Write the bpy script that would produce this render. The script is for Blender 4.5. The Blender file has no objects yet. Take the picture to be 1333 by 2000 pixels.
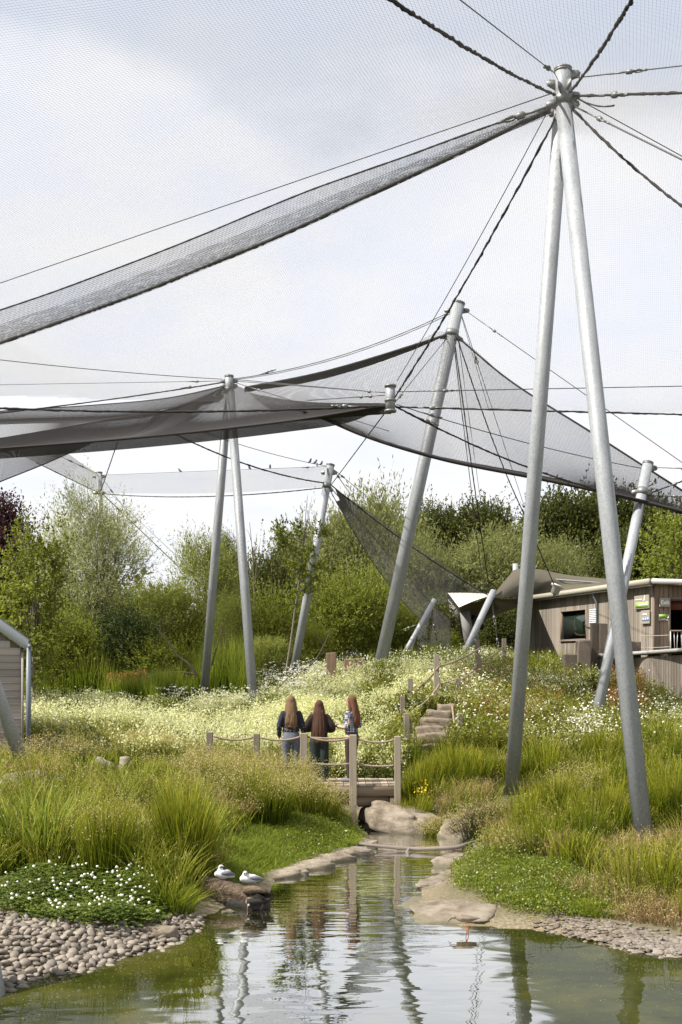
import bpy, bmesh, math, random
import numpy as np
from mathutils import Vector, Matrix

# ------------------------------------------------------------------ camera, sky, sun, exposure
SC = bpy.context.scene
COL = SC.collection
F, CX, HY, CH = 2200.0, 666.5, 1300.0, 3.2        # focal length (px of the photo), centre x, horizon y, eye height

cam = bpy.data.objects.new('camera', bpy.data.cameras.new('camera'))
COL.objects.link(cam)
cam.location = (0, 0, CH)
cam.rotation_euler = (math.radians(90), 0, 0)
cam.data.sensor_fit = 'VERTICAL'
cam.data.sensor_width = cam.data.sensor_height = 36
cam.data.lens = F / 2000.0 * 36
cam.data.shift_y = (HY - 1000.0) / 2000.0
cam.data.clip_start = 0.1
cam.data.clip_end = 3000
SC.camera = cam

SUN = Vector((-0.60, -0.22, 0.77)).normalized()     # direction towards the sun: high, from the left, a little behind
SUN_EL = math.asin(SUN.z)
SUN_ROT = math.atan2(SUN.x, SUN.y)
world = bpy.data.worlds.new('World')
SC.world = world
world.use_nodes = True


def build_world():
    nt = world.node_tree
    nt.nodes.clear()
    N, L = nt.nodes.new, nt.links.new
    out = N('ShaderNodeOutputWorld'); bg = N('ShaderNodeBackground')
    bg.inputs['Strength'].default_value = 0.1
    sky = N('ShaderNodeTexSky'); sky.sky_type = 'NISHITA'; sky.sun_disc = False
    sky.sun_elevation = SUN_EL; sky.sun_rotation = SUN_ROT
    sky.air_density = 1.0; sky.dust_density = 1.6
    tc = N('ShaderNodeTexCoord')
    sep = N('ShaderNodeSeparateXYZ'); L(tc.outputs['Generated'], sep.inputs[0])

    def math_(op, a, b=None, clamp=False):
        m = N('ShaderNodeMath'); m.operation = op; m.use_clamp = clamp
        for i, v in enumerate((a, b)):
            if v is None: continue
            if isinstance(v, (int, float)): m.inputs[i].default_value = v
            else: L(v, m.inputs[i])
        return m.outputs[0]
    z = math_('MAXIMUM', sep.outputs[2], 0.0)
    den = math_('ADD', z, 0.22)
    px = math_('DIVIDE', sep.outputs[0], den); py = math_('DIVIDE', sep.outputs[1], den)
    comb = N('ShaderNodeCombineXYZ'); L(px, comb.inputs[0]); L(py, comb.inputs[1]); comb.inputs[2].default_value = 3.7
    n1 = N('ShaderNodeTexNoise'); n1.inputs['Scale'].default_value = 1.7; n1.inputs['Detail'].default_value = 8
    n1.inputs['Roughness'].default_value = 0.52; L(comb.outputs[0], n1.inputs['Vector'])
    n2 = N('ShaderNodeTexNoise'); n2.inputs['Scale'].default_value = 5.0; n2.inputs['Detail'].default_value = 6
    L(comb.outputs[0], n2.inputs['Vector'])
    # broken cloud overhead closing to an even white bank towards the horizon
    low = N('ShaderNodeMapRange'); low.inputs['From Min'].default_value = 0.50; low.inputs['From Max'].default_value = 0.36
    low.inputs['To Min'].default_value = 0.0; low.inputs['To Max'].default_value = 0.34
    L(sep.outputs[2], low.inputs['Value'])
    dens = math_('ADD', n1.outputs['Fac'], low.outputs[0])
    cov = N('ShaderNodeMapRange'); cov.interpolation_type = 'SMOOTHSTEP'
    cov.inputs['From Min'].default_value = 0.53; cov.inputs['From Max'].default_value = 0.70
    cov.inputs['To Min'].default_value = 0.70; cov.inputs['To Max'].default_value = 1.0
    L(dens, cov.inputs['Value'])
    ramp = N('ShaderNodeValToRGB')
    ramp.color_ramp.elements[0].position = 0.30; ramp.color_ramp.elements[0].color = (5.0, 5.2, 5.7, 1)
    ramp.color_ramp.elements[1].position = 0.62; ramp.color_ramp.elements[1].color = (5.5, 5.5, 5.6, 1)
    L(n2.outputs['Fac'], ramp.inputs[0])
    mix = N('ShaderNodeMix'); mix.data_type = 'RGBA'
    L(cov.outputs[0], mix.inputs[0]); L(sky.outputs[0], mix.inputs[6]); L(ramp.outputs[0], mix.inputs[7])
    L(mix.outputs[2], bg.inputs['Color']); L(bg.outputs[0], out.inputs[0])


build_world()
sun = bpy.data.objects.new('sun', bpy.data.lights.new('sun', 'SUN'))
COL.objects.link(sun)
sun.data.energy = 5.0
sun.data.angle = math.radians(0.6)
sun.data.color = (1.0, 0.955, 0.88)
sun.rotation_euler = SUN.to_track_quat('Z', 'Y').to_euler()
sun.location = SUN * 60
vs = SC.view_settings
vs.view_transform = 'Standard'
vs.look = 'None'
vs.exposure = 0.9
vs.gamma = 1.0
vs.use_curve_mapping = False

# ------------------------------------------------------------------ helpers
rng = np.random.default_rng(7)
random.seed(7)


def at(px, py, Y):
    """The point at depth Y that the photo shows at pixel (px, py)."""
    return np.array([(px - CX) / F * Y, Y, CH - (py - HY) / F * Y])


def atz(px, py, z):
    return at(px, py, (z - CH) * F / (HY - py))


def proj(P):
    P = np.asarray(P, float)
    y = np.maximum(P[..., 1], 0.1)
    return P[..., 0] / y * F + CX, HY - (P[..., 2] - CH) / y * F


def tag(o, label=None, cat=None, group=None, kind=None):
    if label: o['label'] = label
    if cat: o['category'] = cat
    if group: o['group'] = group
    if kind: o['kind'] = kind
    return o


def empty(name, loc=(0, 0, 0), label=None, cat=None, group=None, rz=0.0):
    o = bpy.data.objects.new(name, None)
    o.empty_display_size = 0.2
    COL.objects.link(o)
    o.location = loc
    o.rotation_euler = (0, 0, rz)
    return tag(o, label, cat, group)


def mesh_of(name, V, Fs, mats=None, attrs=None, smooth=False, fmat=None):
    V = np.asarray(V, np.float32).reshape(-1, 3)
    if isinstance(Fs, np.ndarray): Fs = [Fs]
    Fs = [np.asarray(f, np.int32) for f in Fs if len(f)]
    me = bpy.data.meshes.new(name)
    me.vertices.add(len(V)); me.vertices.foreach_set('co', V.ravel())
    loops = np.concatenate([f.ravel() for f in Fs]).astype(np.int32)
    tot = np.concatenate([np.full(len(f), f.shape[1], np.int32) for f in Fs])
    st = np.concatenate([[0], np.cumsum(tot)[:-1]]).astype(np.int32)
    me.loops.add(len(loops)); me.loops.foreach_set('vertex_index', loops)
    me.polygons.add(len(tot)); me.polygons.foreach_set('loop_start', st)
    if smooth: me.polygons.foreach_set('use_smooth', np.ones(len(tot), bool))
    if mats is not None:
        for m in (mats if isinstance(mats, (list, tuple)) else [mats]): me.materials.append(m)
    if fmat is not None: me.polygons.foreach_set('material_index', np.asarray(fmat, np.int32))
    for k, a in (attrs or {}).items():
        at_ = me.attributes.new(k, 'FLOAT', 'POINT'); at_.data.foreach_set('value', np.asarray(a, np.float32))
    me.update(calc_edges=True)
    return me


def link(name, me, parent=None, loc=None):
    o = bpy.data.objects.new(name, me)
    COL.objects.link(o)
    if parent is not None: o.parent = parent
    if loc is not None: o.location = loc
    return o


class Buf:
    """Collects shapes that become ONE mesh."""
    def __init__(s): s.V, s.F, s.A, s.n, s.fm = [], [], {}, 0, []
    def add(s, V, Fs, **attrs):
        V = np.asarray(V, float).reshape(-1, 3)
        if isinstance(Fs, np.ndarray): Fs = [Fs]
        s.V.append(V)
        for f in Fs:
            if len(f): s.F.append(np.asarray(f, np.int64) + s.n)
        for k, a in attrs.items():
            a = np.broadcast_to(np.asarray(a, float), (len(V),))
            s.A.setdefault(k, []).append(a)
        s.n += len(V)
        return s
    def mesh(s, name, mats, smooth=False):
        by = {}
        for f in s.F: by.setdefault(f.shape[1], []).append(f)
        return mesh_of(name, np.concatenate(s.V), [np.concatenate(v) for v in by.values()], mats,
                       {k: np.concatenate(v) for k, v in s.A.items()}, smooth)
    def obj(s, name, mats, parent=None, smooth=False, loc=None):
        return link(name, s.mesh(name, mats, smooth), parent, loc)


def box(c, size, rot=None, taper=1.0):
    sx, sy, sz = np.asarray(size) / 2.0
    v = np.array([[-sx, -sy, -sz], [sx, -sy, -sz], [sx, sy, -sz], [-sx, sy, -sz],
                  [-sx * taper, -sy * taper, sz], [sx * taper, -sy * taper, sz], [sx * taper, sy * taper, sz], [-sx * taper, sy * taper, sz]])
    if rot is not None: v = v @ np.array(rot).T
    f = np.array([[0, 3, 2, 1], [4, 5, 6, 7], [0, 1, 5, 4], [1, 2, 6, 5], [2, 3, 7, 6], [3, 0, 4, 7]])
    return v + np.asarray(c), f


def bevel_box_mesh(name, size, mat, bev=0.01, jitter=0.0, seed=0):
    """A bevelled box centred at the origin, optionally a little uneven."""
    bm = bmesh.new()
    bmesh.ops.create_cube(bm, size=1.0)
    r = random.Random(seed)
    for v in bm.verts:
        v.co = Vector((v.co.x * size[0], v.co.y * size[1], v.co.z * size[2])) + Vector((r.uniform(-1, 1), r.uniform(-1, 1), r.uniform(-1, 1))) * jitter
    bmesh.ops.bevel(bm, geom=bm.edges[:], offset=bev, segments=1, affect='EDGES')
    me = bpy.data.meshes.new(name); bm.to_mesh(me); bm.free()
    me.materials.append(mat)
    return me


def rotz(a):
    c, s = math.cos(a), math.sin(a)
    return np.array([[c, -s, 0], [s, c, 0], [0, 0, 1.0]])


def frames(P):
    T = np.gradient(P, axis=-2)
    T /= np.linalg.norm(T, axis=-1, keepdims=True) + 1e-12
    ref = np.where(np.abs(T[..., 2:3]) > 0.9, np.array([1.0, 0, 0]), np.array([0, 0, 1.0]))
    n = np.cross(T, ref); n /= np.linalg.norm(n, axis=-1, keepdims=True) + 1e-12
    return T, n, np.cross(T, n)


def tube(P, R, sides=8, caps=True):
    P = np.asarray(P, float); m = len(P)
    R = np.broadcast_to(np.asarray(R, float), (m,))
    T, n, b = frames(P)
    for i in range(1, m):                               # keep the frame from flipping
        if np.dot(n[i], n[i - 1]) < 0: n[i] *= -1; b[i] *= -1
    a = np.arange(sides) / sides * 2 * np.pi
    V = P[:, None] + R[:, None, None] * (np.cos(a)[None, :, None] * n[:, None] + np.sin(a)[None, :, None] * b[:, None])
    V = V.reshape(-1, 3)
    i = np.arange(m - 1)[:, None] * sides; j = np.arange(sides)[None]; k = (j + 1) % sides
    Q = np.stack([i + j, i + k, i + sides + k, i + sides + j], -1).reshape(-1, 4)
    Fs = [Q]
    if caps:
        V = np.concatenate([V, P[:1], P[-1:]])
        c0, c1 = m * sides, m * sides + 1
        j = np.arange(sides); k = (j + 1) % sides
        Fs.append(np.concatenate([np.stack([np.full(sides, c0), k, j], -1),
                                  np.stack([np.full(sides, c1), (m - 1) * sides + j, (m - 1) * sides + k], -1)]))
    return V, Fs


def wires(P, r, keep=None, sides=3):
    """P: (lines, points, 3) -> thin three-sided tubes, all at once."""
    Ln, S, _ = P.shape
    T, n, b = frames(P)
    a = np.arange(sides) / sides * 2 * np.pi
    V = P[:, :, None] + r * (np.cos(a)[:, None] * n[:, :, None] + np.sin(a)[:, None] * b[:, :, None])
    idx = np.arange(Ln * S * sides).reshape(Ln, S, sides)
    j = np.arange(sides); k = (j + 1) % sides
    Q = np.stack([idx[:, :-1][:, :, j], idx[:, :-1][:, :, k], idx[:, 1:][:, :, k], idx[:, 1:][:, :, j]], -1)
    if keep is not None: Q = Q[keep]
    Q = Q.reshape(-1, 4)
    V = V.reshape(-1, 3)
    used, inv = np.unique(Q, return_inverse=True)
    return V[used], inv.reshape(Q.shape)


def bez(a, b, sag=0.0, n=12, lump=0.0):
    a, b = np.asarray(a, float), np.asarray(b, float)
    t = np.linspace(0, 1, n)[:, None]
    P = a + (b - a) * t
    P[:, 2] -= sag * 4 * (t[:, 0] * (1 - t[:, 0]))
    return P


def crom(P, n):
    """Catmull-Rom through the points P, n samples."""
    P = np.asarray(P, float)
    Q = np.concatenate([2 * P[:1] - P[1:2], P, 2 * P[-1:] - P[-2:-1]])
    d = np.concatenate([[0], np.cumsum(np.linalg.norm(np.diff(P, axis=0), axis=1))])
    s = np.interp(np.linspace(0, d[-1], n), d, np.arange(len(P)))
    i = np.minimum(s.astype(int), len(P) - 2); t = (s - i)[:, None]
    p0, p1, p2, p3 = Q[i], Q[i + 1], Q[i + 2], Q[i + 3]
    return 0.5 * (2 * p1 + (p2 - p0) * t + (2 * p0 - 5 * p1 + 4 * p2 - p3) * t ** 2 + (3 * p1 - p0 - 3 * p2 + p3) * t ** 3)


def inpoly(x, y, poly):
    x, y = np.asarray(x), np.asarray(y)
    r = np.zeros(x.shape, bool)
    q = list(poly)
    for (x0, y0), (x1, y1) in zip(q, q[1:] + q[:1]):
        if y0 == y1: continue
        r ^= ((y0 > y) != (y1 > y)) & (x < (x1 - x0) * (y - y0) / (y1 - y0) + x0)
    return r


def polydist(x, y, poly, closed=True):
    d = np.full(np.shape(x), 1e9)
    q = list(poly)
    for (x0, y0), (x1, y1) in (zip(q, q[1:] + q[:1]) if closed else zip(q, q[1:])):
        ex, ey = x1 - x0, y1 - y0
        t = np.clip(((x - x0) * ex + (y - y0) * ey) / (ex * ex + ey * ey + 1e-12), 0, 1)
        d = np.minimum(d, np.hypot(x - x0 - ex * t, y - y0 - ey * t))
    return d


def sstep(a, b, x):
    t = np.clip((x - a) / (b - a), 0, 1)
    return t * t * (3 - 2 * t)


def vnoise(x, y, s=1.0, seed=0):
    """Smooth value noise in 0..1 on arrays."""
    x = np.asarray(x) * s + 31.7 * seed; y = np.asarray(y) * s - 17.3 * seed
    i, j = np.floor(x).astype(np.int64), np.floor(y).astype(np.int64)
    u, v = x - i, y - j
    u, v = u * u * (3 - 2 * u), v * v * (3 - 2 * v)
    def h(a, b):
        n = (a * 374761393 + b * 668265263 + seed * 974711) & 0x7fffffff
        n = ((n ^ (n >> 13)) * 1274126177) & 0x7fffffff
        return ((n ^ (n >> 16)) & 0xffff) / 65535.0
    return (h(i, j) * (1 - u) + h(i + 1, j) * u) * (1 - v) + (h(i, j + 1) * (1 - u) + h(i + 1, j + 1) * u) * v


def apply_mods(o):
    dg = bpy.context.evaluated_depsgraph_get()
    me = bpy.data.meshes.new_from_object(o.evaluated_get(dg))
    o.modifiers.clear()
    o.data = me
    return o


def remeshed(name, buf, mat, parent=None, voxel=0.012, smooth=6):
    """Overlapping closed shapes fused into one continuous skin."""
    o = buf.obj(name, mat, parent)
    m = o.modifiers.new('fuse', 'REMESH'); m.mode = 'VOXEL'; m.voxel_size = voxel; m.use_smooth_shade = True
    s = o.modifiers.new('soft', 'SMOOTH'); s.factor = 0.5; s.iterations = smooth
    bpy.context.view_layer.update()
    apply_mods(o)
    o.data.materials.clear(); o.data.materials.append(mat)
    o.data.polygons.foreach_set('use_smooth', np.ones(len(o.data.polygons), bool))
    return o


def blob(c, r, n=10, m=7, rot=None):
    """Ellipsoid."""
    th = np.linspace(0, np.pi, m + 1)[1:-1]; ph = np.arange(n) / n * 2 * np.pi
    V = np.array([[np.sin(t) * np.cos(p), np.sin(t) * np.sin(p), np.cos(t)] for t in th for p in ph] + [[0, 0, 1], [0, 0, -1]])
    V = V * np.asarray(r, float)
    if rot is not None: V = V @ np.asarray(rot).T
    q, top, bot = [], (m - 1) * n, (m - 1) * n + 1
    for i in range(m - 2):
        for j in range(n):
            q.append([i * n + j, (i + 1) * n + j, (i + 1) * n + (j + 1) % n, i * n + (j + 1) % n])
    t = [[top, j, (j + 1) % n] for j in range(n)] + [[bot, (m - 2) * n + (j + 1) % n, (m - 2) * n + j] for j in range(n)]
    return V + np.asarray(c, float), [np.array(q), np.array(t)]


def loft(rings, n=16, caps=True):
    """rings of (x, y, z, rx, ry) -> closed horizontal-ring loft."""
    a = np.arange(n) / n * 2 * np.pi
    V = np.array([[x + rx * math.cos(t), y + ry * math.sin(t), z] for x, y, z, rx, ry in rings for t in a])
    m = len(rings)
    q = [[i * n + j, i * n + (j + 1) % n, (i + 1) * n + (j + 1) % n, (i + 1) * n + j] for i in range(m - 1) for j in range(n)]
    V = np.concatenate([V, [list(rings[0][:3]), list(rings[-1][:3])]])
    t = [[m * n, (j + 1) % n, j] for j in range(n)] + [[m * n + 1, (m - 1) * n + j, (m - 1) * n + (j + 1) % n] for j in range(n)]
    return V, [np.array(q), np.array(t)]


def limb(P, R, sides=10, n=None):
    """Tapered tube with rounded ends."""
    P = np.asarray(P, float); R = np.asarray(R, float)
    k = n or 4 * len(P)
    C = crom(P, k)
    d = np.concatenate([[0], np.cumsum(np.linalg.norm(np.diff(P, axis=0), axis=1))])
    r = np.interp(np.linspace(0, d[-1], k), d, R)
    t0 = (C[0] - C[1]) / np.linalg.norm(C[0] - C[1]); t1 = (C[-1] - C[-2]) / np.linalg.norm(C[-1] - C[-2])
    C = np.concatenate([[C[0] + t0 * r[0] * .8], [C[0] + t0 * r[0] * .5], C, [C[-1] + t1 * r[-1] * .5], [C[-1] + t1 * r[-1] * .8]])
    r = np.concatenate([[r[0] * .35, r[0] * .8], r, [r[-1] * .8, r[-1] * .35]])
    return tube(C, r, sides)


# ------------------------------------------------------------------ materials
MAT = {}


class NT:
    def __init__(s, name):
        s.m = bpy.data.materials.new(name); s.m.use_nodes = True
        s.t = s.m.node_tree; s.t.nodes.clear()
        s.out = s.t.nodes.new('ShaderNodeOutputMaterial')
        s.tc = None
    def n(s, typ, **kw):
        nd = s.t.nodes.new('ShaderNode' + typ)
        for k, v in kw.items():
            if hasattr(nd, k) and k not in nd.inputs: setattr(nd, k, v)
            else: s.set(nd.inputs[k], v)
        return nd
    def set(s, sock, v):
        if isinstance(v, bpy.types.NodeSocket): s.t.links.new(v, sock)
        elif isinstance(v, bpy.types.Node): s.t.links.new(v.outputs[0], sock)
        elif isinstance(v, (tuple, list)) and sock.type == 'RGBA' and len(v) == 3: sock.default_value = (*v, 1)
        else: sock.default_value = v
    def coord(s, which='Object', scale=None):
        s.tc = s.tc or s.t.nodes.new('ShaderNodeTexCoord')
        o = s.tc.outputs[which]
        if scale is None: return o
        mp = s.t.nodes.new('ShaderNodeMapping'); mp.inputs['Scale'].default_value = scale if isinstance(scale, tuple) else (scale,) * 3
        s.t.links.new(o, mp.inputs[0])
        return mp.outputs[0]
    def pos(s, scale=(1, 1, 1)):
        g = s.t.nodes.new('ShaderNodeNewGeometry')
        mp = s.t.nodes.new('ShaderNodeMapping'); mp.inputs['Scale'].default_value = scale
        s.t.links.new(g.outputs['Position'], mp.inputs[0])
        return mp.outputs[0]
    def noise(s, vec, scale, detail=4, rough=0.55):
        nd = s.n('TexNoise', Scale=float(scale), Detail=float(detail), Roughness=rough); s.t.links.new(vec, nd.inputs['Vector'])
        return nd.outputs['Fac']
    def ramp(s, fac, stops):
        nd = s.t.nodes.new('ShaderNodeValToRGB'); cr = nd.color_ramp
        while len(cr.elements) < len(stops): cr.elements.new(0.5)
        for e, (p, c) in zip(cr.elements, stops): e.position = p; e.color = (*c, 1)
        s.t.links.new(fac, nd.inputs[0])
        return nd.outputs[0]
    def mix(s, fac, a, b, mode='MIX'):
        nd = s.t.nodes.new('ShaderNodeMix'); nd.data_type = 'RGBA'; nd.blend_type = mode
        s.set(nd.inputs[0], fac); s.set(nd.inputs[6], a); s.set(nd.inputs[7], b)
        return nd.outputs[2]
    def attr(s, name):
        nd = s.t.nodes.new('ShaderNodeAttribute'); nd.attribute_name = name
        return nd.outputs['Fac']
    def objrand(s):
        return s.t.nodes.new('ShaderNodeObjectInfo').outputs['Random']
    def bump(s, h, strength=0.3, dist=0.02):
        nd = s.n('Bump', Strength=strength, Distance=dist); s.t.links.new(h, nd.inputs['Height'])
        return nd.outputs[0]
    def bsdf(s, color, rough=0.7, metal=0.0, spec=0.4, normal=None, **kw):
        p = s.n('BsdfPrincipled')
        s.set(p.inputs['Base Color'], color); s.set(p.inputs['Roughness'], rough); s.set(p.inputs['Metallic'], metal)
        s.set(p.inputs['Specular IOR Level'], spec)
        if normal is not None: s.set(p.inputs['Normal'], normal)
        for k, v in kw.items(): s.set(p.inputs[k.replace('_', ' ')], v)
        return p.outputs[0]
    def done(s, shader):
        s.t.links.new(shader, s.out.inputs[0]); return s.m


def mul(c, k): return tuple(x * k for x in c)


def leaf_mat(name, dark, mid, light, transl=0.35, rough=0.55, spec=0.15, tcol=None):
    """Leaves: three tones picked leaf by leaf, thin enough to let light through."""
    m = NT(name)
    col = m.ramp(m.attr('rnd'), [(0.0, dark), (0.5, mid), (1.0, light)])
    a = m.bsdf(col, rough, spec=spec)
    tr = m.n('BsdfTranslucent')
    m.set(tr.inputs[0], m.mix(0.5, col, tcol or (min(1, light[0] * 1.5), min(1, light[1] * 1.5), light[2] * 0.7)))
    mx = m.n('MixShader'); mx.inputs[0].default_value = transl
    m.t.links.new(a, mx.inputs[1]); m.t.links.new(tr.outputs[0], mx.inputs[2])
    return m.done(mx.outputs[0])


def grass_mat(name, base, mid, tip, transl=0.3, var=0.35):
    """Blades: base to tip colour along the blade, each blade a bit different."""
    m = NT(name)
    col = m.ramp(m.attr('tip'), [(0.0, base), (0.55, mid), (1.0, tip)])
    hsv = m.n('HueSaturation')
    mr = m.n('MapRange'); m.set(mr.inputs['Value'], m.attr('rnd'))
    mr.inputs['To Min'].default_value = 1 - var; mr.inputs['To Max'].default_value = 1 + var
    m.set(hsv.inputs['Value'], mr.outputs[0]); m.set(hsv.inputs['Color'], col)
    mr2 = m.n('MapRange'); m.set(mr2.inputs['Value'], m.attr('rnd')); mr2.inputs['To Min'].default_value = 0.515; mr2.inputs['To Max'].default_value = 0.47
    m.set(hsv.inputs['Hue'], mr2.outputs[0])
    a = m.bsdf(hsv.outputs[0], 0.6, spec=0.12)
    tr = m.n('BsdfTranslucent'); m.set(tr.inputs[0], hsv.outputs[0])
    mx = m.n('MixShader'); mx.inputs[0].default_value = transl
    m.t.links.new(a, mx.inputs[1]); m.t.links.new(tr.outputs[0], mx.inputs[2])
    return m.done(mx.outputs[0])


def plain(name, color, rough=0.6, metal=0.0, spec=0.4, var=0.12, scale=8.0, bump=0.0):
    m = NT(name)
    nz = m.noise(m.coord(), scale, 5)
    col = m.mix(nz, mul(color, 1 - var), mul(color, 1 + var))
    nrm = m.bump(nz, bump, 0.02) if bump else None
    return m.done(m.bsdf(col, rough, metal, spec, nrm))


def wood_mat(name, a, b, axis='z', grain=30.0, bump=0.3):
    """Weathered timber: long streaks along one axis, each board its own tone."""
    m = NT(name)
    sc = {'z': (grain, grain, 1.2), 'x': (1.2, grain, grain), 'y': (grain, 1.2, grain)}[axis]
    nz = m.noise(m.coord('Object', sc), 1.0, 6, 0.65)
    big = m.noise(m.coord('Object', 1.3), 1.0, 3)
    col = m.ramp(nz, [(0.25, a), (0.75, b)])
    tone = m.n('MapRange'); m.set(tone.inputs['Value'], m.objrand()); tone.inputs['To Min'].default_value = 0.72; tone.inputs['To Max'].default_value = 1.2
    hsv = m.n('HueSaturation'); m.set(hsv.inputs['Color'], m.mix(big, col, mul(b, 0.75))); m.set(hsv.inputs['Value'], tone.outputs[0])
    return m.done(m.bsdf(hsv.outputs[0], 0.82, spec=0.25, normal=m.bump(nz, bump, 0.01)))


def make_materials():
    M = MAT
    # galvanised steel with its spangle
    m = NT('galvanised_steel')
    v = m.n('TexVoronoi', Scale=52.0); m.set(v.inputs['Vector'], m.coord('Object', (1, 1, .6)))
    v2 = m.noise(m.coord('Object', (5, 5, 1.2)), 1.0, 5)
    col = m.mix(m.ramp(v.outputs['Color'], [(0.1, (.30, .315, .33)), (0.9, (.50, .52, .54))]), (.40, .415, .43), (.58, .60, .62))
    col = m.mix(0.35, m.ramp(v.outputs['Color'], [(0.1, (.23, .24, .25)), (0.9, (.35, .362, .375))]), m.ramp(v2, [(.3, (.17, .178, .182)), (.7, (.40, .415, .43))]))
    M['steel'] = m.done(m.bsdf(col, 0.55, 0.15, 0.4, m.bump(v2, 0.08, .01)))
    M['steel_dark'] = plain('dull_fitting_steel', (.20, .20, .195), 0.5, 0.5, var=.25)
    M['rope'] = plain('black_rope', (.028, .024, .022), 0.9, var=.3, scale=40, bump=.4)
    M['cable'] = plain('steel_cable', (.085, .08, .078), 0.6, 0.3, var=.2)
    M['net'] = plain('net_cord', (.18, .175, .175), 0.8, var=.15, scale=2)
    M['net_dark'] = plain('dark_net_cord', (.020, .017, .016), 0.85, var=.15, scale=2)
    # timber
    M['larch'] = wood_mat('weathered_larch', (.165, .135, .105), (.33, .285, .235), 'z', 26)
    M['larch_brown'] = wood_mat('sheltered_larch', (.14, .095, .065), (.25, .19, .14), 'z', 26)  # brown larch, darkened with the shade of the doorway wall
    M['board'] = wood_mat('grey_boarding', (.24, .205, .18), (.40, .355, .315), 'x', 22)
    M['post'] = wood_mat('fence_post_timber', (.15, .125, .09), (.33, .28, .21), 'z', 35)
    M['deck'] = wood_mat('deck_timber', (.26, .2, .14), (.45, .37, .27), 'y', 30)
    M['beam'] = wood_mat('beam_timber', (.17, .13, .09), (.34, .27, .19), 'x', 30)
    M['sleeper'] = wood_mat('old_sleeper', (.065, .052, .04), (.19, .155, .12), 'z', 18, .8)
    M['redwood'] = wood_mat('reddish_stump', (.10, .055, .03), (.34, .24, .16), 'z', 22, 1.0)
    M['bark'] = wood_mat('bark', (.06, .045, .03), (.17, .135, .095), 'z', 9, .8)
    M['bark_pale'] = wood_mat('pale_bark', (.13, .11, .08), (.27, .235, .18), 'z', 9, .6)
    M['drift'] = wood_mat('weathered_drift', (.12, .095, .075), (.36, .31, .26), 'x', 14, .8)
    m = NT('old_log_wood')
    nz = m.noise(m.pos((5, 14, 14)), 1.0, 7, .7); f = m.noise(m.pos((18, 60, 60)), 1.0, 4)
    col = m.mix(.35, m.ramp(nz, [(.3, (.022, .015, .010)), (.52, (.085, .058, .038)), (.72, (.19, .14, .098))]), m.ramp(f, [(.35, (.05, .035, .022)), (.65, (.30, .23, .16))]))
    M['branch'] = wood_mat('bare_branch_wood', (.07, .056, .046), (.27, .23, .195), 'x', 14, .8)
    M['log'] = m.done(m.bsdf(col, .85, spec=.2, normal=m.bump(f, .8, .03)))
    M['drift_dark'] = plain('wet_rotten_wood', (.012, .010, .007), 0.8, var=.4, scale=9, bump=.6)  # near-black tone holds the shade of the log's hollow and underside
    M['rail'] = plain('hemp_rope', (.27, .21, .145), 0.9, var=.25, scale=60, bump=.5)
    # stone
    m = NT('bank_stone')
    nz = m.noise(m.pos(), 3.5, 8, .65); fine = m.noise(m.pos(), 38, 4)
    col = m.ramp(nz, [(.28, (.085, .065, .04)), (.45, (.20, .16, .115)), (.58, (.29, .245, .185)), (.74, (.36, .31, .25))])
    sepz = m.n('SeparateXYZ', Vector=m.pos()); wet = m.n('MapRange'); m.set(wet.inputs['Value'], sepz.outputs[2])
    wet.inputs['From Min'].default_value = 0.015; wet.inputs['From Max'].default_value = 0.07
    col = m.mix(wet.outputs[0], mul((.16, .14, .09), 1), col)
    M['rock'] = m.done(m.bsdf(col, 0.8, spec=.3, normal=m.bump(m.noise(m.pos((1, 1, 2.5)), 9, 10, .75), .9, .05)))
    m = NT('pebble_stone')
    nz = m.noise(m.coord('Object', 22.0), 1.0, 5)
    col = m.ramp(m.objrand(), [(0, (.055, .042, .03)), (.3, (.115, .092, .068)), (.65, (.215, .178, .138)), (1, (.09, .077, .064))])
    M['pebble'] = m.done(m.bsdf(m.mix(nz, mul((.5, .5, .5), 1.0), (1.1, 1.08, 1.05), 'MIX') if False else m.mix(0.25, col, m.ramp(nz, [(.3, (.15, .12, .09)), (.7, (.5, .45, .38))])), 0.6, spec=.35))
    m = NT('pebble_mass')
    col = m.ramp(m.attr('rnd'), [(0, (.07, .052, .035)), (.3, (.135, .108, .078)), (.65, (.22, .185, .14)), (1, (.105, .09, .072))])
    M['pebble_mass'] = m.done(m.bsdf(col, 0.65, spec=.35))
    m = NT('step_stone')
    nz = m.noise(m.pos(), 7, 7, .65)
    M['step'] = m.done(m.bsdf(m.ramp(nz, [(.3, (.10, .078, .054)), (.6, (.24, .195, .145)), (.8, (.36, .31, .245))]), .85, spec=.25, normal=m.bump(nz, .5, .03)))
    # ground and water
    m = NT('soil')
    nz = m.noise(m.pos(), 1.1, 8, .6); f = m.noise(m.pos(), 24, 5)
    col = m.ramp(nz, [(.3, (.035, .034, .014)), (.5, (.06, .062, .02)), (.7, (.10, .085, .04))])
    col = m.mix(m.ramp(f, [(.35, (0, 0, 0)), (.7, (1, 1, 1))]), col, (.085, .09, .028))
    sz = m.n('SeparateXYZ', Vector=m.pos()); w = m.n('MapRange'); m.set(w.inputs['Value'], sz.outputs[2])
    w.inputs['From Min'].default_value = 0.045; w.inputs['From Max'].default_value = 0.16
    col = m.mix(w.outputs[0], m.ramp(f, [(.3, (.12, .095, .05)), (.7, (.26, .22, .15))]), col)
    M['soil'] = m.done(m.bsdf(col, .95, spec=.15, normal=m.bump(f, .6, .03)))
    m = NT('pond_water')
    big = m.noise(m.pos(), .35, 4, .6)
    murk = m.ramp(m.noise(m.pos(), .8, 7, .65), [(.32, (.010, .012, .002)), (.5, (.026, .030, .005)), (.68, (.055, .052, .011))])
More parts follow.
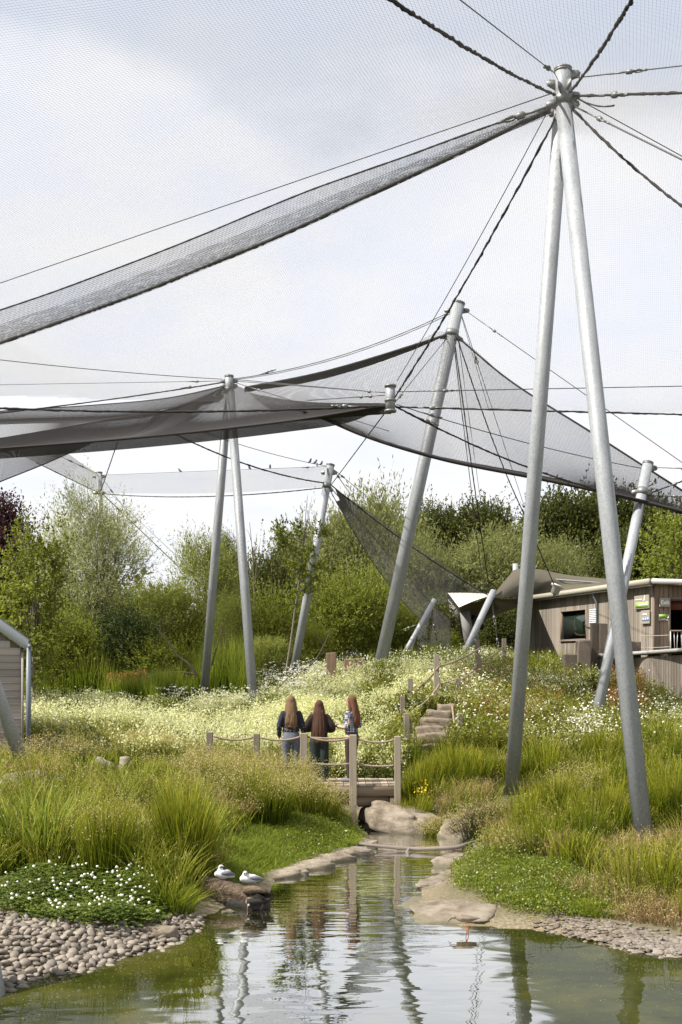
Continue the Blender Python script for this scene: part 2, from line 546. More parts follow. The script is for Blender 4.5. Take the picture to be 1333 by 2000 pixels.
    murk = m.mix(m.ramp(m.noise(m.pos((1, 1.6, 1)), 9, 8, .8), [(.56, (0, 0, 0)), (.70, (.8, .8, .8))]), murk, (.075, .078, .028))
    rip = m.n('TexNoise', Scale=1.0, Detail=2.0); m.set(rip.inputs['Vector'], m.pos((1.1, 7.5, 1)))
    rip2 = m.n('TexNoise', Scale=1.0, Detail=2.0); m.set(rip2.inputs['Vector'], m.pos((2.2, 4.2, 1)))
    sy = m.n('SeparateXYZ', Vector=m.pos()); ry = m.n('MapRange'); m.set(ry.inputs['Value'], sy.outputs[1])
    ry.inputs['From Min'].default_value = 12.2; ry.inputs['From Max'].default_value = 15.5; ry.inputs['To Min'].default_value = 0.10; ry.inputs['To Max'].default_value = 0.9
    h = m.n('Math', operation='MULTIPLY'); m.set(h.inputs[0], rip.outputs['Fac']); m.set(h.inputs[1], ry.outputs[0])
    h2 = m.n('Math', operation='MULTIPLY_ADD'); m.set(h2.inputs[0], rip2.outputs['Fac']); h2.inputs[1].default_value = .30; m.set(h2.inputs[2], h.outputs[0])
    rip3 = m.n('TexNoise', Scale=1.0, Detail=1.5, Distortion=.8); m.set(rip3.inputs['Vector'], m.pos((1.0, 1.9, 1)))
    h3 = m.n('Math', operation='MULTIPLY_ADD'); m.set(h3.inputs[0], rip3.outputs['Fac']); h3.inputs[1].default_value = 1.1; m.set(h3.inputs[2], h2.outputs[0])
    nrm = m.bump(h3.outputs[0], .065, .10)
    fr = m.n('Fresnel', IOR=1.9); m.set(fr.inputs['Normal'], nrm)
    d = m.bsdf(murk, .5, spec=0.0, normal=nrm)
    g = m.n('BsdfGlossy', Roughness=.015); g.inputs['Color'].default_value = (.93, .94, .95, 1); m.set(g.inputs['Normal'], nrm)
    k = m.n('Math', operation='MULTIPLY'); k.use_clamp = True; m.set(k.inputs[0], fr.outputs[0]); k.inputs[1].default_value = 2.4
    mx = m.n('MixShader'); m.set(mx.inputs[0], k.outputs[0])
    # sky reflection masked down by hand on both sides of the open middle
    wob = m.n('TexNoise', Scale=1.0, Detail=5.0, Distortion=3.2); m.set(wob.inputs['Vector'], m.pos((.75, 1.1, 1)))
    ax = m.n('Math', operation='SUBTRACT'); m.set(ax.inputs[0], sy.outputs[0]); ax.inputs[1].default_value = .12
    ab = m.n('Math', operation='ABSOLUTE'); m.set(ab.inputs[0], ax.outputs[0])
    sm = m.n('Math', operation='MULTIPLY_ADD'); m.set(sm.inputs[0], wob.outputs['Fac']); sm.inputs[1].default_value = -1.9; m.set(sm.inputs[2], ab.outputs[0])
    fl = m.n('MapRange', interpolation_type='SMOOTHSTEP'); m.set(fl.inputs['Value'], sm.outputs[0])
    fl.inputs['From Min'].default_value = .50; fl.inputs['From Max'].default_value = .85; fl.inputs['To Min'].default_value = 1.0; fl.inputs['To Max'].default_value = .17
    nr_ = m.n('MapRange'); m.set(nr_.inputs['Value'], sy.outputs[1]); nr_.inputs['From Min'].default_value = 14.2; nr_.inputs['From Max'].default_value = 15.5
    fm = m.n('Math', operation='MAXIMUM'); m.set(fm.inputs[0], fl.outputs[0]); m.set(fm.inputs[1], nr_.outputs[0])
    kk = m.n('Math', operation='MULTIPLY'); m.set(kk.inputs[0], k.outputs[0]); m.set(kk.inputs[1], fm.outputs[0])
    m.set(mx.inputs[0], kk.outputs[0])
    m.t.links.new(d, mx.inputs[1]); m.t.links.new(g.outputs[0], mx.inputs[2])
    M['water'] = m.done(mx.outputs[0])
    # building bits
    M['zinc'] = plain('pale_metal_trim', (.46, .45, .42), .45, .2, var=.08)
    M['cream_trim'] = plain('cream_roof_edge', (.31, .285, .22), .6, var=.1)
    M['roof'] = plain('grey_roof_sheet', (.23, .24, .25), .5, .2, var=.1)
    M['fascia'] = plain('pale_grey_fascia', (.52, .55, .58), .5, var=.06)
    M['pipe'] = plain('grey_pipe', (.15, .17, .19), .45, var=.1)
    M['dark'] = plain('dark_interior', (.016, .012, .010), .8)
    M['red_door'] = plain('red_brown_timber', (.17, .05, .025), .6, var=.2)
    M['sign_board'] = plain('sign_taupe', (.28, .25, .20), .55, var=.05)
    M['sign_dark'] = plain('sign_brown', (.17, .145, .11), .55, var=.05)
    M['white'] = plain('white_paint', (.78, .78, .76), .5, var=.04)
    M['green'] = plain('lime_green_print', (.30, .50, .09), .5, var=.04)
    M['blue'] = plain('blue_print', (.12, .25, .55), .5, var=.05)
    M['violet'] = plain('violet_print', (.08, .05, .28), .5, var=.05)
    M['glass'] = NT('window_glass')
    g = M['glass']; M['glass'] = g.done(g.bsdf((.02, .03, .022), .04, spec=1.0))
    for nm, a, t in (('canvas', (.095, .083, .057), .05), ('canvas_pale', (.66, .63, .54), .15)):  # the dark canvas has the shade of the sail undersides in its colour
        m = NT('shade_' + nm)
        c = m.mix(m.noise(m.pos(), 2.5, 4), mul(a, .9), mul(a, 1.08))
        d = m.bsdf(c, .8, spec=.15); tr = m.n('BsdfTranslucent'); m.set(tr.inputs[0], c)
        mx = m.n('MixShader'); mx.inputs[0].default_value = t; m.t.links.new(d, mx.inputs[1]); m.t.links.new(tr.outputs[0], mx.inputs[2])
        M[nm] = m.done(mx.outputs[0])
    M['concrete'] = plain('grey_column', (.19, .185, .175), .8, var=.15, scale=4)
    # foliage
    M['copper'] = leaf_mat('copper_leaves', (.018, .008, .010), (.038, .014, .018), (.07, .028, .03), .25)
    M['silver'] = leaf_mat('silver_willow_leaves', (.14, .155, .068), (.25, .265, .13), (.40, .41, .24), .4)
    M['willow'] = leaf_mat('willow_leaves', (.10, .118, .026), (.18, .20, .05), (.29, .31, .095), .48)
    M['alder'] = leaf_mat('alder_leaves', (.07, .09, .012), (.14, .165, .02), (.25, .27, .05), .45, spec=.4)
    M['bright'] = leaf_mat('bright_shrub_leaves', (.08, .10, .013), (.145, .17, .022), (.24, .26, .05), .42)
    M['holly'] = leaf_mat('dark_shrub_leaves', (.020, .032, .009), (.042, .062, .015), (.085, .11, .03), .3, .6, .25)
    M['oak'] = leaf_mat('oak_leaves', (.026, .034, .007), (.054, .064, .012), (.10, .108, .026), .35)
    M['wood'] = leaf_mat('far_wood_leaves', (.045, .052, .013), (.078, .088, .022), (.13, .14, .045), .32)
    M['greywil'] = leaf_mat('grey_willow_leaves', (.10, .11, .04), (.17, .182, .072), (.27, .28, .13), .46)
    M['brown_leaf'] = leaf_mat('brown_fern', (.10, .05, .015), (.20, .10, .03), (.32, .17, .06), .3)
    M['cress'] = leaf_mat('cress_leaves', (.065, .10, .008), (.135, .175, .012), (.23, .26, .03), .35, .4, .5)
    M['clover'] = leaf_mat('clover_leaves', (.028, .052, .007), (.070, .105, .012), (.15, .185, .03), .3)
    M['weed'] = leaf_mat('weed_leaves', (.08, .095, .016), (.18, .195, .036), (.34, .34, .10), .35)
    # grasses: base, middle, tip
    M['grass_gold'] = grass_mat('golden_grass', (.055, .085, .008), (.17, .20, .020), (.35, .34, .065))
    M['grass_green'] = grass_mat('green_grass', (.055, .09, .006), (.15, .195, .012), (.27, .29, .035))
    M['grass_olive'] = grass_mat('olive_grass', (.055, .08, .008), (.165, .185, .016), (.31, .30, .05))
    M['rush'] = grass_mat('rush_stems', (.035, .06, .004), (.13, .17, .008), (.27, .275, .028))
    M['reed'] = grass_mat('reed_blades', (.075, .12, .012), (.18, .25, .02), (.29, .34, .06), .5)
    M['sedge'] = grass_mat('dark_sedge', (.025, .035, .012), (.07, .075, .028), (.22, .18, .10))
    M['tan'] = grass_mat('dry_tan_grass', (.13, .10, .035), (.30, .22, .09), (.45, .34, .17))
    M['meadow_blade'] = grass_mat('pale_meadow_grass', (.12, .14, .03), (.30, .31, .09), (.52, .50, .22), .4)
    M['cream'] = leaf_mat('cream_seedheads', (.50, .52, .26), (.68, .68, .40), (.80, .79, .56), .5)
    M['seed'] = leaf_mat('straw_seedheads', (.28, .22, .09), (.42, .35, .16), (.56, .49, .27), .35)
    M['petal'] = leaf_mat('white_petals', (.62, .61, .52), (.74, .73, .66), (.82, .82, .78), .3)
    M['yellow'] = leaf_mat('yellow_petals', (.55, .38, .01), (.70, .50, .015), (.78, .60, .03), .2)
    M['pink'] = leaf_mat('pink_petals', (.20, .09, .10), (.28, .15, .14), (.36, .24, .20), .25)
    # people and birds
    M['skin'] = plain('skin', (.55, .33, .24), .5, var=.06)
    M['hair_blond'] = wood_mat('blond_hair', (.10, .055, .028), (.26, .16, .085), 'z', 70, .3)
    M['hair_brown'] = wood_mat('dark_brown_hair', (.030, .013, .008), (.085, .04, .024), 'z', 70, .3)
    M['hair_red'] = wood_mat('auburn_hair', (.05, .020, .010), (.145, .066, .034), 'z', 70, .3)
    m = NT('dark_floral_cloth')
    v = m.n('TexVoronoi', Scale=26.0); m.set(v.inputs['Vector'], m.coord())
    sep = m.n('SeparateXYZ', Vector=m.coord()); lo = m.n('MapRange'); m.set(lo.inputs['Value'], sep.outputs[2])
    lo.inputs['From Min'].default_value = 1.22; lo.inputs['From Max'].default_value = 1.10
    spot = m.ramp(v.outputs['Distance'], [(.20, (1, 1, 1)), (.36, (0, 0, 0))])
    f = m.n('Math', operation='MULTIPLY'); m.set(f.inputs[0], spot); m.set(f.inputs[1], lo.outputs[0])
    M['floral'] = m.done(m.bsdf(m.mix(f.outputs[0], (.014, .015, .026), (.26, .24, .20)), .8))
    m = NT('dotted_cloth')
    v = m.n('TexVoronoi', Scale=30.0, Randomness=.1); m.set(v.inputs['Vector'], m.coord())
    M['dotted'] = m.done(m.bsdf(m.mix(m.ramp(v.outputs['Distance'], [(.34, (1, 1, 1)), (.46, (0, 0, 0))]), (.035, .045, .09), (.66, .66, .66)), .8))
    M['jumper'] = plain('dark_brown_jumper', (.030, .017, .013), .9, var=.4, scale=14, bump=.8)
    M['jeans'] = plain('pale_blue_denim', (.12, .13, .16), .9, var=.35, scale=12, bump=.8)
    M['green_cloth'] = plain('dark_green_cloth', (.018, .028, .024), .85, var=.4, scale=10, bump=.8)
    M['brown_cloth'] = plain('brown_trousers', (.050, .030, .026), .85)
    M['red'] = plain('red_cuff', (.42, .03, .03), .8)
    M['black'] = plain('black_plastic', (.012, .012, .014), .4)
    M['shoe'] = plain('grey_shoe', (.16, .16, .18), .7)
    M['duck_white'] = plain('white_plumage', (.50, .50, .50), .75, var=.08, scale=30)
    M['duck_grey'] = plain('grey_plumage', (.13, .13, .145), .75, var=.25, scale=40)
    M['duck_black'] = plain('black_plumage', (.02, .02, .024), .6)
    M['wader'] = plain('brown_wader_plumage', (.19, .145, .105), .8, var=.4, scale=60)
    M['orange'] = plain('orange_leg', (.60, .16, .04), .5)


make_materials()

# ------------------------------------------------------------------ ground and water
def W(px, py): return tuple(atz(px, py, 0.0)[:2])


WATER = [(-7.5, -9), (-6.5, 4), (-4.6, 9), W(10, 1930), W(60, 1908), W(105, 1900), W(170, 1892), W(225, 1876), W(272, 1862), W(340, 1838),
         W(385, 1815), W(402, 1792), W(430, 1776), W(520, 1750), W(538, 1718), W(600, 1700), W(650, 1682), W(700, 1668), W(722, 1655),
         W(730, 1640), W(712, 1624), W(698, 1612), W(690, 1602), (0.1, 24.6), (1.0, 24.6), W(765, 1600), W(792, 1618), W(835, 1624),
         W(862, 1628), W(900, 1640), W(928, 1650), W(905, 1665), W(884, 1690), W(862, 1712), W(818, 1745), W(806, 1776), W(832, 1792),
         W(880, 1806), W(960, 1812), W(1050, 1818), W(1130, 1834), W(1200, 1850), W(1260, 1862), W(1333, 1868), (6.5, 12.0),
         (9.5, 10.5), (13, 6), (14, -9)]

CTRL = [  # pixel and depth of places where the ground lies
    (150, 1780, 13.4), (290, 1800, 13.2), (60, 1760, 13.8), (150, 1700, 15), (330, 1700, 15.2), (30, 1650, 16), (200, 1600, 17.6), (380, 1600, 18),
    (200, 1500, 23), (30, 1500, 21), (420, 1500, 23.5), (250, 1440, 29.8), (60, 1440, 28), (300, 1400, 37), (100, 1395, 38), (480, 1400, 36),
    (250, 1385, 42), (560, 1650, 18.6), (480, 1650, 18), (650, 1625, 19.5), (560, 1580, 20), (640, 1600, 20.6), (600, 1540, 22.0), (680, 1575, 21.3),
    (500, 1500, 24), (620, 1500, 25.5), (700, 1500, 26), (760, 1500, 25.5), (720, 1460, 28.5), (600, 1420, 31), (700, 1400, 32), (690, 1340, 35), (735, 1322, 36.5),
    (600, 1360, 38), (650, 1318, 41), (800, 1460, 26.4), (800, 1400, 29.5), (880, 1460, 26.4), (850, 1390, 28.2), (790, 1350, 32), (880, 1345, 31),
    (960, 1305, 36), (880, 1296, 40), (780, 1300, 43), (920, 1286, 44), (1000, 1400, 29), (1000, 1330, 35), (1100, 1450, 26.5), (1100, 1380, 32), (1100, 1318, 42),
    (1200, 1330, 40), (1250, 1420, 30.5), (1300, 1400, 33), (1330, 1430, 28), (1300, 1500, 23.5), (1150, 1465, 27), (1200, 1550, 20.5), (1300, 1580, 19), (1262, 1650, 17.6),
    (1000, 1562, 23.3), (950, 1500, 24.5), (860, 1500, 24.6), (800, 1540, 23.6), (880, 1570, 22.2), (840, 1575, 22.2), (940, 1610, 20.2), (1050, 1640, 18.6), (1050, 1700, 16.5), (950, 1700, 16.7),
    (1250, 1780, 14), (1150, 1770, 14.2), (1330, 1790, 13.8), (1330, 1650, 17), (1200, 1680, 16.5)]
PTS = [at(*c) for c in CTRL] + [np.array(p, float) for p in [
    (-16, 26, 1.5), (-16, 14, .7), (-12, 40, 1.6), (-30, 60, 2), (-10, 60, 2), (10, 62, 3), (35, 60, 3.2), (22, 42, 3.0), (16, 30, 2.0), (16, 20, 1.2), (14, 14, .6),
    (-60, 150, 3), (0, 150, 3.5), (60, 150, 4), (-60, 20, 2), (60, 20, 2.5), (-9, 8, .5), (14, 8, .5), (-12, -5, .5), (20, -5, .5), (0, 95, 3), (-40, 95, 2.5), (40, 95, 3.5),
    (0, 300, 4), (-200, 300, 4), (200, 300, 4), (-200, 0, 2), (200, 0, 2), (0, -40, .5)]]
PTS = np.array(PTS)


def _fit():
    P = PTS[:, :2]
    D = np.hypot(P[:, None, 0] - P[None, :, 0], P[:, None, 1] - P[None, :, 1])
    A = D + np.eye(len(P)) * -0.25
    n = len(P)
    B = np.zeros((n + 1, n + 1)); B[:n, :n] = A; B[:n, n] = 1; B[n, :n] = 1
    return np.linalg.solve(B, np.concatenate([PTS[:, 2], [0]]))


RBF = _fit()


def ground_exact(x, y):
    x = np.asarray(x, float); y = np.asarray(y, float)
    sh = x.shape; x = x.ravel(); y = y.ravel()
    z = np.empty(len(x))
    for i in range(0, len(x), 20000):
        a, b = x[i:i + 20000], y[i:i + 20000]
        D = np.hypot(a[:, None] - PTS[None, :, 0], b[:, None] - PTS[None, :, 1])
        z[i:i + 20000] = D @ RBF[:-1] + RBF[-1]
    z = np.clip(z, 0.05, 6)
    z += (vnoise(x, y, 1.3, 1) - .5) * .10 + (vnoise(x, y, .4, 2) - .5) * .12
    near = y < 27
    d = np.full(len(x), 9.0); ins = np.zeros(len(x), bool)
    d[near] = polydist(x[near], y[near], WATER); ins[near] = inpoly(x[near], y[near], WATER)
    w = sstep(0, 1.0, d)
    zo = np.maximum(0.012 + 0.05 * np.minimum(d / .4, 1), 0) * (1 - w) + np.maximum(z, .05) * w
    zi = -0.03 - 0.45 * sstep(0, 1.6, d)
    return np.where(ins, zi, zo).reshape(sh)


LX, LY, LS = -22.0, 7.0, .08
_lx, _ly = np.meshgrid(np.arange(LX, 22, LS), np.arange(LY, 56, LS))
LUT = ground_exact(_lx, _ly)


def ground(x, y):
    """Ground height, read from a fine table near the camera."""
    x = np.asarray(x, float); y = np.asarray(y, float)
    u, v = (x - LX) / LS, (y - LY) / LS
    ok = (u >= 0) & (v >= 0) & (u < LUT.shape[1] - 1.01) & (v < LUT.shape[0] - 1.01)
    u, v = np.where(ok, u, 0), np.where(ok, v, 0)
    i, j = u.astype(np.int32), v.astype(np.int32); u, v = u - i, v - j
    z = (LUT[j, i] * (1 - u) + LUT[j, i + 1] * u) * (1 - v) + (LUT[j + 1, i] * (1 - u) + LUT[j + 1, i + 1] * u) * v
    if not ok.all(): z = np.where(ok, z, 0); z[~ok] = ground_exact(x[~ok], y[~ok])
    return z


def build_ground():
    def axis(parts):
        return np.unique(np.concatenate([np.arange(a, b, s) for a, b, s in parts]).round(4))
    xs = axis([(-420, -60, 40), (-60, -20, 4), (-20, -9, .6), (-9, 11, .15), (11, 22, .6), (22, 60, 4), (60, 421, 40)])
    ys = axis([(-60, -8, 6), (-8, 9, 1), (9, 27, .14), (27, 48, .35), (48, 100, 3), (100, 1000, 50)])
    X, Y = np.meshgrid(xs, ys)
    Z = ground_exact(X, Y)
    V = np.stack([X, Y, Z], -1).reshape(-1, 3)
    n = len(xs); i = np.arange(len(ys) - 1)[:, None] * n; j = np.arange(n - 1)[None]
    Q = np.stack([i + j, i + j + 1, i + n + j + 1, i + n + j], -1).reshape(-1, 4)
    g = link('ground', mesh_of('ground', V, Q, MAT['soil'], smooth=True))
    tag(g, 'dark soil bank and grassy rise around the pond', kind='structure')
    w = link('pond_water', mesh_of('pond_water', [(-9, -9.5, 0), (16, -9.5, 0), (16, 25.2, 0), (-9, 25.2, 0)], np.array([[0, 1, 2, 3]]), MAT['water']))
    tag(w, 'still olive green pond water narrowing to a stream under the footbridge', kind='structure')
    return g


GROUND = build_ground()


def G(x, y): return float(ground(np.array([x]), np.array([y]))[0])


# ------------------------------------------------------------------ timber building with the exit
def wallframe(o, d):
    d = np.array([d[0], d[1], 0.0]); d /= np.linalg.norm(d)
    return np.array(o, float), d, np.array([d[1], -d[0], 0.0])          # origin, along, outward normal (right of along)


def wbox(fr, u0, u1, z0, z1, n0, n1):
    """Box on a wall: u along the wall, z up, n out of the wall."""
    o, d, nn = fr
    R = np.stack([d, -nn, np.array([0, 0, 1.0])], 1)
    c = o + d * (u0 + u1) / 2 + nn * (n0 + n1) / 2; c[2] = (z0 + z1) / 2
    return box(c, (u1 - u0, n1 - n0, z1 - z0), R)


def wmat(fr, u, z, n):
    o, d, nn = fr
    m = Matrix.Identity(4)
    for i in range(3): m[i][0] = d[i]; m[i][1] = -nn[i]; m[i][2] = (0, 0, 1)[i]
    p = o + d * u + nn * n
    m[0][3], m[1][3], m[2][3] = p[0], p[1], z
    return m


def planks(parent, fr, u0, u1, zb, zt, mat, w=.145, th=.022, holes=(), name='plank', gap=.018):
    """Vertical boards; a board crossing an opening is cut above and below it."""
    n = max(1, round((u1 - u0) / w)); w = (u1 - u0) / n
    r = random.Random(int(u0 * 91 + zt * 37 + n))
    cache = {}
    for i in range(n):
        a, b = u0 + i * w, u0 + (i + 1) * w
        spans = [(zb, zt)]
        for (h0, h1, k0, k1) in holes:
            if b > h0 + .02 and a < h1 - .02:
                spans = [s for z0, z1 in spans for s in ((z0, min(z1, k0)), (max(z0, k1), z1)) if s[1] - s[0] > .03]
        for z0, z1 in spans:
            key = (round(z1 - z0, 2), r.randrange(3))
            if key not in cache:
                cache[key] = bevel_box_mesh(name, (w - gap, th, z1 - z0), mat, .003, .0015, r.randrange(999))
            o = link(name, cache[key], parent)
            o.matrix_world = wmat(fr, (a + b) / 2, (z0 + z1) / 2, th / 2 + r.uniform(0, .008))


def text_mesh(body, size, mat, depth=.003):
    cu = bpy.data.curves.new('lettering', 'FONT'); cu.body = body; cu.size = size; cu.extrude = depth; cu.offset = size * .022; cu.align_x = 'CENTER'; cu.align_y = 'CENTER'
    o = bpy.data.objects.new('lettering', cu); COL.objects.link(o)
    bpy.context.view_layer.update()
    me = bpy.data.meshes.new_from_object(o.evaluated_get(bpy.context.evaluated_depsgraph_get()))
    bpy.data.objects.remove(o)
    me.materials.clear(); me.materials.append(mat)
    return me


def wtext(parent, fr, body, size, u, z, n, mat, name='lettering'):
    o = link(name, text_mesh(body, size, mat), parent)
    o.matrix_world = wmat(fr, u, z, n) @ Matrix.Rotation(math.radians(90), 4, 'X')
    return o


def wpoly(parent, fr, pts, n, th, mat, name):
    """Flat shape on a wall from (u, z) points."""
    o, d, nn = fr
    k = len(pts)
    A = np.array([o * [1, 1, 0] + d * u + [0, 0, z] + nn * n for u, z in pts]); B = A + nn * th
    return link(name, mesh_of(name, np.concatenate([A, B]), [np.array([list(range(k, 2 * k))]), np.array([[i, (i + 1) % k, k + (i + 1) % k, k + i] for i in range(k)])], mat), parent)


C1 = at(1277, 1200, 42)[:2]
TD = np.array([0.2565, -0.9666])                   # along the long wall towards the camera
C0 = C1 - TD * 11.0
RD = np.array([0.9666, 0.2565])
LW = wallframe((C0[0], C0[1], 0), TD)              # long wall, facing left
LW = (LW[0], LW[1], np.array([-0.9666, -0.2565, 0.0]))
RW = (np.array([C1[0], C1[1], 0.0]), np.array([RD[0], RD[1], 0.0]), np.array([0.2565, -0.9666, 0.0]))


def upx(fr, px):
    o, d, n = fr
    k = (px - CX) / F
    return (k * o[1] - o[0]) / (d[0] - k * d[1])


def wz(fr, px, py):
    u = upx(fr, px); Y = fr[0][1] + fr[1][1] * u
    return u, CH - (py - HY) / F * Y


def build_building():
    b = empty('timber_building', (C1[0], C1[1], 2.8), 'long weathered timber clad building with flat roof above the flowery bank', 'building')
    b.location = (0, 0, 0)
    zb, zt = 2.3, 6.22
    wu0, wz1 = wz(LW, 1098, 1196); wu1, wz0 = wz(LW, 1146, 1247)
    du0 = upx(RW, 1309); dz1 = wz(RW, 1312, 1171)[1]
    # core behind the boards with real openings
    core = Buf()
    for (a, c, z0, z1) in ((0, wu0, zb, zt), (wu1, 11, zb, zt), (wu0, wu1, zb, wz0), (wu0, wu1, wz1, zt)):
        core.add(*wbox(LW, a, c, z0, z1, -.2, -.004))
    for (a, c, z0, z1) in ((0.2, du0, zb, zt), (du0, 9, dz1, zt), (du0 + 2.2, 9, zb, dz1 - .002)):
        core.add(*wbox(RW, a, c, z0, z1, -.2, -.004))
    core.add(*wbox(RW, .2, 9, zb, zt, -6.2, -6)); core.add(*wbox(LW, 0, .2, zb, zt, -9, -.2)); core.add(*wbox(RW, 8.8, 9, zb, zt, -6, -.21))
    core.add(*wbox(RW, .2, 8.8, 3.4, 3.5, -6, -.2))
    core.obj('core_wall', MAT['dark'], b)
    planks(b, LW, 0, 10.98, zb, zt, MAT['larch'], .14, holes=[(wu0, wu1, wz0, wz1)])
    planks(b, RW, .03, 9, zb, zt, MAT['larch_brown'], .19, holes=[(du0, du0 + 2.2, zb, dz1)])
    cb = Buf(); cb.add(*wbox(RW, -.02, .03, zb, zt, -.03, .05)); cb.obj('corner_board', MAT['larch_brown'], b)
    # roof: deck, pale edge on the long side, grey edge on the short side
    r = Buf(); r.add(*wbox(RW, -.28, 9.3, zt + .02, zt + .16, -11.3, .32)); rf = r.obj('roof', MAT['roof'], b)
    e = Buf(); e.add(*wbox(LW, -.3, 11.3, zt - .02, zt + .20, .30, .40)); e.obj('roof_edge', MAT['cream_trim'], rf)
    e = Buf(); e.add(*wbox(LW, -.3, 11.28, zt - .07, zt - .03, .22, .36)); e.obj('gutter', MAT['zinc'], rf)
    e = Buf(); e.add(*wbox(RW, -.28, 9.3, zt + .0, zt + .19, .33, .41)); e.obj('roof_edge', MAT['zinc'], rf)
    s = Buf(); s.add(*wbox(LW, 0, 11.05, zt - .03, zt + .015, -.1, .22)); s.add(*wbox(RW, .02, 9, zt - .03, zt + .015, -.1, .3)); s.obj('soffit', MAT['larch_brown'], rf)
    # window
    fr = Buf(); t = .045
    fr.add(*wbox(LW, wu0 - t, wu0, wz0 - t, wz1 + t, -.15, .06)); fr.add(*wbox(LW, wu1, wu1 + t, wz0 - t, wz1 + t, -.15, .06))
    fr.add(*wbox(LW, wu0, wu1, wz1, wz1 + t, -.15, .06)); fr.add(*wbox(LW, wu0, wu1, wz0 - t, wz0, -.15, .07))
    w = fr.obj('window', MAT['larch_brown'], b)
    p = Buf(); p.add(*wbox(LW, wu0 + .001, wu1 - .001, wz0 + .001, wz1 - .001, -.12, -.10)); p.obj('pane', MAT['glass'], w)
    p = Buf(); p.add(*wbox(LW, wu0 - .06, wu1 + .06, wz0 - .085, wz0 - .047, 0, .10)); p.obj('sill', MAT['larch'], w)
    # louvre
    a0, z1 = wz(LW, 1154.5, 1190); a1, z0 = wz(LW, 1167, 1217)
    lv = Buf(); lv.add(*wbox(LW, a0 - .02, a1 + .02, z0 - .02, z1 + .02, .02, .034)); lo = lv.obj('vent_louvre', MAT['pipe'], b)
    me = bevel_box_mesh('slat', (a1 - a0, .05, .035), MAT['white'], .004)
    for k in range(8):
        o = link('slat', me, lo); o.matrix_world = wmat(LW, (a0 + a1) / 2, z0 + (k + .5) * (z1 - z0) / 8, .055) @ Matrix.Rotation(.5, 4, 'X')
    u, z = wz(LW, 1170, 1160)
    o_, d_, n_ = LW
    Pp = [o_ + d_ * u + n_ * .26 + [0, 0, zt - .05], o_ + d_ * u + n_ * .24 + [0, 0, zt - .15], o_ + d_ * u + n_ * .09 + [0, 0, zt - .45], o_ + d_ * u + n_ * .08 + [0, 0, 3.2]]
    Buf().add(*tube(Pp, .045, 8)).obj('downpipe', MAT['pipe'], b, True)
    # doorway lining
    j = Buf(); j.add(*wbox(RW, du0 - .09, du0, 3.5, dz1 + .1, -.12, .05)); j.add(*wbox(RW, du0, du0 + 2.2, dz1, dz1 + .1, -.12, .05)); dr = j.obj('door_frame', MAT['larch_brown'], b)
    j = Buf(); j.add(*wbox(RW, du0 + .003, du0 + 2.19, dz1 - .36, dz1 - .004, -.55, -.5)); j.obj('header_panel', MAT['red_door'], dr)
    # signs: things hung on the walls
    def sign(name, label, fr, pa, pb, mat, th=.06):
        u0, z1 = wz(fr, *pa); u1, z0 = wz(fr, *pb)
        e = empty(name, (0, 0, 0), label, 'sign')
        me = bevel_box_mesh('board', (abs(u1 - u0), th, z1 - z0), mat, .012)
        o = link('board', me, e); o.matrix_world = wmat(fr, (u0 + u1) / 2, (z0 + z1) / 2, .06 + th / 2)
        return e, u0, u1, z0, z1, .06 + th + .002
    e, u0, u1, z0, z1, n = sign('exit_sign', 'small taupe sign reading Exit in white beside the doorway', RW, (1286, 1168), (1306.5, 1186), MAT['sign_board'], .05)
    wtext(e, RW, 'Exit', (z1 - z0) * .66, (u0 + u1) / 2, (z0 + z1) / 2, n, MAT['white'])
    def bird(e, fr, u, z, s, n):
        wpoly(e, fr, [(u - .42 * s, z), (u + .25 * s, z), (u + .42 * s, z + .12 * s), (u + .30 * s, z + .45 * s), (u + .36 * s, z + 1.15 * s), (u + .24 * s, z + 1.25 * s), (u + .08 * s, z + .6 * s), (u - .18 * s, z + .25 * s)], n, .004, MAT['white'], 'bird_emblem')
    e, u0, u1, z0, z1, n = sign('direction_sign', 'largest wall sign with white bird emblem over a lime green band', LW, (1244.5, 1164), (1273, 1188), MAT['sign_board'])
    h = z1 - z0; wd = u1 - u0
    wpoly(e, LW, [(u0 + .10 * wd, z0 + .07 * h), (u1 - .02 * wd, z0 + .07 * h), (u1 - .02 * wd, z0 + .48 * h), (u0 + .10 * wd, z0 + .48 * h)], n, .003, MAT['green'], 'green_band')
    bird(e, LW, u0 + .68 * wd, z0 + .54 * h, .33 * h, n)
    def strokes(e, fr, ua, ub, z, hh, k, n, mat, seed):
        r = random.Random(seed); B = Buf(); st = (ub - ua) / k
        for i in range(k): B.add(*wbox(fr, ua + i * st + st * .12, ua + i * st + st * r.uniform(.55, .85), z, z + hh * r.uniform(.65, 1.0), n, n + .003))
        B.obj('lettering', mat, e)
    strokes(e, LW, u0 + .08 * wd, u0 + .55 * wd, z0 + .63 * h, .12 * h, 9, n, MAT['white'], 3)
    strokes(e, LW, u0 + .33 * wd, u0 + .93 * wd, z0 + .20 * h, .22 * h, 7, n + .003, MAT['white'], 4)
    e, u0, u1, z0, z1, n = sign('facilities_sign', 'lower taupe wall sign with blue pictograms under the bird sign', LW, (1257.5, 1193), (1274, 1218), MAT['sign_board'])
    h = z1 - z0; wd = u1 - u0
    strokes(e, LW, u0 + .22 * wd, u0 + .72 * wd, z0 + .62 * h, .15 * h, 5, n, MAT['white'], 5)
    for i in range(3):
        ua = u0 + (.20 + .27 * i) * wd
        wpoly(e, LW, [(ua, z0 + .22 * h), (ua + .22 * wd, z0 + .22 * h), (ua + .22 * wd, z0 + .47 * h), (ua, z0 + .47 * h)], n, .003, MAT['blue'], 'pictogram')
        strokes(e, LW, ua + .05 * wd, ua + .17 * wd, z0 + .25 * h, .19 * h, 2, n + .003, MAT['white'], 6 + i)
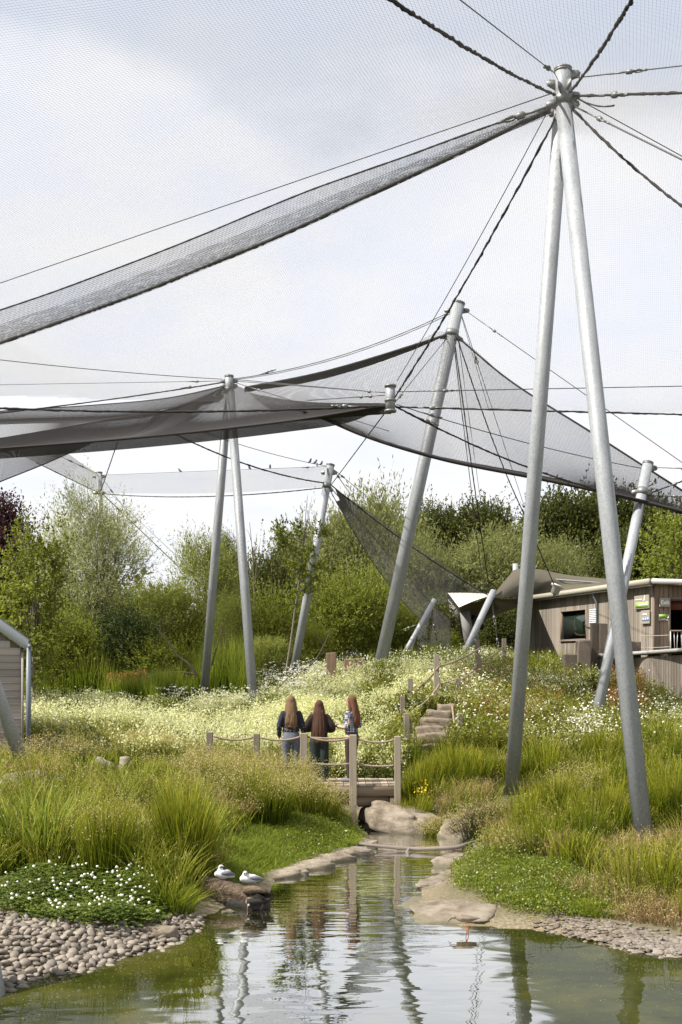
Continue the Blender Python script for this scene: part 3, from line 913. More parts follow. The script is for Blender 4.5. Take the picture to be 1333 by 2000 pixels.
    e, u0, u1, z0, z1, n = sign('notice_sign', 'brown notice with green strip and white bird below the Exit sign', RW, (1285, 1200), (1306, 1213.5), MAT['sign_dark'], .03)
    h = z1 - z0; wd = u1 - u0
    wpoly(e, RW, [(u0 + .02 * wd, z0 + .53 * h), (u0 + .78 * wd, z0 + .53 * h), (u0 + .92 * wd, z1 - .02 * h), (u0 + .02 * wd, z1 - .02 * h)], n, .003, MAT['green'], 'green_band')
    bird(e, RW, u0 + .84 * wd, z0 + .42 * h, .42 * h, n + .004)
    strokes(e, RW, u0 + .18 * wd, u0 + .60 * wd, z0 + .25 * h, .09 * h, 6, n, MAT['white'], 12)
    strokes(e, RW, u0 + .66 * wd, u0 + .98 * wd, z0 + .10 * h, .14 * h, 4, n, MAT['white'], 13)
    # lamp / camera housing on the roof
    p0, p1 = at(1083, 1160, 47), at(1090, 1143, 47)
    f = empty('roof_floodlight', (0, 0, 0), 'small silver floodlight on the building roof edge before the shade sail', 'floodlight')
    Buf().add(*tube([p0, p0 + (p1 - p0) * .75, p0 + (p1 - p0) * .8, p1], [.16, .20, .27, .28], 12)).obj('housing', MAT['zinc'], f, True)
    Buf().add(*tube([p0 - [0, 0, .12], p0 + [0, 0, .05]], .06, 6)).obj('bracket', MAT['steel_dark'], f)


def build_deck():
    # raised boarded terrace in front of the doorway, with a curved slatted skirt
    d = empty('deck_terrace', (0, 0, 0), 'raised timber terrace with curved slatted skirt below the doorway', 'terrace')
    top = 3.56
    a = [at(1150, 1281, 41.2), at(1200, 1279, 39.0), at(1245, 1277, 37.6), at(1290, 1274, 36.2), at(1333, 1270, 34.9), at(1400, 1264, 33.6)]
    a = [np.array([p[0], p[1], top + i * .035]) for i, p in enumerate(a)]
    back = [np.array([p[0] + .55 * (1 + .6 * i), p[1] + 3.2 + .9 * i, p[2]]) for i, p in enumerate(a)]
    def slab(A, B, z0, z1, mat, name):
        n = len(A); V = [p + [0, 0, z1] for p in A] + [p + [0, 0, z1] for p in B] + [p + [0, 0, z0] for p in A] + [p + [0, 0, z0] for p in B]
        q = []
        for i in range(n - 1):
            q += [[i, i + 1, n + i + 1, n + i], [2 * n + i + 1, 2 * n + i, 3 * n + i, 3 * n + i + 1], [2 * n + i, 2 * n + i + 1, i + 1, i], [n + i, n + i + 1, 3 * n + i + 1, 3 * n + i]]
        q += [[0, n, 3 * n, 2 * n], [n - 1, 3 * n - 1, 4 * n - 1, 2 * n - 1]]
        return link(name, mesh_of(name, V, np.array(q), mat), d)
    slab(a, back, -.05, .03, MAT['deck'], 'deck_floor')
    slab([p + [-.05, -.06, 0] for p in a], [p + [-.005, -.005, 0] for p in a], -.07, .045, MAT['zinc'], 'edge_board')
    # skirt: an arc of upright slats
    C = crom([at(1236, 1330, 39.6), at(1246, 1330, 38.3), at(1262, 1330, 37.2), at(1290, 1330, 36.4), at(1333, 1330, 35.4), at(1400, 1330, 34.2)], 44)
    me = bevel_box_mesh('slat', (.085, .02, 2.35), MAT['larch'], .003, .001, 4)
    for i in range(43):
        p, q = C[i], C[i + 1]; m = (p + q) / 2; ang = math.atan2(q[1] - p[1], q[0] - p[0])
        L = np.linalg.norm((q - p)[:2])
        o = link('slat', me, d, (m[0], m[1], top - .12 + i * .003 - 1.18)); o.rotation_euler = (0, 0, ang); o.scale = (L / .098, 1, 1)
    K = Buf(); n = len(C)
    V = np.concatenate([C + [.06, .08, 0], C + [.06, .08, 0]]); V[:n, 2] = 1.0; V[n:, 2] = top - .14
    K.add(V, np.array([[i, i + 1, n + i + 1, n + i] for i in range(n - 1)])); K.obj('backing', MAT['dark'], d)  # dark sheet put in for the shaded void under the deck
    q = at(1215, 1300, 39.9); K = Buf().add(*box((q[0], q[1], 2.5), (1.0, .2, 1.95), rotz(-.5))); K.obj('retaining_panel', MAT['sleeper'], d)
    Buf().add(*tube([at(1212.5, 1282, 39.2), at(1212.5, 1332, 39.2)], .022, 6)).obj('drain_pipe', MAT['zinc'], d)
    # railing with a handrail and splayed balusters
    r = empty('railing', (0, 0, 0), 'metal railing with brown handrail on the terrace before the dark doorway', 'railing')
    Y = 40.2
    p0, p1 = at(1310, 1233, Y), at(1395, 1231, Y)
    Buf().add(*box((p0 + p1) / 2, (p1[0] - p0[0], .09, .05))).obj('handrail', MAT['larch_brown'], r)
    for px in (1310, 1352):
        q = at(px, 1233, Y); Buf().add(*tube([[q[0], q[1], top], [q[0], q[1], q[2]]], .025, 6)).obj('post', MAT['zinc'], r)
    for k, px in enumerate(range(1317, 1395, 7)):
        q = at(px, 1233, Y); q2 = at(px - (1.5 if k % 2 else -1.5), 1273, Y)
        Buf().add(*tube([q2, q], .014, 5)).obj('baluster', MAT['zinc'], r)
    for py in (1240, 1263):
        A, B = at(1252, py + 1, 41.4), at(1310, py, Y)
        Buf().add(*tube(bez(A, B, .02, 6), .010, 4)).obj('wire', MAT['zinc'], r)


build_building()
build_deck()


# ------------------------------------------------------------------ shed at the left edge
def build_shed():
    s = empty('boarded_shed', (0, 0, 0), 'grey weatherboarded shed with pale fascia and grey downpipe at the left edge', 'shed')
    Y = 23.6; sc = F / Y
    c = at(46, 1460, Y)
    x1 = c[0]; z0 = 1.2; x0 = x1 - 2.6; zr = CH - (1268 - HY) / sc
    me = bevel_box_mesh('board', (2.6, .028, .150), MAT['board'], .004, .002, 3)
    z = z0; i = 0
    slope = (1278 - 1240) / 52.0
    while z < zr + 1.3:
        zl = z + .148
        # boards shorten under the slope of the roof
        over = max(0.0, zl - (zr - .02)) / slope
        L = 2.6 - over
        if L > .3:
            o = link('board', me, s, (x0 + L / 2, Y - .014, z + .074)); o.rotation_euler = (math.radians(-5), 0, 0); o.scale = (L / 2.6, 1, 1)
        z = zl; i += 1
    k = Buf()
    V = [(x0, Y + .01, z0), (x1, Y + .01, z0), (x1, Y + .01, zr), (x0, Y + .01, zr + 2.6 * slope), (x0, Y + 4, z0), (x1, Y + 4, z0), (x1, Y + 4, zr), (x0, Y + 4, zr + 2.6 * slope)]
    k.add(np.array(V), np.array([[0, 1, 2, 3], [5, 4, 7, 6], [1, 5, 6, 2], [4, 0, 3, 7]])); k.obj('wall', MAT['larch'], s)
    cb = Buf().add(*box((x1 - .02, Y - .05, (z0 + zr) / 2 - .02), (.05, .05, zr - z0 - .1))); cb.obj('corner_trim', MAT['board'], s)
    def bargeboard(y0, th, za, zb, mat, name, extra=.10):
        xe = x1 + extra; V = []
        for y in (y0, y0 + th):
            for x, dz in ((x0, za), (xe, za), (xe, zb), (x0, zb)):
                V.append((x, y, zr + (x1 - x) * slope + dz))
        return Buf().add(np.array(V), np.array([[0, 1, 2, 3], [5, 4, 7, 6], [0, 4, 5, 1], [1, 5, 6, 2], [2, 6, 7, 3], [3, 7, 4, 0]])).obj(name, mat, s)
    bargeboard(Y - .12, .04, .02, .27, MAT['fascia'], 'fascia')
    rf = bargeboard(Y - .10, 4.3, .25, .30, MAT['roof'], 'roof', .14)
    p = at(54, 1280, Y - .05)
    Buf().add(*tube([(p[0], Y - .08, z0), (p[0], Y - .08, zr + .03)], .055, 10)).obj('downpipe', MAT['pipe'], s, True)
    g = Buf().add(*tube([(p[0] + .02, Y - .2, zr + .06), (p[0] + .02, Y + 4.1, zr + .06)], .045, 8)); g.obj('gutter', MAT['pipe'], s)
    R = Matrix.Rotation(math.radians(19), 4, 'Z'); cc = Vector((x1, Y, 0))
    s.matrix_world = Matrix.Translation(cc) @ R @ Matrix.Translation(-cc)


build_shed()


# ------------------------------------------------------------------ shade sails behind the building
def patch(bottom, top, left=None, right=None, nu=24, nv=12, sag=0.0, mat=None, name='membrane', parent=None, th=.01):
    A, B = crom(bottom, nu), crom(top, nu)
    t = np.linspace(0, 1, nv)[:, None, None]
    P = A[None] * (1 - t) + B[None] * t
    P[..., 2] -= sag * np.sin(np.pi * t[..., 0]) * np.sin(np.pi * np.linspace(0, 1, nu))[None]
    i = np.arange(nv - 1)[:, None] * nu; j = np.arange(nu - 1)[None]
    Q = np.stack([i + j, i + j + 1, i + nu + j + 1, i + nu + j], -1).reshape(-1, 4)
    return link(name, mesh_of(name, P.reshape(-1, 3), Q, mat, smooth=True), parent)


def build_canopy():
    c = empty('shade_sail', (0, 0, 0), 'low cream and tan shade sail with grey columns left of the building', 'shade sail')
    patch([at(897, 1186, 47), at(925, 1174, 46), at(958, 1163, 45)], [at(875, 1158, 52), at(915, 1158, 51), at(957, 1160, 50)], nu=16, nv=10, mat=MAT['canvas_pale'], parent=c)
    patch([at(897, 1186, 46.8), at(930, 1176, 46), at(960, 1166, 45), at(985, 1170, 46.5), at(1037, 1168, 52)], [at(903, 1244, 52), at(925, 1230, 52), at(945, 1214, 53), at(985, 1195, 54), at(1037, 1178, 56)], nu=24, nv=12, mat=MAT['canvas'], parent=c)
    patch([at(875, 1158, 52), at(893, 1161, 52.2), at(909, 1172, 52.4), at(912, 1184, 52.5)], [at(876, 1190, 53.5), at(890, 1195, 53.5), at(903, 1200, 53.5), at(913, 1205, 53.5)], nu=16, nv=8, mat=MAT['canvas'], parent=c)
    for (xa, xb, xc, xd, yt, yb, Y) in ((875, 886, 884, 902, 1158, 1275, 52.5), (897, 906, 910, 932, 1186, 1275, 47.5)):
        pa, pb, pc, pd = at(xa, yt, Y), at(xb + 10, yt, Y), at(xd, yb, Y), at(xc, yb, Y)
        V = [pa, pb, pc, pd]; V = np.array(V + [p + [0.05, .35, 0] for p in V])
        Buf().add(V, np.array([[3, 2, 1, 0], [4, 5, 6, 7], [0, 1, 5, 4], [1, 2, 6, 5], [2, 3, 7, 6], [3, 0, 4, 7]])).obj('column', MAT['concrete'], c)
    q = at(930, 1200, 46.6)
    Buf().add(*tube([at(931, 1212, 49), at(931, 1275, 49)], .09, 8)).obj('post', MAT['steel'], c)
    p = empty('poster', (0, 0, 0), 'small white poster with violet mark on the far grey column', 'poster')
    a, b = at(888.5, 1222, 52.2), at(895, 1232.5, 52.2)
    Buf().add(*box((a + b) / 2, (b[0] - a[0], .02, a[2] - b[2]))).obj('sheet', MAT['white'], p)
    m = (a + b) / 2 - [0, .012, 0]; s = a[2] - b[2]
    K = Buf()
    for dx, dz, w, h in ((-.16, .08, .05, .5), (-.05, .05, .05, .35), (-.05, .0, .18, .06), (.1, .12, .05, .38), (.16, -.12, .05, .5), (.05, -.2, .12, .06)):
        K.add(*box(m + [dx * s, 0, dz * s], (w * s, .004, h * s)))
    K.obj('print', MAT['violet'], p)
    c2 = empty('shade_sail', (0, 0, 0), 'large tan shade sail rising to a short post behind the building roof', 'shade sail')
    patch([at(958, 1168, 45), at(985, 1167, 47), at(1037, 1164, 54), at(1110, 1158, 54), at(1200, 1140, 52)],
          [at(1005, 1112, 57), at(1030, 1110, 57), at(1060, 1113, 57.5), at(1110, 1123, 57), at(1200, 1132, 55)], nu=30, nv=14, mat=MAT['canvas'], parent=c2, sag=-.15)
    patch([at(958, 1167, 45.0), at(975, 1158, 46.5), at(988, 1146, 50), at(998, 1130, 54), at(1005, 1112, 57)], [at(962, 1169, 45), at(985, 1168, 48), at(1003, 1166, 52), at(1010, 1160, 56), at(1014, 1150, 57)], nu=20, nv=8, mat=MAT['canvas'], parent=c2)
    Buf().add(*tube([at(1008.5, 1172, 57), at(1007, 1101, 57)], .14, 10)).obj('post', MAT['steel'], c2, True)
    Buf().add(*tube([at(1012, 1150, 54), at(1060, 1130, 56), at(1190, 1140, 54)], .05, 6)).obj('strut', MAT['steel'], c2)
    Buf().add(*tube([at(965, 1168, 45.5), at(1008, 1143, 56.5)], .045, 6)).obj('strut', MAT['steel'], c2)
    # two dark speakers/lamps hanging from the low sail
    for px, py, lab in ((927, 1208, 'black box lamp hanging highest under the low shade sail'), (940, 1224, 'black box lamp hanging lower beside the raked strut')):
        q = at(px, py, 48.6); e = empty('hanging_lamp', (0, 0, 0), lab, 'lamp', 'black lamps under the shade sail')
        o = link('housing', bevel_box_mesh('housing', (.2, .25, .24), MAT['black'], .03), e, q); o.rotation_euler = (.3, .2, .4)
        Buf().add(*tube([q + [0, 0, .1], q + [0, .1, .5]], .02, 5)).obj('bracket', MAT['black'], e)


build_canopy()


# ------------------------------------------------------------------ timber posts and stumps
def timber(name, label, cat, px0, px1, pyt, Y, mat, zb=None, depth=None, rz=0.0, group=None, seed=1):
    a, b = at(px0, pyt, Y), at(px1, pyt, Y)
    w = b[0] - a[0]; x = (a[0] + b[0]) / 2; zt = a[2]
    zb = G(x, Y) - .25 if zb is None else zb
    bm = bmesh.new(); bmesh.ops.create_cube(bm, size=1.0)
    r = random.Random(seed)
    for v in bm.verts: v.co = Vector((v.co.x * w * .95, v.co.y * (depth or w) * .95, v.co.z * (zt - zb))) + Vector((r.uniform(-1, 1) * w * .03, r.uniform(-1, 1) * w * .03, r.uniform(-1, 1) * w * .05))
    bmesh.ops.subdivide_edges(bm, edges=[e for e in bm.edges if abs(e.verts[0].co.z - e.verts[1].co.z) > .1], cuts=4)
    for v in bm.verts: v.co += Vector((r.uniform(-1, 1), r.uniform(-1, 1), 0)) * w * .02
    bmesh.ops.bevel(bm, geom=bm.edges[:], offset=w * .06, segments=1, affect='EDGES')
    me = bpy.data.meshes.new(name); bm.to_mesh(me); bm.free(); me.materials.append(mat)
    o = link(name, me, None, (x, Y, (zt + zb) / 2)); o.rotation_euler = (0, 0, rz)
    return tag(o, label, cat, group)


GP = 'old timber posts before the long wall'
timber('timber_post', 'short squared timber post lowest of the row under the window', 'post', 1100, 1125, 1278, 39.5, MAT['sleeper'], group=GP, seed=2)
timber('timber_post', 'squared timber post of middle height right of the lowest one', 'post', 1126.5, 1153, 1251, 40, MAT['sleeper'], group=GP, seed=3)
timber('timber_post', 'tall narrow timber post standing left of its tall twin', 'post', 1154.5, 1169.5, 1217, 40.4, MAT['sleeper'], depth=.3, group=GP, seed=4)
timber('timber_post', 'tall timber post against the raked steel strut, right of its twin', 'post', 1170.5, 1186, 1218, 40.2, MAT['sleeper'], depth=.3, group=GP, seed=5)
timber('timber_post', 'square timber post half hidden behind the front steel leg', 'post', 1226, 1250, 1253, 40.6, MAT['sleeper'], group=GP, seed=6)
GS = 'reddish stumps on the crest'
timber('tree_stump', 'tall reddish stump alone on the crest left of the pair', 'stump', 637, 658, 1275, 36.3, MAT['redwood'], group=GS, seed=7)
timber('tree_stump', 'reddish stump at the left of the pair on the crest', 'stump', 672, 690, 1287, 36, MAT['redwood'], group=GS, seed=8)
timber('tree_stump', 'reddish stump at the right of the pair near the steel mast foot', 'stump', 691, 710, 1286, 36.3, MAT['redwood'], group=GS, seed=9)


# ------------------------------------------------------------------ footbridge
def rail_post(name, px, pyt, Y, zb, parent, w=.125, mat='post'):
    q = at(px, pyt, Y); h = q[2] - zb
    bm = bmesh.new(); bmesh.ops.create_cube(bm, size=1.0)
    for v in bm.verts: v.co = Vector((v.co.x * w, v.co.y * w, v.co.z * h))
    bmesh.ops.bevel(bm, geom=bm.edges[:], offset=.008, segments=1, affect='EDGES')
    me = bpy.data.meshes.new(name); bm.to_mesh(me); bm.free(); me.materials.append(MAT[mat])
    return link(name, me, parent, (q[0], Y, zb + h / 2))


def rope(parent, a, b, sag, r=.02, mat='rail', name='rope', n=14):
    P = bez(a, b, sag, n)
    R = r * (1 + .12 * np.sin(np.arange(n) * 2.1))
    return Buf().add(*tube(P, R, 7)).obj(name, MAT[mat], parent, True)


DZ = 0.83


def build_bridge():
    b = empty('footbridge', (0, 0, 0), 'low timber footbridge with post and rope rail over the stream mouth', 'footbridge')
    x0, x1, ya, yb = -1.75, 1.20, 22.45, 23.75
    me = bevel_box_mesh('plank', (.142, yb - ya, .04), MAT['deck'], .005, .002, 5)
    n = int((x1 - x0) / .15)
    for i in range(n): link('plank', me, b, (x0 + .075 + i * .15, (ya + yb) / 2 + random.uniform(-.01, .01), DZ - .02 + random.uniform(-.003, .003)))
    Buf().add(*box(((x0 + x1) / 2, ya + .03, DZ - .135), (x1 - x0, .09, .18))).obj('edge_beam', MAT['beam'], b)
    Buf().add(*box(((x0 + x1) / 2 + .1, ya + .16, DZ - .33), (x1 - x0 - .2, .10, .20))).obj('cross_beam', MAT['beam'], b)
    Buf().add(*box(((x0 + x1) / 2, yb - .08, DZ - .145), (x1 - x0, .09, .20))).obj('edge_beam', MAT['beam'], b)
    for x in (x0 + .15, x1 - .12): Buf().add(*box((x, (ya + yb) / 2, .35), (.2, yb - ya, .62))).obj('abutment', MAT['sleeper'], b)
    q = at(709, 1560, 22.7); Buf().add(*box(q, (.20, .05, .32))).obj('bracket_plate', MAT['steel_dark'], b)
    Y = ya - .07
    tops = [(410, 1430), (502, 1433), (594, 1432), (690, 1435), (777, 1438)]
    for i, (px, py) in enumerate(tops):
        rail_post('post', px, py, Y if i > 1 else Y + .2 * (2 - i), .0 if px == 690 else G(at(px, py, Y)[0], Y) - .1, b, .145 if px in (594, 690) else .125)
    for k, dy in enumerate((7, 57)):
        for (p, q) in zip(tops, tops[1:]):
            w = 0.07
            A, B = at(p[0], p[1] + dy, Y), at(q[0], q[1] + dy, Y); A[0] += w; B[0] -= w
            rope(b, A, B, .065 if k == 0 else .03, .021)
    A, B_ = at(597, 1439, Y + .03), at(688, 1439, Y + .03); rope(b, A, B_, .03, .018)


build_bridge()

STEP = [(834, 72, 1455), (846, 66, 1433.5), (851, 58, 1419), (855, 50, 1403), (861, 38, 1387), (874, 26, 1375)]


def stepY(i): return 26.2 + .42 * i


def build_steps():
    s = empty('stone_steps', (0, 0, 0), 'rough stone steps climbing the flowery bank beyond the bridge', 'steps')
    for i, (cx, w, py) in enumerate(STEP):
        Y = stepY(i); q = at(cx, py, Y); wd = w / F * Y * 1.42
        h = .26
        bm = bmesh.new(); bmesh.ops.create_cube(bm, size=1.0)
        bmesh.ops.subdivide_edges(bm, edges=bm.edges[:], cuts=4, use_grid_fill=True)
        r = random.Random(i)
        for v in bm.verts:
            x, y, z = v.co
            k = 1 - .10 * (abs(2 * x) ** 4 + abs(2 * y) ** 4 + abs(2 * z) ** 4) / 2
            v.co = Vector((x * wd * k, y * .55 * k, z * h * k)) + Vector((r.uniform(-1, 1) * .012, r.uniform(-1, 1) * .02, r.uniform(-1, 1) * .012 + .02 * math.sin(5 * x + i)))
        me = bpy.data.meshes.new('stone_step'); bm.to_mesh(me); bm.free(); me.materials.append(MAT['step'])
        me.polygons.foreach_set('use_smooth', np.ones(len(me.polygons), bool))
        o = link('stone_step', me, s, (q[0], Y + .27, q[2] - h / 2)); o.rotation_euler = (0, 0, r.uniform(-.05, .05))
    f = empty('rope_handrail', (0, 0, 0), 'rope handrail on weathered posts beside the stone steps', 'handrail')
    spec = [(795, 1393, 26.0), (853, 1278, 29.4), (900, 1393, 26.6), (895, 1325, 29.8), (933, 1250, 37.0), (934.5, 1278, 33.0), (985, 1247, 36.0), (802, 1325, 30.0), (787, 1360, 28.2)]
    for px, py, Y in spec:
        q = at(px, py, Y); rail_post('post', px, py, Y, G(q[0], Y) - .12, f, .135 if py < 1330 else .12)
    for pts, Ys in (([(812, 1346), (856, 1304)], (29.9, 29.3)), ([(858, 1302), (938, 1266)], (29.3, 36.8)), ([(818, 1381), (858, 1338)], (28.3, 29.3)),
                    ([(858, 1337), (932, 1303)], (29.3, 32.9)), ([(902, 1327), (932, 1296)], (29.9, 32.9)), ([(940, 1292), (982, 1265)], (33.0, 35.9)),
                    ([(803, 1404), (806, 1432)], (26.0, 26.0)), ([(884, 1380), (889, 1414)], (27.4, 26.8))):
        rope(f, at(*pts[0], Ys[0]), at(*pts[1], Ys[1]), .06, .026)


build_steps()

# ------------------------------------------------------------------ steel masts and cables
def leg(parent, a, b, d, name='leg', mat='steel', n=14):
    """Straight round tube from a to b; its local z runs along it so the spangle follows the steel."""
    a, b = np.asarray(a, float), np.asarray(b, float)
    L = np.linalg.norm(b - a); z = Vector((b - a) / L)
    V, Fs = tube([[0, 0, 0], [0, 0, L * .5], [0, 0, L]], d / 2, 28)
    o = link(name, mesh_of(name, V, Fs, MAT[mat], smooth=False), parent, Vector(a))
    me = o.data
    sm = np.array([len(p.vertices) == 4 for p in me.polygons]); me.polygons.foreach_set('use_smooth', sm)
    o.rotation_euler = z.to_track_quat('Z', 'Y').to_euler()
    return o


def fitting(parent, p, d, L=.55, name='turnbuckle', r=.045):
    """Turnbuckle: two rods, an open frame and a knuckle along direction d."""
    p, d = np.asarray(p, float), np.asarray(d, float); d = d / np.linalg.norm(d)
    s = np.cross(d, [0, 0, 1.0]); s /= np.linalg.norm(s) + 1e-9
    B = Buf()
    B.add(*tube([p, p + d * L * .5], r * .55, 6))
    B.add(*tube([p + d * L * .45, p + d * L * .5, p + d * L * .62, p + d * L * .68], [r * .5, r * 1.5, r * 1.5, r * .5], 8))
    for k in (-1, 1): B.add(*tube([p + d * L * .66, p + d * L * .72 + s * k * r * 1.6, p + d * L * .85 + s * k * r * 1.6, p + d * L * .92], r * .5, 6))
    B.add(*tube([p + d * L * .9, p + d * L * 1.05], r * .7, 6))
    return B.obj(name, MAT['steel_dark'], parent, True)


def line(parent, a, b, r, kind='cable', sag=0.0, buckle=None, n=None, fuzz=0.0):
    """Cable or rope from a to b; a hairy rope gets an uneven thickness; buckle = distance of a turnbuckle from a."""
    a, b = np.asarray(a, float), np.asarray(b, float)
    if not -15 < proj(b)[0] < 1340: b = a + (b - a) * 1.7; sag *= 1.7      # runs on well past the edge of the view
    L = np.linalg.norm(b - a)
    n = n or (int(L / .09) if fuzz else 14)
    n = min(n, 260)
    P = bez(a, b, sag, n)
    R = np.full(n, r)
    if fuzz:
        R = r * (1 + fuzz * (rng.random(n) - .4))
        P[1:-1] += (rng.random((n - 2, 3)) - .5) * r * fuzz * .9
    o = Buf().add(*tube(P, R, 6)).obj(kind, MAT['rope' if kind == 'rope' else 'cable'], parent, True)
    if buckle:
        for s in (buckle if isinstance(buckle, (list, tuple)) else [buckle]):
            t = s / L; q = a + (b - a) * t; q[2] -= sag * 4 * t * (1 - t)
            fitting(o, q, b - a, .7, r=max(.03, r * 1.6))
    return o


def mast_head(parent, top, axis, d, lugs, ring=.5):
    """Cap plate, collar and lug plates of a mast head."""
    top, axis = np.asarray(top, float), np.asarray(axis, float)
    B = Buf().add(*tube([top - axis * .0, top + axis * .03], d * .54, 24)); B.add(*tube([top - axis * .04, top + axis * .001], d * .53, 24))
    B.obj('cap_plate', MAT['steel_dark'], parent)
    B = Buf().add(*tube([top - axis * (ring + .10), top - axis * (ring - .10)], d * .545, 24)); B.obj('collar', MAT['steel_dark'], parent)
    for dr, h in lugs:
        dr = np.asarray(dr, float); dr = dr / np.linalg.norm(dr)
        p = top - axis * h; s = np.cross(dr, [0, 0, 1.0]); s /= np.linalg.norm(s)
        u = np.cross(s, dr)
        pts = [p + u * .13, p + dr * d * .95 + u * .06, p + dr * d * 1.05, p + dr * d * .95 - u * .06, p - u * .13]
        V = np.concatenate([np.array(pts) + s * .012, np.array(pts) - s * .012])
        link('lug_plate', mesh_of('lug_plate', V, [np.array([[0, 1, 2, 3, 4], [9, 8, 7, 6, 5]]), np.array([[i, i + 5, (i + 1) % 5 + 5, (i + 1) % 5] for i in range(5)])], MAT['steel_dark']), parent)


A_TOP = at(1100, 137, 20.8); A_RING = at(1100, 192, 20.8)
HUB = at(763, 778, 28.0)
B_TOP = at(448, 735, 39.0)
C_TOP = at(896, 592, 36.2); C_RING = at(881, 650, 36.15)
D_TOP = at(646, 908, 42.0); D_RING = at(641, 948, 42.0)
E_TOP = at(194, 923, 55.0); E_RING = at(195, 961, 55.0)


def zback(x): return 9.62 + np.where(x < 1.23, (1.23 - x) * .03, -(x - 1.23) * .022)


def roof_z(x, y):
    r = np.hypot(x - A_RING[0], y - A_RING[1])
    cone = (A_RING[2] - .55 - 9.9) * np.maximum(1 - r / 11.0, 0) ** 1.25 * sstep(28.2, 22.5, y)
    return zback(x) + np.maximum(28 - y, 0) * .035 + cone - .25 * np.sin(np.clip((28 - y) / 17, 0, 1) * np.pi) * sstep(2, 7, r)


def on_roof(px, py, off=0.0):
    """Where the sight line of a pixel meets the near roof net."""
    Y = np.linspace(8.5, 30, 900); P = np.stack([(px - CX) / F * Y, Y, CH - (py - HY) / F * Y], -1)
    dz = P[:, 2] - (roof_z(P[:, 0], Y) + off)
    k = np.argmax(dz > 0)
    return P[k]


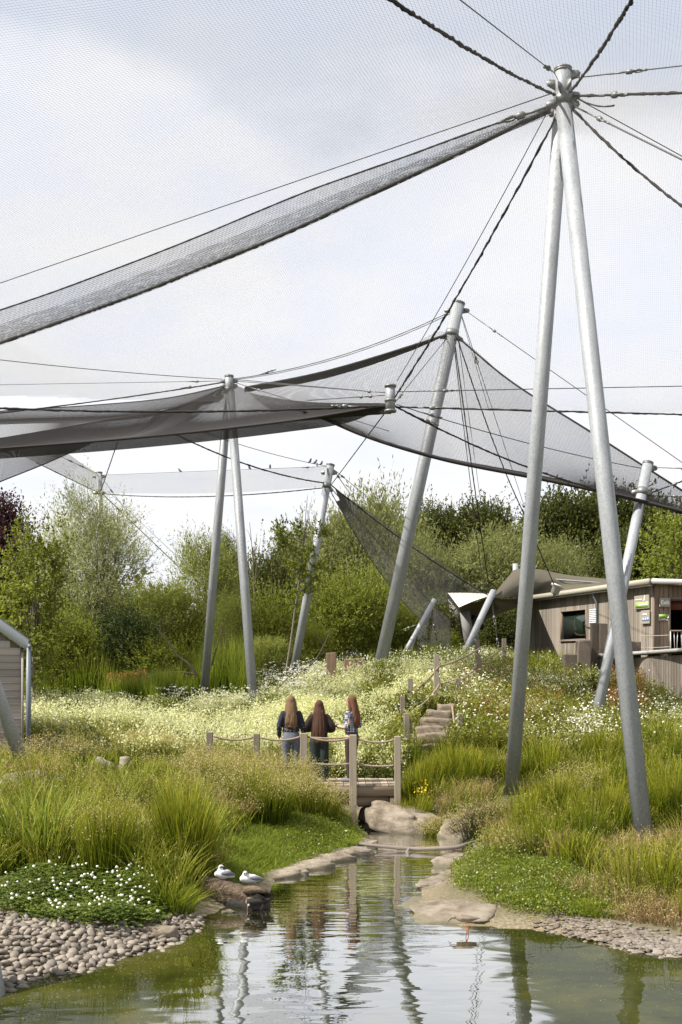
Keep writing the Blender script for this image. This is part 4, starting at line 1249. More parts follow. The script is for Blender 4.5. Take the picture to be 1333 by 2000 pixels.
def build_masts():
    # front mast: two raking legs meeting under a short head
    a = empty('aviary_mast', (0, 0, 0), 'tallest galvanised A-frame mast in front, its right foot by the water bank', 'mast', 'galvanised aviary masts')
    br, bl = at(1262, 1665, 17.6), at(996, 1580, 23.3)
    br[2] -= .1; bl[2] -= .1
    ax = np.array([0, 0, 1.0])
    neck = at(1101, 205, 20.8)
    o = leg(a, br, neck, .295)
    o = leg(a, bl, at(1097, 215, 20.95), .29)
    leg(a, at(1101, 212, 20.8), A_TOP, .31, 'head_tube', 'steel')
    lugs = [((-1, -.2, .2), .32), ((1, -.1, .15), .12), ((1, -.2, 0), .5), ((-1, -.1, -.1), .62), ((1, -.5, -.3), .62), ((-.7, .7, -.2), .66), ((.3, -1, 0), .35), ((-.5, -1, 0), .4)]
    mast_head(a, A_TOP, ax, .31, lugs, .55)
    rp = at(1084, 190, 20.75); rq = at(1116, 192, 20.75)
    L = lambda p, q, r, **k: line(a, p, q, r, **k)
    def far(px, py, z, ext=1.12):
        e = atz(px, py, z); return e
    L(at(1084, 185, 20.7), on_roof(780, 0) * 1.0 + (on_roof(780, 0) - rp) * .25, .022, kind='rope', sag=.10, fuzz=.7)
    L(at(1084, 143, 20.8), atz(885, 0, 11.7) + (atz(885, 0, 11.7) - rp) * .2, .009, buckle=.25)
    L(at(1114, 180, 20.65), on_roof(1232, 0) + (on_roof(1232, 0) - rq) * .25, .022, kind='rope', sag=.08, fuzz=.8)
    L(at(1116, 153, 20.8), at(1345, 127, 19.5), .011, buckle=.75)
    L(at(1117, 188, 20.75), at(1345, 181, 18.5), .024, kind='rope', fuzz=.5, buckle=.75)
    L(at(1117, 205, 20.75), at(1345, 318, 18.0), .016, buckle=.62)
    L(at(1118, 212, 20.7), at(1345, 384, 18.2), .022, kind='rope', sag=.14, fuzz=.6)
    L(at(1114, 185, 20.8), at(1345, 312, 21.5), .009)
    L(at(1082, 181, 20.8), at(-20, 560, 25.0), .010)
    L(at(1072, 214, 20.9), at(776, 744, 27.6), .010, sag=.10)
    L(at(1085, 232, 20.9), HUB + [0.1, -.1, .0], .024, kind='rope', sag=.16, fuzz=.7)
    L(at(1116, 182, 20.8), at(1200, 206, 19.8), .013, kind='rope', sag=.10, fuzz=.5)
    # the ropes that edge the fold: upper cable with its turnbuckle, lower hairy rope
    js = [(1076, 208), (1000, 231), (900, 266), (800, 303), (700, 338), (600, 374), (500, 415), (400, 457), (300, 497), (200, 535), (100, 572), (0, 606), (-60, 626)]
    ks = [(1076, 212), (1000, 249), (900, 298), (800, 345), (700, 391), (600, 437), (500, 481), (400, 521), (300, 562), (200, 599), (100, 635), (0, 670), (-60, 691)]
    up, lo = [], []
    for (xj, yj), (xk, yk) in zip(js, ks):
        k = np.array(on_roof(xk, yk)) if xk < 1050 else at(xk, yk, 20.8)
        k = at(xk, yk, 20.8 + (23.6 - 20.8) * (1076 - xk) / 1076.0)
        lo.append(k); up.append(at(xj, yj, k[1] + .05))
    lo, up = crom(lo, 220), crom(up, 220)
    for P, r, nm in ((up, .016, 'cable'), (lo, .030, 'rope')):
        R = r * (1 + (.7 if nm == 'rope' else .3) * (rng.random(len(P)) - .4))
        Buf().add(*tube(P, R, 6)).obj(nm, MAT['rope'], a, True)
    fitting(a, at(1070, 209, 20.8), at(985, 236, 21) - at(1070, 209, 20.8), .9, r=.045)
    fold_edges = (up, lo)

    # flying hub that gathers the roof ropes
    h = empty('flying_hub', (0, 0, 0), 'short steel hub hanging in mid air where the roof ropes meet', 'cable hub')
    t, b_ = at(763, 754, 28), at(763, 803, 28)
    leg(h, b_, t, .24, 'hub_tube')
    for p in (t, (t + b_) / 2 + [0, 0, -.05], b_): Buf().add(*tube([p - [0, 0, .025], p + [0, 0, .025]], .15, 20)).obj('flange', MAT['steel_dark'], h)
    L = lambda p, q, r, **k: line(h, p, q, r, **k)
    L(at(775, 795, 28), at(1345, 810, 28.4), .022, kind='rope', fuzz=.6, buckle=.5)
    L(at(775, 765, 28), at(1345, 754, 30.0), .012, buckle=.9)
    L(at(752, 792, 28), at(-30, 767, 27.4), .026, kind='rope', sag=.22, fuzz=.6, buckle=.6)
    L(at(752, 767, 28), at(458, 741, 38.8), .014, buckle=.55)
    L(at(752, 772, 28), at(600, 782, 33), .013, buckle=[.5, 1.1])
    L(at(770, 792, 28), at(1270, 980, 31), .022, kind='rope', sag=.30, fuzz=.5, buckle=.55)
    L(at(775, 790, 28), at(1255, 915, 32.8), .012, sag=.12, buckle=.7)
    L(at(770, 788, 28), at(872, 662, 36), .012, buckle=.4)
    L(at(757, 800, 28), at(648, 946, 42), .016, kind='rope', fuzz=.3)

    # middle mast: second A-frame
    m = empty('aviary_mast', (0, 0, 0), 'middle galvanised A-frame mast standing in the pale meadow behind the reeds', 'mast', 'galvanised aviary masts')
    leg(m, at(498, 1412, 35.2), at(450, 765, 39), .30); leg(m, at(395, 1408, 41), at(446, 768, 39.2), .30)
    leg(m, at(448.5, 770, 39), B_TOP, .30, 'head_tube')
    mast_head(m, B_TOP, ax, .30, [((-1, -.3, 0), .35), ((1, -.2, 0), .35), ((1, .2, 0), .15), ((-1, .2, 0), .15)], .5)
    L = lambda p, q, r, **k: line(m, p, q, r, **k)
    L(at(456, 740, 39), at(892, 603, 36.3), .014, buckle=.9, sag=.35); L(at(456, 742, 39), at(892, 607, 36.3), .012, sag=.36)
    L(at(441, 741, 39), at(-30, 688, 32), .012, sag=.1)
    L(at(441, 744, 39), at(-30, 752, 44), .010, buckle=.8)
    L(at(441, 746, 39), at(-30, 800, 36), .022, kind='rope', sag=.1, fuzz=.3, buckle=.9)
    L(at(456, 746, 39), at(760, 842, 33), .012, buckle=1.2)
    L(at(456, 744, 39), at(770, 768, 28.4), .012)
    L(at(446, 770, 39), at(640, 945, 42), .0, kind='cable') if False else None
    L(at(345, 849, 37), at(640, 944, 42), .024, kind='rope', sag=.25, fuzz=.4)
    L(at(400, 845, 38), at(642, 911, 42), .011, sag=.1)
    L(at(441, 752, 39), at(330, 800, 36), .012, kind='rope', sag=.1)
    # rear leaning mast
    c = empty('aviary_mast', (0, 0, 0), 'single thick mast leaning right on the crest behind the women', 'mast', 'galvanised aviary masts')
    foot = at(735, 1335, 36); axc = (C_TOP - foot) / np.linalg.norm(C_TOP - foot)
    leg(c, foot, C_TOP, .405)
    mast_head(c, C_TOP, axc, .40, [((-1, 0, 0), .25), ((1, 0, 0), .25), ((1, 0, -.5), 1.05), ((-1, 0, -.2), 1.05)], 1.0)
    L = lambda p, q, r, **k: line(c, p, q, r, **k)
    L(at(903, 602, 36.2), at(1345, 912, 33), .014, buckle=1.0)
    L(at(886, 664, 36), at(945, 1150, 46), .014, sag=.1); L(at(888, 662, 36), at(958, 1162, 46), .020, kind='rope', fuzz=.3, sag=.15)
    L(at(892, 655, 36), at(1022, 1000, 44), .022, kind='rope', fuzz=.3, sag=.3); L(at(1022, 1000, 44), at(1086, 1150, 47), .022, kind='rope', fuzz=.3)
    L(at(902, 615, 36.2), at(1028, 1000, 45), .011, buckle=1.6); L(at(895, 660, 36), at(940, 985, 44), .009)
    L(at(900, 612, 36.2), at(955, 800, 39), .009)
    P = crom([at(870, 655, 36), at(700, 708, 37.5), at(600, 734, 38), at(480, 757, 38.5)], 60); Buf().add(*tube(P, .04, 6)).obj('rope', MAT['rope'], c)
    P = crom([at(890, 655, 36), at(1000, 746, 35.2), at(1150, 841, 34.5), at(1262, 913, 34), at(1345, 966, 34)], 60); Buf().add(*tube(P, .032, 6)).obj('rope', MAT['rope'], c)
    # far poles
    d = empty('aviary_mast', (0, 0, 0), 'slim mast leaning right among shrubs left of the reddish stumps', 'mast', 'galvanised aviary masts')
    foot = at(571, 1330, 41.5); axd = (D_TOP - foot) / np.linalg.norm(D_TOP - foot)
    leg(d, foot, D_TOP, .30); mast_head(d, D_TOP, axd, .30, [((1, 0, 0), .3), ((-1, 0, 0), .3), ((1, 0, -1), .8)], .8)
    L = lambda p, q, r, **k: line(d, p, q, r, **k)
    for q, r, b in ((at(718, 970, 47), .012, .9), (at(700, 985, 48), .009, .8), (at(690, 975, 47), .009, None)): L(at(650, 915, 42), q, r, buckle=b)
    L(at(648, 948, 42), at(960, 1166, 45), .022, kind='rope', sag=.2, fuzz=.3, buckle=.8)
    L(at(646, 952, 42), at(844, 1180, 46), .016, buckle=.7); L(at(644, 955, 42), at(835, 1222, 46), .014, sag=.5)
    L(at(638, 952, 42), at(200, 964, 55), .022, kind='rope', sag=.25, fuzz=.3)
    L(at(640, 911, 42), at(196, 928, 55), .010, buckle=.8)
    e = empty('aviary_mast', (0, 0, 0), 'slim upright mast rising through the silvery willow on the far left', 'mast', 'galvanised aviary masts')
    leg(e, at(201, 1340, 55), E_TOP, .31); mast_head(e, E_TOP, ax, .31, [((1, 0, 0), .2), ((-1, 0, 0), .2), ((1, 0, 0), 1.0), ((-1, 0, 0), 1.0)], .95)
    L = lambda p, q, r, **k: line(e, p, q, r, **k)
    L(at(192, 926, 55), at(70, 868, 50), .014, buckle=[1.0, 2.0]); L(at(192, 962, 55), at(70, 903, 50), .022, kind='rope', fuzz=.3)
    L(at(197, 960, 55), at(232, 858, 46), .022, kind='rope', fuzz=.3); L(at(197, 930, 55), at(260, 1015, 60), .013, buckle=1.2)
    L(at(200, 964, 55), at(365, 1122, 62), .022, kind='rope', fuzz=.3, buckle=1.0); L(at(212, 960, 55), at(360, 1100, 62), .010)
    L(at(192, 960, 55), at(180, 985, 58), .01)
    # side struts
    f = empty('raked_strut', (0, 0, 0), 'long raked steel strut rising behind the front mast from the daisies to the net', 'strut', 'raked net struts')
    leg(f, at(1149, 1480, 29.5), at(1266, 905, 31.5), .285)
    axf = at(1266, 905, 31.5) - at(1149, 1480, 29.5); axf /= np.linalg.norm(axf)
    mast_head(f, at(1266, 905, 31.5), axf, .285, [((1, 0, 0), .15), ((1, 0, 0), .9), ((-1, 0, 0), .9)], .88)
    line(f, at(1272, 913, 31.5), at(1345, 915, 31), .012, buckle=.5); line(f, at(1264, 966, 31.5), at(1345, 935, 31), .02, kind='rope', fuzz=.4, buckle=.4); line(f, at(1264, 968, 31.5), at(1345, 970, 31.5), .016, buckle=.4)
    g = empty('raked_strut', (0, 0, 0), 'short raked strut left of the shade sail tying down the dark net', 'strut', 'raked net struts')
    leg(g, at(782, 1292, 44.5), at(849, 1172, 46), .21); leg(g, at(794, 1292, 46), at(812, 1240, 46.2), .16, 'brace')
    line(g, at(843, 1190, 46), at(853, 1250, 46.3), .02, buckle=.3); line(g, at(826, 1216, 45.7), at(760, 1240, 47), .012, buckle=.4)
    h2 = empty('raked_strut', (0, 0, 0), 'short raked strut standing in front of the shade sail', 'strut', 'raked net struts')
    leg(h2, at(906, 1280, 42.5), at(964, 1155, 44.5), .25); leg(h2, at(904, 1280, 42.8), at(908, 1262, 43), .12, 'brace')
    line(h2, at(961, 1172, 44.4), at(972, 1252, 44.6), .02, buckle=[.3, 1.2])
    k = empty('raked_strut', (0, 0, 0), 'grey steel leg sloping down in front of the grey shed', 'strut', 'raked net struts')
    leg(k, at(50, 1508, 20.5), at(-55, 1210, 19.6), .24)
    n = empty('raked_strut', (0, 0, 0), 'steel leg cut by the left frame edge on the pebble beach', 'strut', 'raked net struts')
    leg(n, at(-14, 1975, 10.9), at(-60, 1700, 11.3), .29)
    return fold_edges


FOLD = build_masts()


# ------------------------------------------------------------------ nets: every cord is a real thread
def net_obj(name, P_u, P_v, r, mat, parent, keep_u=None, keep_v=None):
    B = Buf()
    B.add(*wires(P_u, r, keep_u)); B.add(*wires(P_v, r, keep_v))
    return tag(B.obj(name, MAT[mat], parent), kind=None)


def sheet(bottom, top, nu, nv, sag=0.0, wave=0.0, seed=0):
    """Sheet between two edges -> functions giving its lines across and along."""
    ku, kv = max(12, min(44, nu // 4)), max(8, min(20, nv // 3))
    def P(us, vs):
        A, B = crom(bottom, 400), crom(top, 400)
        s = np.linspace(0, 1, 400)
        a = np.stack([np.interp(us, s, A[:, i]) for i in range(3)], -1); b = np.stack([np.interp(us, s, B[:, i]) for i in range(3)], -1)
        Q = a[:, None] * (1 - vs)[None, :, None] + b[:, None] * vs[None, :, None]
        Q[..., 2] -= sag * np.sin(np.pi * vs)[None]
        if wave:
            Q[..., 0] += wave * np.sin(vs * 9 + us[:, None] * 40 + seed) * np.sin(np.pi * vs)[None]
            Q[..., 1] += wave * np.cos(vs * 7 + us[:, None] * 55 + seed) * np.sin(np.pi * vs)[None]
        return Q
    across = P(np.linspace(0, 1, nu), np.linspace(0, 1, kv))
    along = P(np.linspace(0, 1, ku), np.linspace(0, 1, nv)).transpose(1, 0, 2)
    return across, along


def edge(*pts): return [at(*p) for p in pts]


def build_nets():
    # near roof: one sheet, high at the front mast and low at the hub, cords every 5.5 cm
    n = empty('aviary_net', (0, 0, 0), 'fine mesh roof net stretched overhead from the front mast to the hub ropes', 'net')
    ang = math.radians(-14); c, s = math.cos(ang), math.sin(ang)
    step, seg = .042, .75
    us = np.arange(-24, 24, step); vs = np.arange(4, 40, seg)
    def lines(us, vs, swap):
        U, Vv = np.meshgrid(us, vs, indexing='ij')
        if swap: U, Vv = Vv, U
        X = c * U - s * (Vv - 19); Y = s * U + c * (Vv - 19) + 19
        X = X + .012 * np.sin(Y * 9 + X * 3); Yw = Y
        Z = roof_z(X, Yw)
        P = np.stack([X, Yw, Z], -1)
        mid = (P[:, :-1] + P[:, 1:]) / 2
        yb = 28 - np.abs(mid[..., 0] - 1.23) * .0
        keep = (mid[..., 1] > 9.3) & (mid[..., 1] < yb) & (np.abs(mid[..., 0]) < 3.2 + mid[..., 1] * .33)
        return P, keep
    P1, k1 = lines(us, vs, False)
    P2, k2 = lines(np.arange(4, 40, step), np.arange(-24, 24, seg), True)
    net_obj('roof_panel', P1, P2, .0011, 'net', n, k1, k2)
    # the slack fold between the two ropes from the front mast to the left edge
    f = empty('net_fold', (0, 0, 0), 'dense hanging fold of netting sweeping from the front mast to the left edge', 'net')
    up, lo = FOLD
    A, B = sheet(lo[::-1], up[::-1], 420, 26, .10, .02)
    A[..., 1] += .10 * np.sin(np.linspace(0, np.pi, A.shape[1]))[None]
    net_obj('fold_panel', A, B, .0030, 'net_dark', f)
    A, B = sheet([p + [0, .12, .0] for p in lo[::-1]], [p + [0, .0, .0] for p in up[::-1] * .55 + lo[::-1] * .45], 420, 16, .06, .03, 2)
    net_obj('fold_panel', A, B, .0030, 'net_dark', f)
    # tent over the middle mast
    t = empty('tent_net', (0, 0, 0), 'dark tent of netting drooping from the middle mast to a low front edge', 'net')
    lowf = edge((-140, 887, 30), (0, 876, 30), (200, 861, 30), (400, 842, 30), (560, 823, 30), (680, 804, 29), (765, 789, 28))
    upb = edge((-140, 872, 39), (0, 856, 39), (200, 822, 39), (330, 799, 39), (447, 755, 39), (500, 770, 36), (600, 785, 32), (763, 788, 28.2))
    A, B = sheet(lowf, upb, 330, 130, .25)
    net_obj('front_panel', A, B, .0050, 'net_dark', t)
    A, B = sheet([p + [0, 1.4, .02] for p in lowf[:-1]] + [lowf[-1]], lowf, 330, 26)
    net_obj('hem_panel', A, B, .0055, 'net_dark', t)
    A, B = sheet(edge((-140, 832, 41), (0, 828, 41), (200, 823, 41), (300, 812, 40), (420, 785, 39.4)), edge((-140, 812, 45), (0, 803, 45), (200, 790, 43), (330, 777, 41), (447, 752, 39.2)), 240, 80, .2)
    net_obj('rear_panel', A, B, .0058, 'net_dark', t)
    A, B = sheet(edge((-140, 870, 42), (0, 856, 42), (200, 823, 41), (330, 800, 40)), edge((-140, 830, 42.5), (0, 827, 42.5), (200, 822, 41.5), (330, 798, 40.2)), 170, 26)
    net_obj('side_panel', A, B, .005, 'net', t)
    for P in (lowf,): Buf().add(*tube(crom(P, 80), .030, 6)).obj('edge_rope', MAT['rope'], t)
    Buf().add(*tube(crom(upb[:5], 60), .022, 6)).obj('edge_rope', MAT['rope'], t)
    Buf().add(*tube(crom(edge((-140, 812, 45), (0, 803, 45), (200, 790, 43), (330, 777, 41), (447, 752, 39.2)), 60), .022, 6)).obj('edge_rope', MAT['rope'], t)
    # tent over the rear leaning mast
    r = empty('tent_net', (0, 0, 0), 'grey tent of netting falling from the leaning rear mast to the right edge', 'net')
    top = edge((478, 757, 38.5), (600, 733, 38), (700, 706, 37.5), (800, 676, 36.8), (880, 650, 36), (1000, 746, 35.2), (1150, 841, 34.5), (1262, 913, 34), (1360, 975, 34))
    low = edge((590, 800, 31.5), (640, 820, 31.3), (700, 846, 31.2), (763, 868, 31), (850, 893, 31), (920, 909, 31), (1060, 936, 31), (1200, 966, 31), (1360, 1006, 31))
    A, B = sheet(low, top, 300, 120, .35)
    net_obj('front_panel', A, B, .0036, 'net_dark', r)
    A, B = sheet(low, [p + [0, 2.6, .50 + .02 * i] for i, p in enumerate(low)], 300, 46, .0)
    net_obj('hem_panel', A, B, .0075, 'net_dark', r)
    A, B = sheet(edge((478, 766, 41), (600, 747, 41), (700, 721, 40), (800, 686, 38.5), (872, 655, 36.2)), edge((478, 757, 38.5), (600, 733, 38), (700, 706, 37.5), (800, 676, 36.8), (872, 653, 36)), 200, 50)
    net_obj('ridge_panel', A, B, .0068, 'net_dark', r)
    Buf().add(*tube(crom(low, 90), .055, 6)).obj('edge_rope', MAT['rope'], r)
    # far net between the two slim masts
    w = empty('far_net', (0, 0, 0), 'thin far strip of netting between the slim masts with small birds on its wire', 'net')
    A, B = sheet(edge((197, 963, 55), (420, 963, 48), (643, 950, 42)), edge((197, 929, 55), (420, 921, 48), (643, 912, 42)), 420, 46)
    net_obj('net_panel', A, B, .0018, 'net', w)
    A, B = sheet(edge((20, 878, 47), (75, 905, 50), (130, 932, 53), (195, 962, 55)), edge((60, 862, 47), (110, 872, 50), (160, 905, 53), (195, 928, 55)), 260, 44)
    net_obj('net_panel', A, B, .0034, 'net', w)
    # net corner at the far left
    q = empty('net_corner', (0, 0, 0), 'triangle of netting below the dark tent at the left edge', 'net')
    A, B = sheet(edge((-40, 960, 33), (0, 941, 34), (90, 905, 35.5), (182, 864, 37)), edge((-40, 872, 42), (0, 880, 42), (90, 871, 41), (182, 862, 40)), 150, 60)
    net_obj('net_panel', A, B, .0042, 'net_dark', q)
    Buf().add(*tube(crom(edge((-40, 960, 33), (0, 941, 34), (90, 905, 35.5), (182, 864, 37)), 30), .02, 5)).obj('edge_rope', MAT['rope'], q)
    # side wall of net running down to the short strut
    sd = empty('side_net', (0, 0, 0), 'brown side curtain of netting running from the slim mast to the short strut', 'net')
    A, B = sheet(edge((656, 980, 42.2), (700, 1052, 43), (750, 1126, 44), (790, 1180, 45), (834, 1226, 45.8)), edge((664, 977, 42.3), (720, 1040, 43.2), (775, 1108, 44.3), (815, 1150, 45.2), (846, 1182, 46)), 190, 42)
    net_obj('dense_panel', A, B, .0036, 'net', sd)
    A, B = sheet(edge((664, 977, 42.3), (720, 1040, 43.2), (775, 1108, 44.3), (815, 1150, 45.2), (846, 1182, 46)), edge((655, 955, 42), (740, 1012, 43), (830, 1075, 44), (900, 1126, 45), (955, 1164, 45)), 150, 60)
    net_obj('light_panel', A, B, .0034, 'net', sd)
    A, B = sheet(edge((812, 1312, 48), (840, 1312, 48), (866, 1312, 48.5), (884, 1312, 49)), edge((818, 1216, 46.4), (836, 1200, 46.4), (850, 1188, 46.2), (880, 1212, 48)), 60, 66)
    net_obj('lower_panel', A, B, .0055, 'net', sd)


build_nets()

# ------------------------------------------------------------------ trees and shrubs
def unit(v): return v / (np.linalg.norm(v, axis=-1, keepdims=True) + 1e-9)


def leaves(C, axis, l, w, nrm=None):
    """Pointed leaves: centre, long axis, length, width -> one quad each, slightly folded by its random side vector."""
    n = len(C)
    axis = unit(axis)
    if nrm is None: nrm = rng.normal(size=(n, 3))
    s = unit(np.cross(axis, nrm))
    l = np.broadcast_to(l, (n,))[:, None]; w = np.broadcast_to(w, (n,))[:, None]
    V = np.stack([C - axis * l / 2, C + s * w / 2, C + axis * l / 2, C - s * w / 2], 1).reshape(-1, 3)
    return V, np.arange(n * 4).reshape(n, 4)


def crown(center, radii, n_clump, rc, twigs, per, L, leaf, up=.5, droop=0.0, spread=.8, seed=0, shell=.55, out=.6, lobes=None, tone=.25):
    """Leaf clumps through an uneven crown volume; each clump is a spray of leafy twigs."""
    g = np.random.default_rng(seed)
    c0 = np.asarray(center, float); R = np.asarray(radii, float)
    d = unit(g.normal(size=(n_clump, 3))); rad = shell + (1 - shell) * g.random(n_clump) ** .6
    rad *= .82 + .36 * g.random(n_clump)
    CC = c0 + d * R * rad[:, None]
    if lobes: CC = CC + np.array([lobes[i % len(lobes)] for i in range(n_clump)])
    size = rc * (.6 + .8 * g.random(n_clump))
    k = n_clump * twigs
    ci = np.repeat(np.arange(n_clump), twigs)
    S = CC[ci] + g.normal(size=(k, 3)) * size[ci][:, None] * np.array([.5, .5, .42])
    D = unit(unit(S - c0) * out + np.array([0, 0, up]) + g.normal(size=(k, 3)) * spread * .6)
    Lk = L * (.5 + g.random(k))
    t = np.tile(np.linspace(.08, 1, per), k); ti = np.repeat(np.arange(k), per)
    P = S[ti] + D[ti] * (Lk[ti] * t)[:, None]
    P[:, 2] -= droop * (t ** 2) * Lk[ti]
    ax = unit(D[ti] + g.normal(size=(len(t), 3)) * .75 + np.array([0, 0, -droop]))
    l, w = leaf
    sc = .65 + .7 * g.random(len(t))
    P = P + ax * (l * sc)[:, None] * .5
    nr = unit(S - c0)[ti] * .7 + np.array([0, 0, .8]) + g.normal(size=(len(t), 3)) * .6
    V, Fq = leaves(P, ax, l * sc, w * sc, nr)
    tint = np.clip(.5 + (g.random(n_clump)[ci][ti] - .5) * 2 * tone + (g.random(len(t)) - .5) * .6, 0, 1)
    return V, Fq, np.repeat(tint, 4), CC


def limbs(base, targets, r0, split=.35, seed=0, n=7, twist=.25):
    """Boughs from the stem to the clumps."""
    g = np.random.default_rng(seed); B = Buf()
    b = np.asarray(base, float)
    for q in targets:
        q = np.asarray(q, float); h = q[2] - b[2]
        s = b + np.array([0, 0, max(.1, h * split * (.5 + .7 * g.random()))])
        m = (s + q) / 2 + np.array([(q[0] - s[0]) * -.12, (q[1] - s[1]) * -.12, abs(h) * .10]) + g.normal(size=3) * twist * np.linalg.norm(q - s) * .18
        P = crom([s, m, q], n)
        B.add(*tube(P, np.linspace(r0 * .55, r0 * .10, n), 5, False))
    return B


# how many clumps, twigs and leaves each kind of crown has; kinds marked True share one crown between their trees
KINDS = {'oak_leaves': (90, 40, 10, (.27, .17), True), 'far_wood_leaves': (84, 34, 8, (.24, .15), True), 'grey_willow_leaves': (125, 36, 9, (.25, .066), True),
         'silver_willow_leaves': (150, 34, 9, (.155, .036), False), 'willow_leaves': (95, 30, 9, (.145, .032), True), 'alder_leaves': (56, 18, 8, (.11, .078), False),
         'copper_leaves': (90, 32, 8, (.20, .13), False), 'bright_shrub_leaves': (64, 32, 8, (.088, .05), True), 'dark_shrub_leaves': (64, 30, 8, (.085, .055), True)}
PROTO = {}


def tree(name, label, cat, px, pyt, pyb, hw, Y, mat, n=60, twigs=24, per=6, leaf=(.16, .07), L=.7, rc=None, bark='bark', group=None, seed=1,
         stems=1, trunk_r=None, up=.5, droop=0.0, ry=None, out=.6, spread=.8, shell=.5, nbough=14, lean=0.0, tone=.25):
    """pyt/pyb: top and bottom of the crown, hw: half width, all in photo pixels at depth Y."""
    sc = Y / F
    x = (px - CX) * sc; zt = CH - (pyt - HY) * sc; zb = CH - (pyb - HY) * sc; rx = hw * sc
    zg = G(x, Y)
    rz = (zt - zb) / 2
    rc = rc or min(rx, rz) * .34
    e = empty(name, (x, Y, zg), label, cat, group)
    c = np.array([lean, 0, (zt + zb) / 2 - zg - rc * .12])
    ry = ry or min(rx, 4.0)
    g = np.random.default_rng(seed + 50)
    n, twigs, per, leaf, share = KINDS[mat.name]
    if mat.name == 'alder_leaves' and Y > 50: leaf = (.19, .12)
    key = (mat.name if name != 'shrub' or mat.name != 'oak_leaves' else 'low oak',) if share else (name, mat.name, seed)
    if mat.name == 'oak_leaves' and name == 'shrub': leaf = (.10, .062); twigs, per = 26, 8
    if key not in PROTO:
        V, Fq, tint, C0 = crown((0, 0, 0), (max(rx - rc * .5, .2), max(ry - rc * .5, .2), max(rz - rc * .5, .2)), n, rc, twigs, per, L, leaf, up, droop, spread, seed, shell, out, None, tone)
        PROTO[key] = (Buf().add(V, Fq, rnd=tint).mesh('crown', mat), C0, (rx, ry, rz)); a = 0.0; S = np.ones(3)
    else:
        b = PROTO[key][2]; a = g.uniform(-.5, .5) + (math.pi if g.random() < .5 else 0)
        S = np.array([rx / b[0], max(.6, ry / b[1]), rz / b[2]])
    me, C0, _ = PROTO[key]
    o = link('crown', me, e, tuple(c)); o.scale = tuple(S); o.rotation_euler = (0, 0, a)
    CC = (C0 * S) @ rotz(a).T + c
    r0 = trunk_r or .035 * (zt - zg) ** .9 * .5
    B = Buf()
    order = g.permutation(len(CC))[:nbough]
    for s in range(stems):
        a = g.random() * 6.28; off = np.array([math.cos(a), math.sin(a) * .6, 0]) * (.0 if stems == 1 else rx * .22)
        topc = np.array([c[0] + off[0] * 2.2, off[1] * 2, c[2] + rz * .35])
        P = crom([off + [0, 0, -.4], off + [g.normal() * .05, 0, .25 * topc[2]], off * 1.5 + [lean * .5 + g.normal() * .1, g.normal() * .1, .6 * topc[2]], topc], 10)
        B.add(*tube(P, np.linspace(r0, r0 * .25, 10), 7, False))
        for q in order[s::stems]:
            k = min(9, max(1, int(9 * min(.9, max(.12, (CC[q][2] * .62) / max(topc[2], .1))))))
            st = P[k]; m = (st + CC[q]) / 2 + [0, 0, .08 * abs(CC[q][2] - st[2])] + g.normal(size=3) * .12
            C = crom([st, m, CC[q]], 6)
            B.add(*tube(C, np.linspace(r0 * .42, r0 * .08, 6), 5, False))
    B.obj('trunk', MAT[bark], e, True)
    return e


